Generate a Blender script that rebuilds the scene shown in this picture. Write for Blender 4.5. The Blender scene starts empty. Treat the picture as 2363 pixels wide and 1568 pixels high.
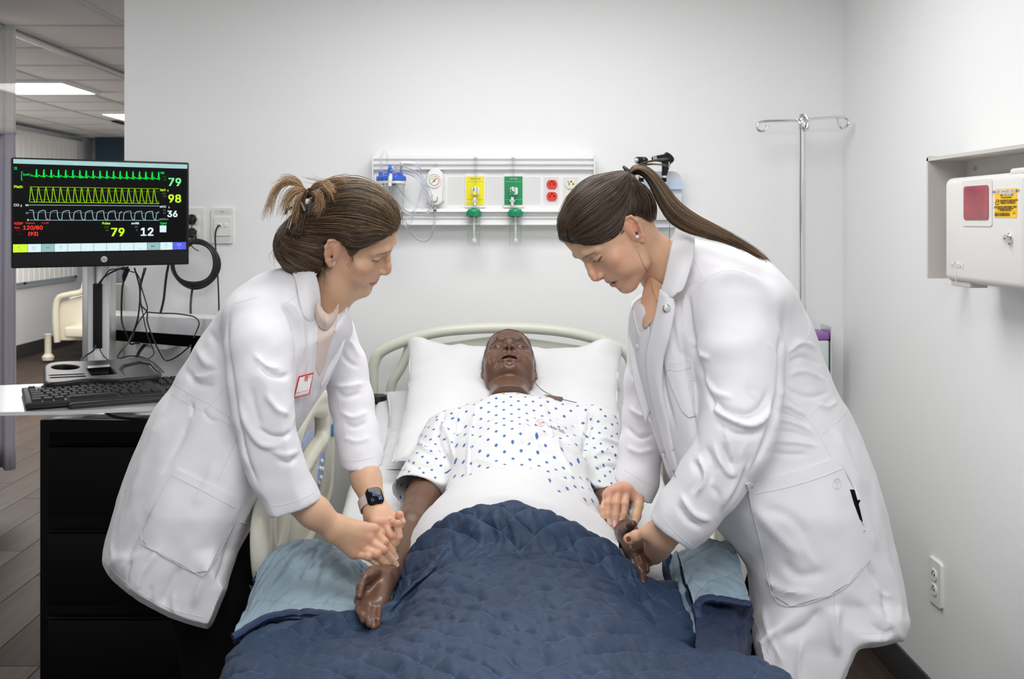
EXPOSURE, WORLD, FSTOP = 0.10, 0.72, 9.0
import bpy, bmesh, math, random
import numpy as np
from mathutils import Vector, Matrix, Euler
from mathutils.bvhtree import BVHTree
import openvdb as vdb

scene = bpy.context.scene
COL = scene.collection
rnd = random.Random(7)

# ---------------------------------------------------------------- camera, world, light, exposure
F, CX, HY, CAMZ = 2298.0, 1145.0, 510.0, 1.32
cam_data = bpy.data.cameras.new('camera')
cam_data.sensor_width = 36.0
cam_data.lens = F / 2363.0 * 36.0
cam_data.shift_x = (1181.5 - CX) / 2363.0
cam_data.shift_y = -(784.0 - HY) / 2363.0
cam_data.clip_start = 0.05
cam_data.dof.use_dof = True
cam_data.dof.focus_distance = 2.1
cam_data.dof.aperture_fstop = FSTOP
cam = bpy.data.objects.new('camera', cam_data)
cam.location = (0, 0, CAMZ)
cam.rotation_euler = (math.pi / 2, 0, 0)
COL.objects.link(cam)
scene.camera = cam
scene.view_settings.view_transform = 'Standard'
scene.view_settings.look = 'None'
scene.view_settings.exposure = EXPOSURE
scene.view_settings.gamma = 1.0
world = bpy.data.worlds.new('world')
scene.world = world
world.use_nodes = True
world.node_tree.nodes['Background'].inputs[0].default_value = (0.97, 0.98, 1.0, 1)
world.node_tree.nodes['Background'].inputs[1].default_value = WORLD


def area_light(name, loc, size, power, rot=(0, 0, 0), color=(1, 1, 1)):
    l = bpy.data.lights.new(name, 'AREA')
    l.shape = 'RECTANGLE'
    l.size, l.size_y = size
    l.energy = power
    l.color = color
    o = bpy.data.objects.new(name, l)
    o.location = loc
    o.rotation_euler = rot
    COL.objects.link(o)
    return o


area_light('bay_ceiling_lamp', (.05, 2.30, 2.20), (1.2, .6), 18)
area_light('front_bounce_fill', (.05, .35, 2.20), (1.2, 1.2), 33)  # unseen fill added near the ceiling, standing in for bounced camera flash
area_light('room_ceiling_lamp', (-3.0, 6.9, 2.18), (2.2, 3.2), 150, color=(1, .97, .94))
area_light('corridor_ceiling_lamp', (-2.2, 3.0, 2.20), (.6, 1.2), 14)


def P(px, py, d):
    """world point seen at a photo pixel, d metres in front of the camera"""
    return Vector(((px - CX) * d / F, d, CAMZ - (py - HY) * d / F))


# ---------------------------------------------------------------- tags and objects
def tag(o, label=None, cat=None, group=None, kind=None):
    if label: o['label'] = label
    if cat: o['category'] = cat
    if group: o['group'] = group
    if kind: o['kind'] = kind
    return o


def empty(name, loc=(0, 0, 0), rz=0.0):
    o = bpy.data.objects.new(name, None)
    o.location = loc
    o.rotation_euler = (0, 0, rz)
    o.empty_display_size = 0.05
    COL.objects.link(o)
    return o


def link(name, me, mat=None, parent=None, smooth=True, mats=None):
    """parts are modelled in world coordinates; keep them there under a located parent"""
    o = bpy.data.objects.new(name, me)
    COL.objects.link(o)
    if mats:
        for m in mats: me.materials.append(m)
    elif mat is not None and not me.materials:
        me.materials.append(mat)
    if parent is not None:
        o.parent = parent
        root_inv(o, parent)
    if smooth:
        me.polygons.foreach_set('use_smooth', np.ones(len(me.polygons), dtype=bool))
    return o


def world_of(o):
    m = o.matrix_basis.copy()
    p = o.parent
    pi = o.matrix_parent_inverse
    if p is None: return m
    return world_of(p) @ pi @ m


def root_inv(o, parent):
    o.matrix_parent_inverse = world_of(parent).inverted()


def mesh_np(name, verts, faces, uv=None):
    me = bpy.data.meshes.new(name)
    verts = np.asarray(verts, dtype=np.float32)
    me.vertices.add(len(verts))
    me.vertices.foreach_set('co', verts.ravel())
    if isinstance(faces, np.ndarray):
        n, k = faces.shape
        me.loops.add(n * k)
        me.loops.foreach_set('vertex_index', faces.astype(np.int32).ravel())
        me.polygons.add(n)
        me.polygons.foreach_set('loop_start', np.arange(0, n * k, k, dtype=np.int32))
        me.update(calc_edges=True)
        me.validate()
    else:
        me2 = bpy.data.meshes.new(name)
        me2.from_pydata([tuple(map(float, v)) for v in verts], [], [tuple(int(i) for i in f) for f in faces])
        bpy.data.meshes.remove(me)
        me = me2
        me.update()
    if uv is not None:
        l = me.uv_layers.new(name='UVMap')
        vi = np.empty(len(me.loops), dtype=np.int32)
        me.loops.foreach_get('vertex_index', vi)
        l.data.foreach_set('uv', np.asarray(uv, dtype=np.float32)[vi].ravel())
    return me


def set_col(me, cols, name='Col'):
    a = me.color_attributes.new(name, 'FLOAT_COLOR', 'POINT')
    c = np.ones((len(cols), 4), dtype=np.float32)
    c[:, :3] = cols
    a.data.foreach_set('color', c.ravel())


class MB:
    """collects simple solids into one mesh"""
    def __init__(s):
        s.v, s.f, s.n = [], [], 0
    def add(s, v, f):
        s.v.append(np.asarray(v, dtype=np.float64).reshape(-1, 3))
        s.f += [tuple(i + s.n for i in q) for q in f]
        s.n += len(s.v[-1])
        return s
    def box(s, c, size, rot=None, bev=0.0):
        hx, hy, hz = size[0] / 2, size[1] / 2, size[2] / 2
        if bev > 0:
            bm = bmesh.new()
            bmesh.ops.create_cube(bm, size=1)
            for v in bm.verts: v.co = Vector((v.co.x * size[0], v.co.y * size[1], v.co.z * size[2]))
            bmesh.ops.bevel(bm, geom=bm.edges[:], offset=min(bev, min(size) * .45), segments=3, affect='EDGES', profile=0.5)
            v = np.array([q.co[:] for q in bm.verts])
            f = [[q.index for q in p.verts] for p in bm.faces]
            bm.free()
        else:
            v = np.array([(x, y, z) for z in (-hz, hz) for y in (-hy, hy) for x in (-hx, hx)])
            f = [(0, 2, 3, 1), (4, 5, 7, 6), (0, 1, 5, 4), (2, 6, 7, 3), (0, 4, 6, 2), (1, 3, 7, 5)]
        if rot is not None:
            R = np.array(rot.to_matrix() if hasattr(rot, 'to_matrix') else rot)
            v = v @ R.T
        return s.add(v + np.array(c), f)
    def tube(s, pts, r, n=10, cap=True, flat=1.0, up=None):
        pts = np.array([tuple(p) for p in pts], dtype=float)
        r = np.broadcast_to(np.asarray(r, dtype=float), (len(pts),))
        t = np.gradient(pts, axis=0)
        t /= np.linalg.norm(t, axis=1)[:, None] + 1e-12
        u = np.array(up if up is not None else (0, 0, 1.0), dtype=float)
        if abs(np.dot(u, t[0])) > .95: u = np.array((1.0, 0, 0)) if up is None else np.array((0, 1.0, 0))
        V = []
        a = np.linspace(0, 2 * np.pi, n, endpoint=False)
        for i in range(len(pts)):
            if up is not None: u = np.array(up, dtype=float)
            u = u - np.dot(u, t[i]) * t[i]
            u /= np.linalg.norm(u) + 1e-12
            w = np.cross(t[i], u)
            V.append(pts[i] + r[i] * (np.cos(a)[:, None] * w + flat * np.sin(a)[:, None] * u))
        V = np.concatenate(V)
        f = []
        for i in range(len(pts) - 1):
            for j in range(n):
                k = (j + 1) % n
                f.append((i * n + j, i * n + k, (i + 1) * n + k, (i + 1) * n + j))
        if cap:
            f.append(tuple(range(n))[::-1])
            f.append(tuple((len(pts) - 1) * n + j for j in range(n)))
        return s.add(V, f)
    def lathe(s, prof, c=(0, 0, 0), axis=(0, 0, 1), n=28):
        """prof: (radius, height) pairs along the axis"""
        ax = Vector(axis).normalized()
        R = np.array(ax.to_track_quat('Z', 'Y').to_matrix())
        a = np.linspace(0, 2 * np.pi, n, endpoint=False)
        V = np.concatenate([np.stack([r * np.cos(a), r * np.sin(a), np.full(n, h)], 1) for r, h in prof])
        f = []
        for i in range(len(prof) - 1):
            for j in range(n):
                k = (j + 1) % n
                f.append((i * n + j, i * n + k, (i + 1) * n + k, (i + 1) * n + j))
        if prof[0][0] > 1e-6: f.append(tuple(range(n))[::-1])
        if prof[-1][0] > 1e-6: f.append(tuple((len(prof) - 1) * n + j for j in range(n)))
        return s.add(V @ R.T + np.array(c), f)
    def prism(s, poly, y0, y1, frame=None):
        """poly in (x,z); extruded along y (or frame columns X,Y,Z with origin)"""
        n = len(poly)
        V = [(x, y0, z) for x, z in poly] + [(x, y1, z) for x, z in poly]
        f = [tuple(range(n)), tuple(range(2 * n - 1, n - 1, -1))]
        for i in range(n):
            k = (i + 1) % n
            f.append((k, i, n + i, n + k))
        V = np.array(V, dtype=float)
        if frame is not None:
            M = np.array(frame)
            V = V @ M[:3, :3].T + M[:3, 3]
        return s.add(V, f)
    def build(s, name, mat, parent=None, smooth=None, recalc=True):
        me = bpy.data.meshes.new(name)
        me.from_pydata([tuple(v) for v in np.concatenate(s.v)], [], s.f)
        if recalc:
            bm = bmesh.new(); bm.from_mesh(me)
            bmesh.ops.recalc_face_normals(bm, faces=bm.faces[:])
            bm.to_mesh(me); bm.free()
        o = link(name, me, mat, parent, smooth=True)
        if smooth is None or smooth is False:
            try: me.set_sharp_from_angle(angle=math.radians(35))
            except Exception: pass
        return o


def rrect(w, h, r, n=5, cx=0.0, cz=0.0):
    pts = []
    for sx, sz, a0 in ((1, 1, 0), (-1, 1, 90), (-1, -1, 180), (1, -1, 270)):
        for i in range(n + 1):
            a = math.radians(a0 + 90 * i / n)
            pts.append((cx + sx * (w / 2 - r) + r * math.cos(a), cz + sz * (h / 2 - r) + r * math.sin(a)))
    return pts


def catmull(pts, n=8):
    p = np.array([tuple(q) for q in pts], dtype=float)
    p = np.vstack([2 * p[0] - p[1], p, 2 * p[-1] - p[-2]])
    out = []
    for i in range(1, len(p) - 2):
        for t in np.linspace(0, 1, n, endpoint=False):
            a, b, c, d = p[i - 1], p[i], p[i + 1], p[i + 2]
            out.append(.5 * ((2 * b) + (-a + c) * t + (2 * a - 5 * b + 4 * c - d) * t * t + (-a + 3 * b - 3 * c + d) * t ** 3))
    out.append(p[-2])
    return np.array(out)


try:
    FONT_SANS = bpy.data.fonts.load(bpy.utils.system_resource('DATAFILES') + '/fonts/Inter.woff2')
except Exception:
    FONT_SANS = None


def make_text(name, s, size, mat, parent, M, align='CENTER', depth=0.0003, bold=0.0, ay='CENTER'):
    c = bpy.data.curves.new(name, 'FONT')
    c.body = s
    if FONT_SANS is not None and name == 'screen_text': c.font = FONT_SANS
    c.size = size
    c.align_x = align
    c.align_y = ay
    c.extrude = depth
    c.resolution_u = 2
    ob = bpy.data.objects.new(name, c)
    COL.objects.link(ob)
    dg = bpy.context.evaluated_depsgraph_get()
    me = bpy.data.meshes.new_from_object(ob.evaluated_get(dg))
    bpy.data.objects.remove(ob)
    if bold > 0:
        bm = bmesh.new()
        for k, (ox, oy) in enumerate(((-1, -.6), (1, -.6), (-1, .6), (1, .6), (0, 0))):
            m2 = me.copy(); m2.transform(Matrix.Translation((ox * bold, oy * bold, k * .00002))); bm.from_mesh(m2); bpy.data.meshes.remove(m2)
        bm.to_mesh(me); bm.free()
    me.transform(M)
    return link(name, me, mat, parent, smooth=False)


# ---------------------------------------------------------------- materials
def mat(name, color, rough=0.5, metal=0.0, trans=0.0, ior=1.45, spec=0.5, bump=None, attr=None, vary=None, emit=None, coat=0.0, sss=0.0, sssr=(1, .35, .2), sheen=0.0, alpha=1.0, sscale=0.01):
    m = bpy.data.materials.new(name)
    m.use_nodes = True
    nt = m.node_tree
    b = nt.nodes['Principled BSDF']
    if isinstance(color, (int, float)): color = (color,) * 3
    b.inputs['Base Color'].default_value = (*color, 1)
    b.inputs['Roughness'].default_value = rough
    b.inputs['Metallic'].default_value = metal
    b.inputs['IOR'].default_value = ior
    b.inputs['Specular IOR Level'].default_value = spec
    b.inputs['Transmission Weight'].default_value = trans
    b.inputs['Coat Weight'].default_value = coat
    b.inputs['Alpha'].default_value = alpha
    if sss:
        b.inputs['Subsurface Weight'].default_value = sss
        b.inputs['Subsurface Radius'].default_value = sssr
        b.inputs['Subsurface Scale'].default_value = sscale
    if sheen: b.inputs['Sheen Weight'].default_value = sheen
    src = None
    if attr:
        a = nt.nodes.new('ShaderNodeVertexColor'); a.layer_name = attr
        nt.links.new(a.outputs[0], b.inputs['Base Color']); src = a.outputs[0]
    if vary:
        sc, amt = vary[0], vary[1]
        tc = nt.nodes.new('ShaderNodeTexCoord')
        no = nt.nodes.new('ShaderNodeTexNoise'); no.inputs['Scale'].default_value = sc; no.inputs['Detail'].default_value = 4
        mp = nt.nodes.new('ShaderNodeMapping')
        if len(vary) > 2: mp.inputs['Scale'].default_value = vary[2]
        nt.links.new(tc.outputs['Object'], mp.inputs[0]); nt.links.new(mp.outputs[0], no.inputs['Vector'])
        mr = nt.nodes.new('ShaderNodeMapRange')
        mr.inputs['From Min'].default_value = .3; mr.inputs['From Max'].default_value = .7
        mr.inputs['To Min'].default_value = 1 - amt; mr.inputs['To Max'].default_value = 1 + amt
        nt.links.new(no.outputs[0], mr.inputs[0])
        mx = nt.nodes.new('ShaderNodeMix'); mx.data_type = 'RGBA'; mx.blend_type = 'MULTIPLY'; mx.inputs[0].default_value = 1
        if src: nt.links.new(src, mx.inputs[6])
        else: mx.inputs[6].default_value = (*color, 1)
        nt.links.new(mr.outputs[0], mx.inputs[7])
        nt.links.new(mx.outputs[2], b.inputs['Base Color'])
    if bump:
        sc, st, dist = bump[:3]
        tc = nt.nodes.new('ShaderNodeTexCoord')
        mp = nt.nodes.new('ShaderNodeMapping')
        if len(bump) > 3: mp.inputs['Scale'].default_value = bump[3]
        no = nt.nodes.new('ShaderNodeTexNoise'); no.inputs['Scale'].default_value = sc; no.inputs['Detail'].default_value = 3
        nt.links.new(tc.outputs['Object'], mp.inputs[0]); nt.links.new(mp.outputs[0], no.inputs['Vector'])
        bp = nt.nodes.new('ShaderNodeBump'); bp.inputs['Strength'].default_value = st; bp.inputs['Distance'].default_value = dist
        nt.links.new(no.outputs[0], bp.inputs['Height']); nt.links.new(bp.outputs[0], b.inputs['Normal'])
    if emit:
        b.inputs['Emission Color'].default_value = (*emit[0], 1)
        b.inputs['Emission Strength'].default_value = emit[1]
    return m


def srgb(r, g, b):
    f = lambda c: (c / 12.92 if c <= .04045 else ((c + .055) / 1.055) ** 2.4)
    return (f(r / 255), f(g / 255), f(b / 255))


# ---------------------------------------------------------------- signed distance modelling
class G:
    """a dense grid of distances that is carved and turned into a mesh"""
    def __init__(s, lo, hi, h):
        s.h = h
        s.lo = np.array(lo, dtype=np.float32)
        n = np.ceil((np.array(hi) - np.array(lo)) / h).astype(int) + 1
        s.n = n
        s.ax = [s.lo[i] + h * np.arange(n[i], dtype=np.float32) for i in range(3)]
        s.f = np.full(n, 0.3, dtype=np.float32)
    def sub(s, lo, hi, m):
        sl = []
        for i in range(3):
            a = int(np.floor((lo[i] - m - s.lo[i]) / s.h)); b = int(np.ceil((hi[i] + m - s.lo[i]) / s.h)) + 1
            a = max(a, 0); b = min(b, s.n[i])
            if b <= a: return None
            sl.append(slice(a, b))
        return tuple(sl)
    def xyz(s, sl):
        return s.ax[0][sl[0]][:, None, None], s.ax[1][sl[1]][None, :, None], s.ax[2][sl[2]][None, None, :]
    def op(s, lo, hi, fn, k, mode):
        sl = s.sub(lo, hi, max(0.035, 2 * k + 3 * s.h))
        if sl is None: return s
        d = fn(*s.xyz(sl)).astype(np.float32)
        f = s.f[sl]
        if mode == 'u':
            if k > 0:
                hh = np.maximum(k - np.abs(f - d), 0) / k
                s.f[sl] = np.minimum(f, d) - hh * hh * k * .25
            else: s.f[sl] = np.minimum(f, d)
        elif mode == 's':
            d = -d
            if k > 0:
                hh = np.maximum(k - np.abs(f - d), 0) / k
                s.f[sl] = np.maximum(f, d) + hh * hh * k * .25
            else: s.f[sl] = np.maximum(f, d)
        elif mode == 'i':
            if k > 0:
                hh = np.maximum(k - np.abs(f - d), 0) / k
                s.f[sl] = np.maximum(f, d) + hh * hh * k * .25
            else: s.f[sl] = np.maximum(f, d)
        return s
    def cone(s, a, b, ra, rb=None, k=0.01, mode='u', flat=None):
        rb = ra if rb is None else rb
        a = np.array(tuple(a), dtype=np.float32); b = np.array(tuple(b), dtype=np.float32)
        r = max(ra, rb)
        lo = np.minimum(a, b) - r; hi = np.maximum(a, b) + r
        ba = b - a; L = float(ba @ ba) + 1e-12
        if flat is not None:
            fn_ = np.array(tuple(flat[0]), dtype=np.float32); fn_ = fn_ / np.linalg.norm(fn_); fs = flat[1]
        def fn(X, Y, Z):
            x, y, z = X - a[0], Y - a[1], Z - a[2]
            h = np.clip((x * ba[0] + y * ba[1] + z * ba[2]) / L, 0, 1)
            dx, dy, dz = x - h * ba[0], y - h * ba[1], z - h * ba[2]
            q = dx * dx + dy * dy + dz * dz
            if flat is not None:
                t = dx * fn_[0] + dy * fn_[1] + dz * fn_[2]
                q = q + t * t * (1 / (fs * fs) - 1)
                return (np.sqrt(q) - (ra + (rb - ra) * h)) * (fs if fs < 1 else 1)
            return np.sqrt(q) - (ra + (rb - ra) * h)
        return s.op(lo, hi, fn, k, mode)
    def chain(s, pts, rs, k=0.01, mode='u', flat=None):
        for i in range(len(pts) - 1): s.cone(pts[i], pts[i + 1], rs[i], rs[i + 1], k, mode, flat)
        return s
    def ell(s, c, r, k=0.01, mode='u', rot=None):
        c = np.array(tuple(c), dtype=np.float32); r = np.array(r, dtype=np.float32)
        R = None if rot is None else np.array(Euler(rot).to_matrix() if not isinstance(rot, Matrix) else rot, dtype=np.float32)
        m = float(r.max()) if R is not None else r
        def fn(X, Y, Z):
            x, y, z = X - c[0], Y - c[1], Z - c[2]
            if R is not None:
                x, y, z = (R[0, 0] * x + R[1, 0] * y + R[2, 0] * z, R[0, 1] * x + R[1, 1] * y + R[2, 1] * z, R[0, 2] * x + R[1, 2] * y + R[2, 2] * z)
            k0 = np.sqrt((x / r[0]) ** 2 + (y / r[1]) ** 2 + (z / r[2]) ** 2)
            k1 = np.sqrt((x / r[0] ** 2) ** 2 + (y / r[1] ** 2) ** 2 + (z / r[2] ** 2) ** 2) + 1e-9
            return k0 * (k0 - 1) / k1
        return s.op(c - m, c + m, fn, k, mode)
    def mesh(s, iso=0.0):
        f = s.f
        f = np.clip(f, -4 * s.h, 4 * s.h)
        for i in range(3):
            for e in (0, -1):
                sl = [slice(None)] * 3; sl[i] = e
                f[tuple(sl)] = 4 * s.h
        g = vdb.FloatGrid(4 * s.h)
        g.copyFromArray(f.astype(np.float64))
        g.transform = vdb.createLinearTransform(voxelSize=s.h)
        v, q = g.convertToQuads(isovalue=iso)
        return v + s.lo, q.astype(np.int32)


def laplace(v, q, it=2, lam=0.5):
    n = len(v)
    e = np.concatenate([q[:, [0, 1]], q[:, [1, 2]], q[:, [2, 3]], q[:, [3, 0]]])
    e = np.concatenate([e, e[:, ::-1]])
    cnt = np.bincount(e[:, 0], minlength=n)[:, None] + 1e-9
    for _ in range(it):
        a = np.stack([np.bincount(e[:, 0], weights=v[e[:, 1], i], minlength=n) for i in range(3)], 1) / cnt
        v = v + lam * (a - v)
    return v


def normals(v, q):
    a = v[q[:, 2]] - v[q[:, 0]]; b = v[q[:, 3]] - v[q[:, 1]]
    fn = np.cross(a, b)
    n = np.zeros_like(v)
    for i in range(4):
        for j in range(3): n[:, j] += np.bincount(q[:, i], weights=fn[:, j], minlength=len(v))
    return n / (np.linalg.norm(n, axis=1)[:, None] + 1e-12)


def seg_dist(p, a, b):
    ba = b - a
    h = np.clip(((p - a) @ ba) / (ba @ ba + 1e-12), 0, 1)
    return np.linalg.norm(p - a - h[:, None] * ba, axis=1), h


def pix(v):
    return np.stack([CX + v[:, 0] * F / v[:, 1], HY + (CAMZ - v[:, 2]) * F / v[:, 1]], 1)


def folds(v, q, lines, amp=1.0, face=True):
    """press creases and raise folds along traced lines: (points, width_px, height_m); positive rises"""
    n = normals(v, q)
    uv = pix(v)
    view = v - np.array([0, 0, CAMZ]); view /= np.linalg.norm(view, axis=1)[:, None]
    w = np.clip(-(n * view).sum(1) * 2.0, 0, 1) if face else 1.0
    disp = np.zeros(len(v))
    for ln, wd, ht in lines:
        c = catmull(ln, 6)
        lo, hi = c.min(0) - wd * 3, c.max(0) + wd * 3
        idx = np.where((uv[:, 0] > lo[0]) & (uv[:, 0] < hi[0]) & (uv[:, 1] > lo[1]) & (uv[:, 1] < hi[1]))[0]
        if len(idx) == 0: continue
        p = uv[idx]
        best = np.full(len(idx), 1e9); par = np.zeros(len(idx))
        for i in range(len(c) - 1):
            d, h = seg_dist(p, c[i], c[i + 1])
            m = d < best
            best[m] = d[m]; par[m] = (i + h[m]) / (len(c) - 1)
        taper = np.clip(np.sin(np.pi * np.clip(par, 0.02, 0.98)) * 1.6, 0, 1)
        disp[idx] += ht * amp * np.exp(-(best / (wd * .72)) ** 1.7) * taper
    return laplace(v + n * (disp * w)[:, None], q, 1)


def vnoise(v, scale, seed=0, octaves=2):
    """cheap smooth value noise"""
    r = np.random.RandomState(seed)
    out = np.zeros(len(v)); a = 1.0
    for o in range(octaves):
        T = r.rand(16, 16, 16) * 2 - 1
        p = v * scale * 2 ** o + 100
        i = np.floor(p).astype(int); f = p - i; f = f * f * (3 - 2 * f)
        def g(dx, dy, dz): return T[(i[:, 0] + dx) % 16, (i[:, 1] + dy) % 16, (i[:, 2] + dz) % 16]
        x0 = g(0, 0, 0) * (1 - f[:, 0]) + g(1, 0, 0) * f[:, 0]; x1 = g(0, 1, 0) * (1 - f[:, 0]) + g(1, 1, 0) * f[:, 0]
        y0 = g(0, 0, 1) * (1 - f[:, 0]) + g(1, 0, 1) * f[:, 0]; y1 = g(0, 1, 1) * (1 - f[:, 0]) + g(1, 1, 1) * f[:, 0]
        out += a * ((x0 * (1 - f[:, 1]) + x1 * f[:, 1]) * (1 - f[:, 2]) + (y0 * (1 - f[:, 1]) + y1 * f[:, 1]) * f[:, 2])
        a *= .5
    return out


def sd_poly(px, py, poly):
    """signed distance (pixels, negative inside) of pixel arrays to a polygon"""
    d2 = np.full(px.shape, 1e12); ins = np.zeros(px.shape, dtype=bool)
    n = len(poly)
    for i in range(n):
        ax, ay = poly[i]; bx, by = poly[(i + 1) % n]
        ex, ey = bx - ax, by - ay
        wx, wy = px - ax, py - ay
        h = np.clip((wx * ex + wy * ey) / (ex * ex + ey * ey + 1e-9), 0, 1)
        d2 = np.minimum(d2, (wx - h * ex) ** 2 + (wy - h * ey) ** 2)
        c = (ay > py) != (by > py)
        xx = ax + (py - ay) * ex / (ey if abs(ey) > 1e-9 else 1e-9)
        ins ^= c & (px < xx)
    d = np.sqrt(d2)
    return np.where(ins, -d, d)


class Outline:
    """a garment outline: polygon seen from the front gets a middle depth and a rounded thickness"""
    def __init__(s, poly, step=3.0, pad=60, smooth=True):
        poly = catmull(list(poly) + [poly[0]], 4)[:-1] if smooth else np.array(poly, dtype=float)
        s.lo = poly.min(0) - pad; hi = poly.max(0) + pad
        s.step = step
        nx, ny = ((hi - s.lo) / step).astype(int) + 2
        X, Y = np.meshgrid(s.lo[0] + step * np.arange(nx), s.lo[1] + step * np.arange(ny), indexing='ij')
        s.D = sd_poly(X, Y, poly)
        s.poly = poly; s.hi = hi; s.nx, s.ny = nx, ny
    def at(s, px, py):
        u = np.clip((px - s.lo[0]) / s.step, 0, s.nx - 1.001); v = np.clip((py - s.lo[1]) / s.step, 0, s.ny - 1.001)
        i = u.astype(int); j = v.astype(int); fu = u - i; fv = v - j
        D = s.D
        return (D[i, j] * (1 - fu) + D[i + 1, j] * fu) * (1 - fv) + (D[i, j + 1] * (1 - fu) + D[i + 1, j + 1] * fu) * fv
    def apply(s, g, w0, T, R, k=0.012, mode='u', dmin=1.4, dmax=2.8):
        """w0(px,py) middle depth, T(px,py) half thickness, R(px,py) rounding reach in metres"""
        a = [P(s.lo[0], s.lo[1], d) for d in (dmin, dmax)] + [P(s.hi[0], s.hi[1], d) for d in (dmin, dmax)]
        lo = np.min([tuple(q) for q in a], 0); hi = np.max([tuple(q) for q in a], 0)
        def fn(X, Y, Z):
            Yc = np.maximum(Y, .3)
            px = CX + X * F / Yc + 0 * Z; py = HY + (CAMZ - Z) * F / Yc + 0 * X
            sd = s.at(px, py) * Yc / F
            r = R(px, py) if callable(R) else R
            t = T(px, py) if callable(T) else T
            w = w0(px, py) if callable(w0) else w0
            a_ = np.maximum(sd + r, 0) / r
            b_ = (Y - w) / t
            q = np.sqrt(a_ ** 2 + b_ ** 2)
            d_ell = (q - 1) * np.minimum(r, t)
            return d_ell
        return g.op(lo, hi, fn, k, mode)


class Surf:
    """camera-ray and nearest-point queries on a finished mesh, used to lay seams, pockets and badges on it"""
    def __init__(s, v, q):
        s.b = BVHTree.FromPolygons([tuple(map(float, p)) for p in v], [tuple(map(int, f)) for f in q])
    def hit(s, px, py):
        o = Vector((0, 0, CAMZ)); d = (P(px, py, 1.0) - o).normalized()
        l, n, i, t = s.b.ray_cast(o, d)
        if l is None: return None, None
        if n.dot(d) > 0: n = -n
        return l, n
    def line(s, pts, off=0.0006, n=6, smooth=True):
        c = catmull(pts, n) if smooth else np.array(pts, dtype=float)
        out = []
        for a in c:
            l, nn = s.hit(a[0], a[1])
            if l is not None:
                vd = (Vector((0, 0, CAMZ)) - l).normalized(); out.append(l + (nn * .3 + vd * .7) * off)
        return out
    def patch(s, name, poly, mt, parent, off=0.002, step=8.0, bev=0.0):
        """a cloth patch that follows the surface under it"""
        pl = []
        for (x0_, y0_), (x1_, y1_) in zip(poly, list(poly[1:]) + [poly[0]]):
            m = max(1, int(math.hypot(x1_ - x0_, y1_ - y0_) / 3.5))
            pl += [(x0_ + (x1_ - x0_) * k / m, y0_ + (y1_ - y0_) * k / m) for k in range(m)]
        poly = np.array(pl, dtype=float)
        lo, hi = poly.min(0), poly.max(0)
        bm = bmesh.new()
        vs = [bm.verts.new((p[0], p[1], 0)) for p in poly]
        bm.faces.new(vs)
        for ax in (0, 1):
            x = lo[ax] + step
            while x < hi[ax]:
                co = [0, 0, 0]; co[ax] = x; no = [0, 0, 0]; no[ax] = 1
                bmesh.ops.bisect_plane(bm, geom=bm.verts[:] + bm.edges[:] + bm.faces[:], plane_co=co, plane_no=no)
                x += step
        last = None
        for v in bm.verts:
            l, n = s.hit(v.co.x, v.co.y)
            if l is None:
                if last is None: last = 2.0
                l = P(v.co.x, v.co.y, last); n = Vector((0, -1, 0))
            last = l.y
            v.co = l + (Vector((0, 0, CAMZ)) - l).normalized() * off
        me = bpy.data.meshes.new(name)
        bmesh.ops.triangulate(bm, faces=[f for f in bm.faces if len(f.verts) > 4])
        bmesh.ops.recalc_face_normals(bm, faces=bm.faces[:])
        bm.normal_update()
        f0 = bm.faces[:]
        if sum(f.normal.y for f in f0) > 0:
            for f in f0: f.normal_flip()
        bm.to_mesh(me); bm.free()
        o = link(name, me, mt, parent)
        so = o.modifiers.new('thick', 'SOLIDIFY'); so.thickness = max(off * .95, .0012); so.offset = -1
        es = o.modifiers.new('edge', 'EDGE_SPLIT'); es.split_angle = math.radians(50)
        return o


def ribbon_tube(name, lines, r, mt, parent, n=6):
    mb = MB()
    ok = False
    for l in lines:
        if len(l) > 1: mb.tube(l, r, n); ok = True
    return mb.build(name, mt, parent) if ok else None
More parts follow.
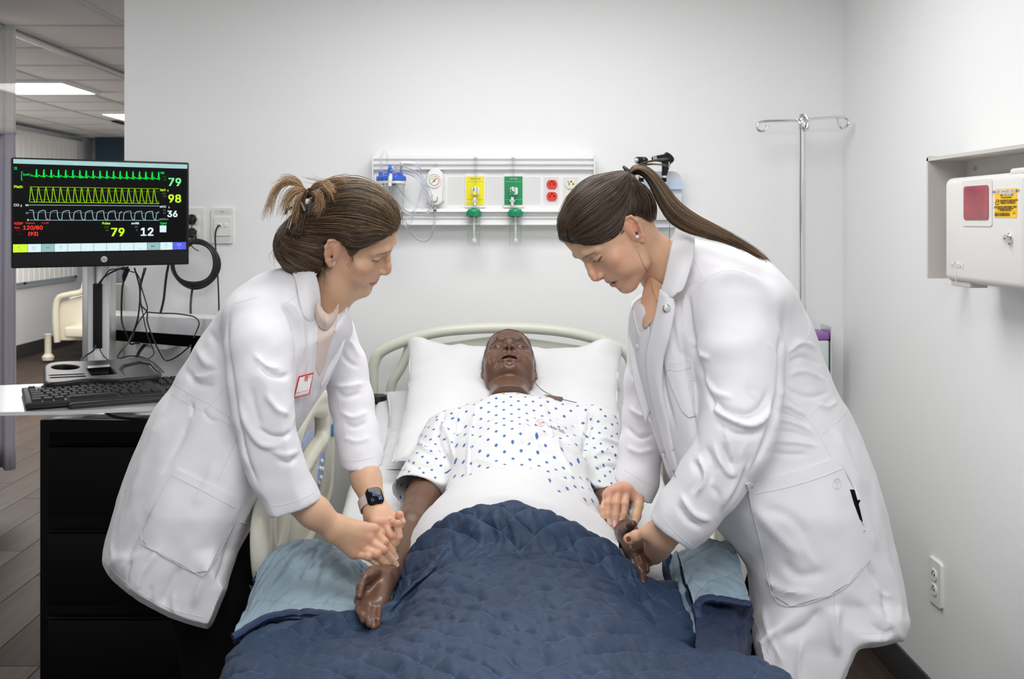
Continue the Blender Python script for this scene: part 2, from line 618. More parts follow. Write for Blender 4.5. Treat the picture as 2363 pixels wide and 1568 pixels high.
# ---------------------------------------------------------------- heads, hands, hair
def head_sdf(g, mouth=0.0, mw=1.0, nostril=1.0):
    """head in its own frame: x across, y forward, z up, eyes at z=0, metres"""
    g.ell((0, -.016, .032), (.072, .090, .078), k=0)
    g.ell((0, -.030, -.010), (.062, .070, .070), k=.02)
    g.ell((0, .018, .002), (.064, .076, .088), k=.02)
    g.ell((0, .030, -.045), (.052, .055, .056), k=.02)
    # jaw and chin
    for sx in (1, -1):
        g.cone((sx * .052, -.004, -.048), (sx * .044, .018, -.082), .014, .013, k=.022)
        g.cone((sx * .044, .018, -.082), (sx * .014, .066, -.103), .013, .013, k=.022)
        g.ell((sx * .038, .046, -.050), (.026, .034, .032), k=.018)        # cheek
        g.ell((sx * .046, .055, -.024), (.020, .022, .014), k=.016)        # cheekbone
    g.ell((0, .050, -.088), (.032, .034, .020), k=.02)
    g.ell((0, .077, -.101), (.017, .013, .012), k=.014)
    g.ell((0, .072, -.066), (.026, .022, .026), k=.016)                    # muzzle
    # brow and forehead
    g.ell((0, .049, .044), (.052, .042, .040), k=.02)
    g.ell((0, .040, .070), (.045, .036, .030), k=.03)
    for sx in (1, -1):
        g.chain([(sx * .008, .088, .015), (sx * .028, .088, .019), (sx * .047, .070, .014)], [.0032, .0032, .003], k=.018)
    # eye hollows
    for sx in (1, -1):
        g.ell((sx * .031, .096, -.001), (.018, .0125, .0115), k=.018, mode='s')
        g.ell((sx * .012, .100, -.004), (.006, .010, .012), k=.008, mode='s')
        g.ell((sx * .0305, .0735, -.001), (.0155, .0135, .0125), k=.004)     # lids over the eyeball
    for sx in (1, -1):
        g.chain([(sx * .0165, .0835, .0045), (sx * .025, .0885, .0070), (sx * .034, .0865, .0068), (sx * .043, .0780, .0035)], [.0010] * 4, k=.003, mode='s')
        g.chain([(sx * .0165, .0850, -.0065), (sx * .024, .0885, -.0085), (sx * .032, .0890, -.0090), (sx * .0445, .0810, -.0045)], [.0008] * 4, k=.002, mode='s')
    # nose
    g.chain([(0, .087, .010), (0, .097, -.008), (0, .106, -.023), (0, .1100, -.0335)], [.0060, .0060, .0062, .0073], k=.008)
    for sx in (1, -1):
        g.ell((sx * .0108, .0985, -.0375), (.0058, .0092, .0064), k=.005)
        g.cone((0, .106, -.040), (0, .094, -.0455), .0042, .0050, k=.006)
        g.cone((sx * .006, .088, -.028), (sx * .016, .084, -.042), .006, .006, k=.012)
    for sx in (1, -1):
        g.cone((sx * .0062, .1005, -.0485), (sx * .0070, .0985, -.0400 + .004 * (1 - nostril)), .0025 * nostril, .0018 * nostril, k=.002, mode='s')
    # mouth
    o = mouth
    if o > 0:
        g.ell((0, .088, -.0685 - o * .4), (.019 * mw, .020, o * .75), k=.004, mode='s')
    zu, zl = -.0625, -.0725 - o * .95
    g.chain([(-.023 * mw, .081, -.0675 - o * .35), (-.011 * mw, .0895, zu), (0, .0925, zu - .0008), (.011 * mw, .0895, zu), (.023 * mw, .081, -.0675 - o * .35)], [.0026, .0046, .0044, .0046, .0026], k=.003)
    g.chain([(-.023 * mw, .081, -.0680 - o * .4), (-.011 * mw, .0885, zl), (0, .0905, zl - .001), (.011 * mw, .0885, zl), (.023 * mw, .081, -.0680 - o * .4)], [.0026, .0052, .0058, .0052, .0026], k=.003)
    if o == 0:
        g.chain([(-.024, .086, -.0678), (-.010, .0985, -.0676), (0, .1005, -.0672), (.010, .0985, -.0676), (.024, .086, -.0678)], [.0012] * 5, k=.002, mode='s')
    g.cone((0, .092, -.0855 - o), (0, .092, -.0855 - o), .006, .006, k=.012, mode='s')
    g.cone((0, .1005, -.052), (0, .101, -.060), .0018, .002, k=.004, mode='s')     # philtrum
    # ears
    for sx in (1, -1):
        tilt = -0.28
        def E(u, v, w=0.0):      # u across the ear (back +), v up, w outwards
            y = -.014 - u * math.cos(tilt) * 1.0 - v * math.sin(-tilt) * .6
            return (sx * (.0735 + w + u * .32), y, -.014 + v)
        g.cone(E(-.004, -.012), E(-.002, .016), .010, .011, k=.008, flat=((sx, .3, 0), .5))
        g.chain([E(.002, -.030, -.002), E(.009, -.022, .001), E(.015, -.006, .004), E(.018, .010, .006), E(.014, .024, .005), E(.003, .030, .003), E(-.007, .024, .001), E(-.008, .012, 0)],
                [.0062, .0045, .0034, .0034, .0034, .0034, .0034, .003], k=.004)
        g.ell(E(.005, .002, .0), (.0052, .016, .026), k=.005, rot=(0, 0, sx * .31))
        g.ell(E(-.002, .004, -.004), (.008, .012, .022), k=.005)
        g.cone(E(.001, -.009, .0085), E(.006, .006, .0095), .0066, .0060, k=.003, mode='s')
        g.cone(E(.003, .012, .0105), E(-.001, .022, .008), .0036, .0030, k=.003, mode='s')
        g.cone(E(.000, -.010, .004), E(.000, -.012, -.004), .0035, .003, k=.002, mode='s')
        g.chain([E(.0125, -.012, .0095), E(.0145, .002, .0115), E(.0125, .017, .0115), E(.004, .0245, .0085)], [.0020, .0022, .0022, .0018], k=.0025, mode='s')
        g.cone(E(-.0055, -.011, .003), E(-.0055, -.006, .003), .0035, .003, k=.003)
    return g


def gauss(v, c, r):
    return np.exp(-(((v - np.array(c)) / np.array(r)) ** 2).sum(1))


def face_colors(v, base, lips, brow, blush, mouth=0.0, browd=1.0, lid=None, mw=1.0, open_=0.0):
    c = np.tile(np.array(base, dtype=float), (len(v), 1))
    def mixin(w, col):
        w = np.clip(w, 0, 1)[:, None]
        c[:] = c * (1 - w) + np.array(col) * w
    a = v.copy(); a[:, 0] = np.abs(a[:, 0])
    front = (v[:, 1] > .058).astype(float)
    xz = a[:, [0, 2]]
    def line(p, q, wd):
        d, h = seg_dist(xz, np.array(p), np.array(q)); return np.exp(-(d / wd) ** 2) * front
    def blob(cx, cz, rx, rz): return np.exp(-((a[:, 0] - cx) / rx) ** 2 - ((v[:, 2] - cz) / rz) ** 2) * front
    mixin(.50 * gauss(a, (.044, .06, -.035), (.022, .05, .020)), blush)
    mixin(.40 * gauss(a, (0, .112, -.036), (.014, .02, .012)), blush)
    mixin(.5 * gauss(a, (.078, -.02, -.010), (.012, .03, .035)), blush)
    o = mouth
    zu, zl, zc = -.0628, -.0735 - o * .95, -.0678 - o * .35
    for z0, wz in ((zu, .0030), (zl, .0042)):
        for p, q, k in (((0, z0), (.010 * mw, z0 + (.0004 if z0 == zu else .0004)), 1), ((.010 * mw, z0), (.022 * mw, zc), .8)):
            mixin(.85 * line(p, q, wz * k), lips)
    if o == 0:
        mixin(.8 * np.maximum(line((0, -.0674), (.011, -.0678), .0009), line((.011, -.0678), (.0235, -.0672), .0009)), np.array(lips) * .22)
    else:
        ins = ((a[:, 0] / (.019 * mw)) ** 2 + ((v[:, 2] + .0685 + o * .42) / (o * .62)) ** 2 < 1) & (v[:, 1] > .04) & (v[:, 1] < .0895)
        c[ins] = np.array(lips) * .12
    bz = .0005 * np.sin(v[:, 0] * 3000)
    for p, q, w_ in (((.0095, .0135), (.020, .0180), .0030), ((.020, .0180), (.033, .0195), .0028), ((.033, .0195), (.047, .0130), .0019)):
        mixin(browd * .90 * line(p, q, w_) * (.80 + .2 * np.sin(v[:, 0] * 2600 + v[:, 2] * 1500)), brow)
    lidc = lid if lid is not None else (.018, .012, .010)
    arc = [(.0165, -.0060), (.0225, -.0078), (.030, -.0085), (.038, -.0070), (.0455, -.0035)]
    if open_ > 0:
        arc2 = [(x, z + open_ * math.sin((x - .0165) / .029 * math.pi)) for x, z in arc]
        for t_ in np.linspace(.1, .9, 6):
            for p, q, p2, q2 in zip(arc[:-1], arc[1:], arc2[:-1], arc2[1:]):
                pp = tuple(np.array(p) * (1 - t_) + np.array(p2) * t_); qq = tuple(np.array(q) * (1 - t_) + np.array(q2) * t_)
                mixin(line(pp, qq, .0007) * .9, (.42, .38, .36))
        mixin(blob(.0305, -.0075 + open_ * .4, .0042, open_ * .6 + .0008) * 1.2, (.035, .025, .02))
    else: arc2 = arc
    for p, q in zip(arc2[:-1], arc2[1:]): mixin(.99 * line(p, q, .0019), lidc)
    if open_ > 0:
        for p, q in zip(arc[:-1], arc[1:]): mixin(.5 * line(p, q, .0008), np.array(base) * .35)
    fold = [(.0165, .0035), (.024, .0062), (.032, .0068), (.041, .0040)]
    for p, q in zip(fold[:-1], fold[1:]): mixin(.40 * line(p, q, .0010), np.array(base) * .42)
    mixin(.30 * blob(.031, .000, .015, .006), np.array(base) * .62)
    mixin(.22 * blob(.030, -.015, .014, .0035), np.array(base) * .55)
    mixin(.95 * gauss(a, (.0062, .101, -.0470), (.0024, .004, .0022)), (.05, .02, .015))
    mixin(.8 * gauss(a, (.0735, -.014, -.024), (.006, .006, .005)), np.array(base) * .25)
    return c


def head_mesh(res, colorfn, **kw):
    g = G((-.105, -.125, -.135), (.105, .135, .125), res)
    head_sdf(g, **kw)
    v, q = g.mesh()
    v = laplace(v, q, 1, .5)
    return v, q, colorfn(v)


def frame(fwd, up, origin, scale=1.0):
    y = Vector(fwd).normalized(); z = Vector(up); z = (z - y * z.dot(y)).normalized(); x = y.cross(z)
    M = Matrix(((x.x, y.x, z.x), (x.y, y.y, z.y), (x.z, y.z, z.z))).to_4x4()
    M = Matrix.Translation(origin) @ M @ Matrix.Scale(scale, 4)
    return M


def xf(v, M):
    M = np.array(M)
    return v @ M[:3, :3].T + M[:3, 3]
# ---------------------------------------------------------------- room shell
D = 3.33           # back wall
WX = 1.16          # right wall
CE = 2.25          # ceiling
XE = (287 - CX) * D / F
M_wall = mat('wall_paint', (.85, .86, .855), .55, bump=(260, .08, .002))
M_wallfar = mat('wall_paint_far', (.80, .81, .81), .6)
M_ceil = mat('ceiling_tile', (.84, .82, .80), .9, bump=(180, .25, .004))
M_tbar = mat('ceiling_grid', (.62, .62, .61), .4)
M_white = mat('white_plastic', (.82, .82, .80), .35)
M_chrome = mat('chrome', (.78, .78, .80), .12, 1.0)
M_steel = mat('brushed_steel', (.62, .62, .63), .3, 1.0)
M_alu = mat('aluminium', (.74, .74, .75), .32, .85)
M_black = mat('black_plastic', (.010, .010, .011), .42, spec=.3)
M_blackm = mat('black_metal', (.004, .004, .0045), .45, spec=.15, bump=(500, .12, .0006))
M_cable = mat('black_cable', (.010, .010, .010), .4)
M_cream = mat('cream_plastic', (.70, .69, .60), .32)
M_dark = mat('dark_slot', (.006, .005, .005), .7, spec=.1)


def struct(name, mb, m, parent=None, kind='structure'):
    o = mb.build(name, m, parent)
    if parent is None: o['kind'] = kind
    return o


struct('wall_back', MB().box(((XE + WX + .12) / 2, D + .06, CE / 2), (WX + .12 - XE, .12, CE)), M_wall)
struct('wall_right', MB().box((WX + .06, (D - 1.2) / 2, CE / 2), (.12, D + 1.2, CE)), M_wall)
M_base = mat('dark_vinyl_baseboard', (.045, .043, .045), .45)
struct('baseboard_right', MB().box((WX - .004, (D - 1.2) / 2, .05), (.008, D + 1.2, .10), bev=.003), M_base)
struct('baseboard_back', MB().box(((XE + WX) / 2, D - .004, .05), (WX - XE, .008, .10), bev=.003), M_base)

# floor: vinyl planks, each its own piece where they show
M_sub = mat('floor_underlay', (.10, .085, .075), .7)
floor = struct('floor', MB().box((-1.9, 4.6, -.05), (6.4, 13.8, .088)), M_sub)
def plank_mat(i, c):
    return mat('vinyl_plank_%d' % i, c, .6, spec=.25, vary=(3.0, .30, (14, .8, 1)), bump=(30, .05, .001, (14, .8, 1)))
PM = [plank_mat(i, c) for i, c in enumerate(((.046, .030, .022), (.041, .027, .020), (.051, .034, .025), (.044, .029, .022)))]
PW, PL = .18, 1.22
bases = []
for m_ in PM:
    q = MB().box((0, 0, 0), (PW - .002, PL - .002, .006), bev=.0012).build('plank', m_)
    bases.append(q.data); bpy.data.objects.remove(q)
for i in range(-25, 7):
    x = i * PW
    if x < -4.6: continue
    off = (i * .47) % PL
    for j in range(0, 10):
        y = off + j * PL
        if y > 11.3 or (y + PL < 3.0 and x < -2.8): continue
        o = bpy.data.objects.new('plank', rnd.choice(bases)); COL.objects.link(o)
        o.location = (x, y, -.003); o.parent = floor

# ceiling
ceil = struct('ceiling', MB().box((-1.7, 5.1, CE + .06), (6.2, 12.8, .08)), M_ceil)
T_ = .61
tile = MB().box((0, 0, 0), (T_ - .02, T_ - .02, .012), bev=.003).build('ceiling_tile', M_ceil)
tme = tile.data; bpy.data.objects.remove(tile)
lights_at = [(-3.175, 6.905), (-3.175, 8.735), (-3.785, 10.5), (-1.955, 5.68), (-.15, 2.05), (-.15, .55), (-1.955, 2.3)]
for i in range(-5, 5):
    for j in range(-7, 12):
        cx, cy = -1.77 - T_ * .5 - T_ * i, 4.77 + T_ * (j + .5)
        if cx < -4.6 or cx > 1.1: continue
        if any(abs(cx - a) < .25 and abs(cy - b) < .25 for a, b in lights_at[:1]): continue
        o = bpy.data.objects.new('ceiling_tile', tme); COL.objects.link(o)
        o.location = (cx, cy, CE + .012); o.parent = ceil
mb = MB()
for i in range(-5, 6): mb.box((-1.77 - T_ * i, 5.1, CE + .008), (.024, 12.8, .016))
mb.build('ceiling_grid_bar', M_tbar, ceil)
mb = MB()
for j in range(-7, 12): mb.box((-1.7, 4.77 + T_ * j, CE + .0085), (6.2, .020, .015))
mb.build('ceiling_grid_bar', M_tbar, ceil)

M_lamp = mat('lit_diffuser', (1, 1, 1), .5, emit=((1, .99, .97), 5.5))
def ceiling_light(x, y, sx, sy, label, group=None):
    t = empty('ceiling_light', (x, y, CE)); tag(t, label, 'light', group)
    mb = MB()
    for s in (-1, 1):
        mb.box((x + s * (sx / 2 - .01), y, CE - .006), (.02, sy, .02)); mb.box((x, y + s * (sy / 2 - .01), CE - .006), (sx - .04, .02, .02))
    mb.build('light_frame', M_white, t)
    MB().box((x, y, CE - .004), (sx - .04, sy - .04, .008)).build('diffuser', M_lamp, t)
ceiling_light(-3.175, 6.905, .61, .61, 'lit square ceiling panel, the larger one seen above the monitor')
ceiling_light(-3.10, 8.83, .61, .61, 'lit square ceiling panel farther back, cut off by the wall corner')

# curtain track and slot diffuser on the ceiling
MB().box((-2.36, 5.2, CE - .012), (.035, 3.4, .022), bev=.003).build('curtain_track', M_alu)
tag(bpy.data.objects['curtain_track'], 'pale metal curtain track running along the tiled ceiling', 'track')
MB().box((-3.55, 10.0, CE - .004), (.05, 1.5, .012)).build('air_slot', M_black)
tag(bpy.data.objects['air_slot'], 'narrow black air slot in the far ceiling', 'vent')

# far room: window wall on the left, end wall with a dark blue column
XL = -4.62
struct('wall_left', MB().box((XL - .06, 5.0, CE / 2), (.12, 13.0, CE)), M_wallfar)
struct('wall_far', MB().box((-2.3, 11.46, CE / 2), (5.4, .12, CE)), M_wallfar)
M_blue = mat('dark_blue_paint', (.030, .055, .085), .6)
struct('column_far', MB().box((-4.14, 11.25, CE / 2), (.66, .3, CE)), M_blue)
M_greyw = mat('grey_paint', (.42, .45, .46), .6)
struct('baseboard_left', MB().box((XL + .006, 5.0, .06), (.012, 12.8, .12)), M_base)
M_blind = mat('blind_fabric', (.90, .89, .86), .7)
wt = empty('window_1', (XL + .05, 9.7, 1.0)); wt['kind'] = 'structure'
MB().box((XL + .004, 9.7, 1.45), (.01, 2.3, 1.44)).build('window_pane', mat('window_glass', (.6, .68, .75), .1, emit=((.8, .9, 1.0), .6)), wt)
mb = MB()
for s in (0, 1): mb.box((XL + .015, 9.7, .70 + s * 1.5), (.03, 2.4, .05))
for yy in (8.52, 9.7, 10.88): mb.box((XL + .015, yy, 1.45), (.03, .05, 1.5))
mb.build('window_frame', M_greyw, wt)
slat = MB().box((0, 0, 0), (.012, .115, 1.46), rot=Euler((0, 0, .03))).build("blind_slat", M_blind)
sme = slat.data; bpy.data.objects.remove(slat)
bt = empty('vertical_blind', (XL + .07, 9.7, 2.2)); tag(bt, 'off-white vertical blind over the far window', 'blind')
for k in range(20):
    o = bpy.data.objects.new('slat', sme); COL.objects.link(o); o.location = (XL + .07, 8.62 + .112 * k, 1.46); o.parent = bt; root_inv(o, bt)
MB().box((XL + .07, 9.7, 2.205), (.06, 2.35, .04)).build('head_rail', M_alu, bt)

# privacy curtains
M_curt = mat('lavender_curtain', (.42, .40, .47), .8, bump=(400, .1, .001))
M_net = mat('white_net', (.72, .72, .70), .8, alpha=.72)
def curtain(name, pts, z0, z1, zt, label, waves, amp):
    t = empty(name, (pts[0][0], pts[0][1], z0)); tag(t, label, 'curtain')
    p = catmull([(a[0], a[1], 0) for a in pts], 60)
    n = len(p)
    tn = np.gradient(p, axis=0); tn /= np.linalg.norm(tn, axis=1)[:, None]
    ph = np.linspace(0, waves * 2 * np.pi, n)
    nrm = np.stack([-tn[:, 1], tn[:, 0], 0 * tn[:, 0]], 1)
    for nm, a, b, mm in (('curtain_cloth', z0, z1, M_curt), ('net_band', z1, zt, M_net)):
        zs = np.linspace(a, b, 14)
        V = []
        for z in zs:
            k = .6 + .4 * (z1 + .4 - z) / (z1 - z0)
            w = np.sin(ph + .5 * np.sin(z * 2)) + .3 * np.sin(2.3 * ph + 1)
            q = p + nrm * (amp * k * w)[:, None]; q[:, 2] = z
            V.append(q)
        V = np.concatenate(V)
        f = np.array([(i * n + j, i * n + j + 1, (i + 1) * n + j + 1, (i + 1) * n + j) for i in range(len(zs) - 1) for j in range(n - 1)])
        o = link(nm, mesh_np(nm, V, f), mm, t)
        s_ = o.modifiers.new('t', 'SOLIDIFY'); s_.thickness = .002
    mb = MB(); mb.tube([(q[0], q[1], z1) for q in (p + nrm * (amp * .62 * (np.sin(ph + .5 * np.sin(z1 * 2)) + .3 * np.sin(2.3 * ph + 1)))[:, None])], .006, 6)
    mb.build('seam_tape', M_curt, t)
    for k in range(3, n - 1, 30):
        MB().tube([(p[k][0], p[k][1], zt - .005), (p[k][0], p[k][1], CE - .02)], .003, 5).build('hook', M_alu, t)
curtain('privacy_curtain', [(-2.95, 4.15), (-2.55, 4.35), (-2.17, 4.5)], .20, 1.715, 2.2, 'lavender privacy curtain with white net top, hanging at the left edge', 9, .035)
tcv = empty('folded_screen', (-1.66, 4.3, 0)); tag(tcv, 'lavender cloth screen standing behind the monitor pole', 'screen')
sp_ = catmull([(-1.72, 4.32, 0), (-1.66, 4.28, 0), (-1.58, 4.33, 0)], 12)
Vs = np.concatenate([np.stack([sp_[:, 0] + .012 * np.sin(np.arange(len(sp_)) * .9) + (1.16 - z) * -.03, sp_[:, 1] + .012 * np.cos(np.arange(len(sp_)) * 1.1), np.full(len(sp_), z)], 1) for z in np.linspace(.12, 1.16, 12)])
nn_ = len(sp_)
so_ = link('screen_cloth', mesh_np('screen_cloth', Vs, np.array([(i * nn_ + j, i * nn_ + j + 1, (i + 1) * nn_ + j + 1, (i + 1) * nn_ + j) for i in range(11) for j in range(nn_ - 1)])), M_curt, tcv)
so_.modifiers.new('t', 'SOLIDIFY').thickness = .02
MB().tube([(-1.66, 4.34, .0), (-1.66, 4.34, 1.15)], .012, 10).build('screen_post', M_alu, tcv)
MB().box((-1.66, 4.34, .02), (.30, .30, .03), bev=.01).build('screen_base', M_alu, tcv)

# far bed beyond the opening
fb = empty('far_hospital_bed', (-3.9, 9.0, 0)); tag(fb, 'blurred cream hospital bed standing in the far room', 'bed')
M_fcream = mat('far_cream', (.62, .58, .46), .45)
pts = [P(132, 790, 9.3), P(128, 730, 9.3), P(134, 690, 9.3), P(160, 680, 9.3), P(190, 672, 9.3), P(205, 640, 9.3), P(260, 636, 9.3), P(272, 660, 9.3)]
MB().tube(catmull(pts, 6), .028, 10).build('end_frame', M_fcream, fb)
MB().prism([(p.x, p.z) for p in (P(137, 785, 9.35), P(137, 700, 9.35), P(165, 690, 9.35), P(275, 660, 9.35), P(275, 785, 9.35))], 9.33, 9.37).build('end_board', M_fcream, fb)
MB().box((-3.6, 9.9, .55), (.9, 1.0, .16), bev=.05).build('mattress', M_white, fb)
for xx in (P(122, 790, 9.4).x, -3.3):
    MB().lathe([(.05, 0), (.055, .03), (.03, .06), (.03, .22), (.04, .24), (.0, .25)], (xx, 9.3, .02)).build('leg', M_fcream, fb)
MB().box((-3.6, 9.7, .3), (.7, 1.2, .10), bev=.02).build('bed_base', M_fcream, fb)

# ---------------------------------------------------------------- wall outlet on the right wall
def duplex_faces(name, root, c, m_face, m_dark, M=None, s=1.0, green=False):
    """two receptacle faces in the x-z plane facing -y"""
    for k in (1, -1):
        z0 = k * .0195
        pts = []
        for a in range(0, 360, 10):
            x = .0172 * math.cos(math.radians(a)); z = .0172 * math.sin(math.radians(a))
            pts.append((x, max(min(z, .0142), -.0142) + z0))
        mb = MB().prism(pts, -.004, .002)
        if M is not None: mb.v = [xf(v, M) for v in mb.v]
        f = mb.build(name, m_face, root)
        mb = MB()
        mb.box((-.0063, -.0042, z0 + .001), (.0022, .001, .0085)); mb.box((.0063, -.0042, z0 + .001), (.0022, .001, .0070))
        mb.box((.0085, -.0042, z0 + .001), (.004, .001, .0020))
        mb.lathe([(.0, 0), (.0026, 0), (.0026, .001), (0, .001)], (0, -.0047, z0 + .0090), (0, 1, 0), 10)
        if M is not None: mb.v = [xf(v, M) for v in mb.v]
        mb.build('slot', m_dark, f)
        if green and k == 1:
            mb = MB().lathe([(0, 0), (.0022, 0), (.0022, .001), (0, .001)], (-.0095, -.0046, z0 + .0085), (0, 1, 0), 10)
            if M is not None: mb.v = [xf(v, M) for v in mb.v]
            mb.build('green_dot', M_greendot, f)
M_greendot = mat('green_dot', (.01, .25, .05), .4)
M_outlet = mat('outlet_white', (.80, .80, .78), .3)
oc = P(2163, 1344, 2.62)
t = empty('wall_outlet', (WX, 2.62, oc.z)); tag(t, 'white duplex power outlet low on the right wall', 'outlet')
Mo = Matrix.Translation((WX - .004, 2.62, oc.z)) @ Matrix.Rotation(-math.pi / 2, 4, 'Z')
mb = MB(); mb.prism(rrect(.074, .116, .006), -.004, .004); mb.v = [xf(v, Mo) for v in mb.v]; mb.build('cover_plate', M_outlet, t)
duplex_faces('receptacle', t, None, M_outlet, M_dark, Matrix.Translation((-.003, 0, 0)) @ Mo)

# ---------------------------------------------------------------- sharps cabinet on the right wall
t = empty('sharps_cabinet', (WX, 2.12, P(0, 650, 2.2).z)); tag(t, 'beige lockable sharps disposal cabinet with red window and yellow sticker', 'cabinet')
M_sharp = mat('sharps_beige', (.74, .73, .70), .42, bump=(300, .06, .001))
M_brkt = mat('bracket_beige', (.60, .57, .54), .5)
FXx = 1.035
def SH(px, py, off=0.0):
    """a photo pixel taken to the cabinet door plane"""
    d = (FXx - off) * F / (px - CX)
    return Vector((FXx - off, d, CAMZ - (py - HY) * d / F))
ya, yb = SH(2178, 0).y, SH(2362, 0).y
zt, zb = SH(2178, 412).z, SH(2178, 648).z
# wall-mounted open frame behind
y1 = WX * F / (2232 - CX)
ztf = CAMZ + (HY - 365) * y1 / F
mb = MB()
yn = 1.75
mb.box((WX - .05, (y1 + yn) / 2, ztf - .004), (.10, y1 - yn, .008)); mb.box((WX - .05, y1 - .004, ztf - .146), (.10, .008, .30))
mb.box((WX - .05, yn + .004, ztf - .15), (.10, .008, .30)); mb.box((WX - .004, (y1 + yn) / 2, ztf - .15), (.008, y1 - yn, .30))
mb.build('wall_bracket', M_brkt, t)
MB().box((WX - .01, y1 - .06, ztf - .03), (.004, .01, .008)).build('screw', M_steel, t)
mb = MB().box(((FXx + WX - .01) / 2, (ya + yb) / 2, (zt + zb) / 2), (WX - .01 - FXx, ya - yb, zt - zb), bev=.016)
mb.build('cabinet_body', M_sharp, t)
mb = MB()
mb.box((FXx + .03, yb + .035, zt + .000), (.05, .06, .016), bev=.006)
mb.build('hinge', M_sharp, t)
# window
def ydoor(px): return FXx * F / (px - CX)
Mdoor = Matrix(((0, 1, 0, FXx), (-1, 0, 0, 0), (0, 0, 1, 0), (0, 0, 0, 1)))     # local x -> -y, local y -> +x
def dpoly(px0, py0, px1, py1, r):
    a, b = SH(px0, py0), SH(px1, py1)
    # same height at both ends
    za = SH(px0, py0).z; zb_ = SH(px0, py1).z
    return rrect(abs(a.y - b.y), za - zb_, r, 5, -(a.y + b.y) / 2, (za + zb_) / 2)
for nm, pp, y0_, y1_, mm in (('window_frame', dpoly(2221, 418, 2291, 522, .008), -.002, .003, M_sharp), ('red_window', dpoly(2227, 431, 2284, 508, .008), -.0035, .0, mat('red_plastic', (.42, .055, .075), .12, coat=.6, vary=(9, .35)))):
    mb = MB().prism(pp, y0_, y1_); mb.v = [xf(v, Mdoor) for v in mb.v]; mb.build(nm, mm, t)
# sticker
a, b = SH(2296, 437), SH(2347, 437); zl = SH(2296, 503).z
M_yel = mat('yellow_sticker', (.95, .56, .01), .4); M_ink = mat('black_ink', (.02, .02, .02), .6); M_swht = mat('white_print', (.85, .85, .83), .5)
M_orng = mat('orange_print', (.9, .35, .03), .5)
mb = MB().prism([(-a.y, a.z), (-b.y, a.z), (-b.y, zl), (-a.y, zl)], -.0008, .001); mb.v = [xf(v, Mdoor) for v in mb.v]; st = mb.build('warning_sticker', M_yel, t)
sw, sh_ = a.y - b.y, a.z - zl
def on_sticker(u, v, z=.0010): return Vector((FXx - z, a.y - u * sw, a.z - v * sh_))
Rt = Matrix(((0, 0, -1), (-1, 0, 0), (0, 1, 0))).to_4x4()
def st_text(s, u, v, size, m=M_ink):
    make_text('print', s, size, m, st, Matrix.Translation(on_sticker(u, v, .0012)) @ Rt, depth=.0001)
def st_rect(u0, v0, u1, v1, m, z=.0010):
    c = (on_sticker(u0, v0, z) + on_sticker(u1, v1, z)) / 2
    MB().box(c, (.0003, abs(u1 - u0) * sw, abs(v1 - v0) * sh_)).build('print', m, st)
st_rect(.03, .04, .97, .155, M_swht); st_text('DANGER! DANGER! ¡PELIGRO!', .5, .10, .0080)
st_rect(.03, .155, .97, .175, M_orng)
st_rect(.28, .205, .84, .25, M_ink); st_text('USED NEEDLES', .58, .228, .0055, M_swht)
st_text('NO SOILED DRESSING', .55, .31, .0044)
st_text('CONTAMINATED BIOHAZARD', .62, .41, .0056); st_text('RIESGO DE CONTAMINACION', .62, .46, .0042); st_text('MATERIALES CONTAMINADOS', .62, .51, .0042)
for v_ in (.595, .78): st_rect(.02, v_, .98, v_ + .006, M_ink)
st_text('AUTHORIZED PERSONNEL ONLY', .5, .645, .0062); st_text('SOLO PERSONAL AUTORIZADO', .5, .70, .0044); st_text('SOLAMENTE PERSONAL', .5, .745, .0044)
for k in range(3): st_text('DISPOSE OF CONTAINER WHEN FULL', .36, .85 + .04 * k, .0036)
mb = MB()
for k in range(3):
    an = math.radians(90 + 120 * k); cu, cv = .13 + .045 * math.cos(an), .47 - .05 * math.sin(an)
    arc = [on_sticker(cu + .042 * math.cos(an + math.radians(q)), cv - .055 * math.sin(an + math.radians(q)), .0012) for q in range(-140, 141, 20)]
    mb.tube(arc, .0005, 5)
mb.build('biohazard_mark', M_ink, st)
MB().tube([on_sticker(.84, .87, .0012), on_sticker(.89, .83, .0012), on_sticker(.96, .87, .0012)], .0006, 5).build('logo', M_ink, st)
# lock
lk = SH(2331, 551)
mb = MB().lathe([(.012, 0), (.012, .003), (.0095, .005), (.0085, .011), (.0, .011)], lk, (-1, 0, 0)); lo = mb.build('lock', M_chrome, t)
MB().box((lk.x - .0112, lk.y, lk.z), (.001, .0065, .0018)).build('keyhole', M_dark, lo)
lg = SH(2196, 612)
make_text('embossed_logo', 'MEDLINE', .015, M_sharp, t, Matrix.Translation(Vector((FXx - .0006, lg.y + .0, lg.z))) @ Rt, depth=.0006, align='LEFT')
mb = MB(); q0 = SH(2206, 606, .0006); mb.tube([q0 + Vector((0, .014, -.003)), q0 + Vector((0, 0, .003)), q0 + Vector((0, -.014, -.003))], .0009, 5); mb.tube([q0 + Vector((0, 0, -.02)), q0 + Vector((0, 0, -.045))], .0009, 5)
mb.build('embossed_mark', M_sharp, t)
MB().box((FXx + .03, ya - .06, zb - .004), (.04, .09, .012), bev=.002).build('latch', M_brkt, t)

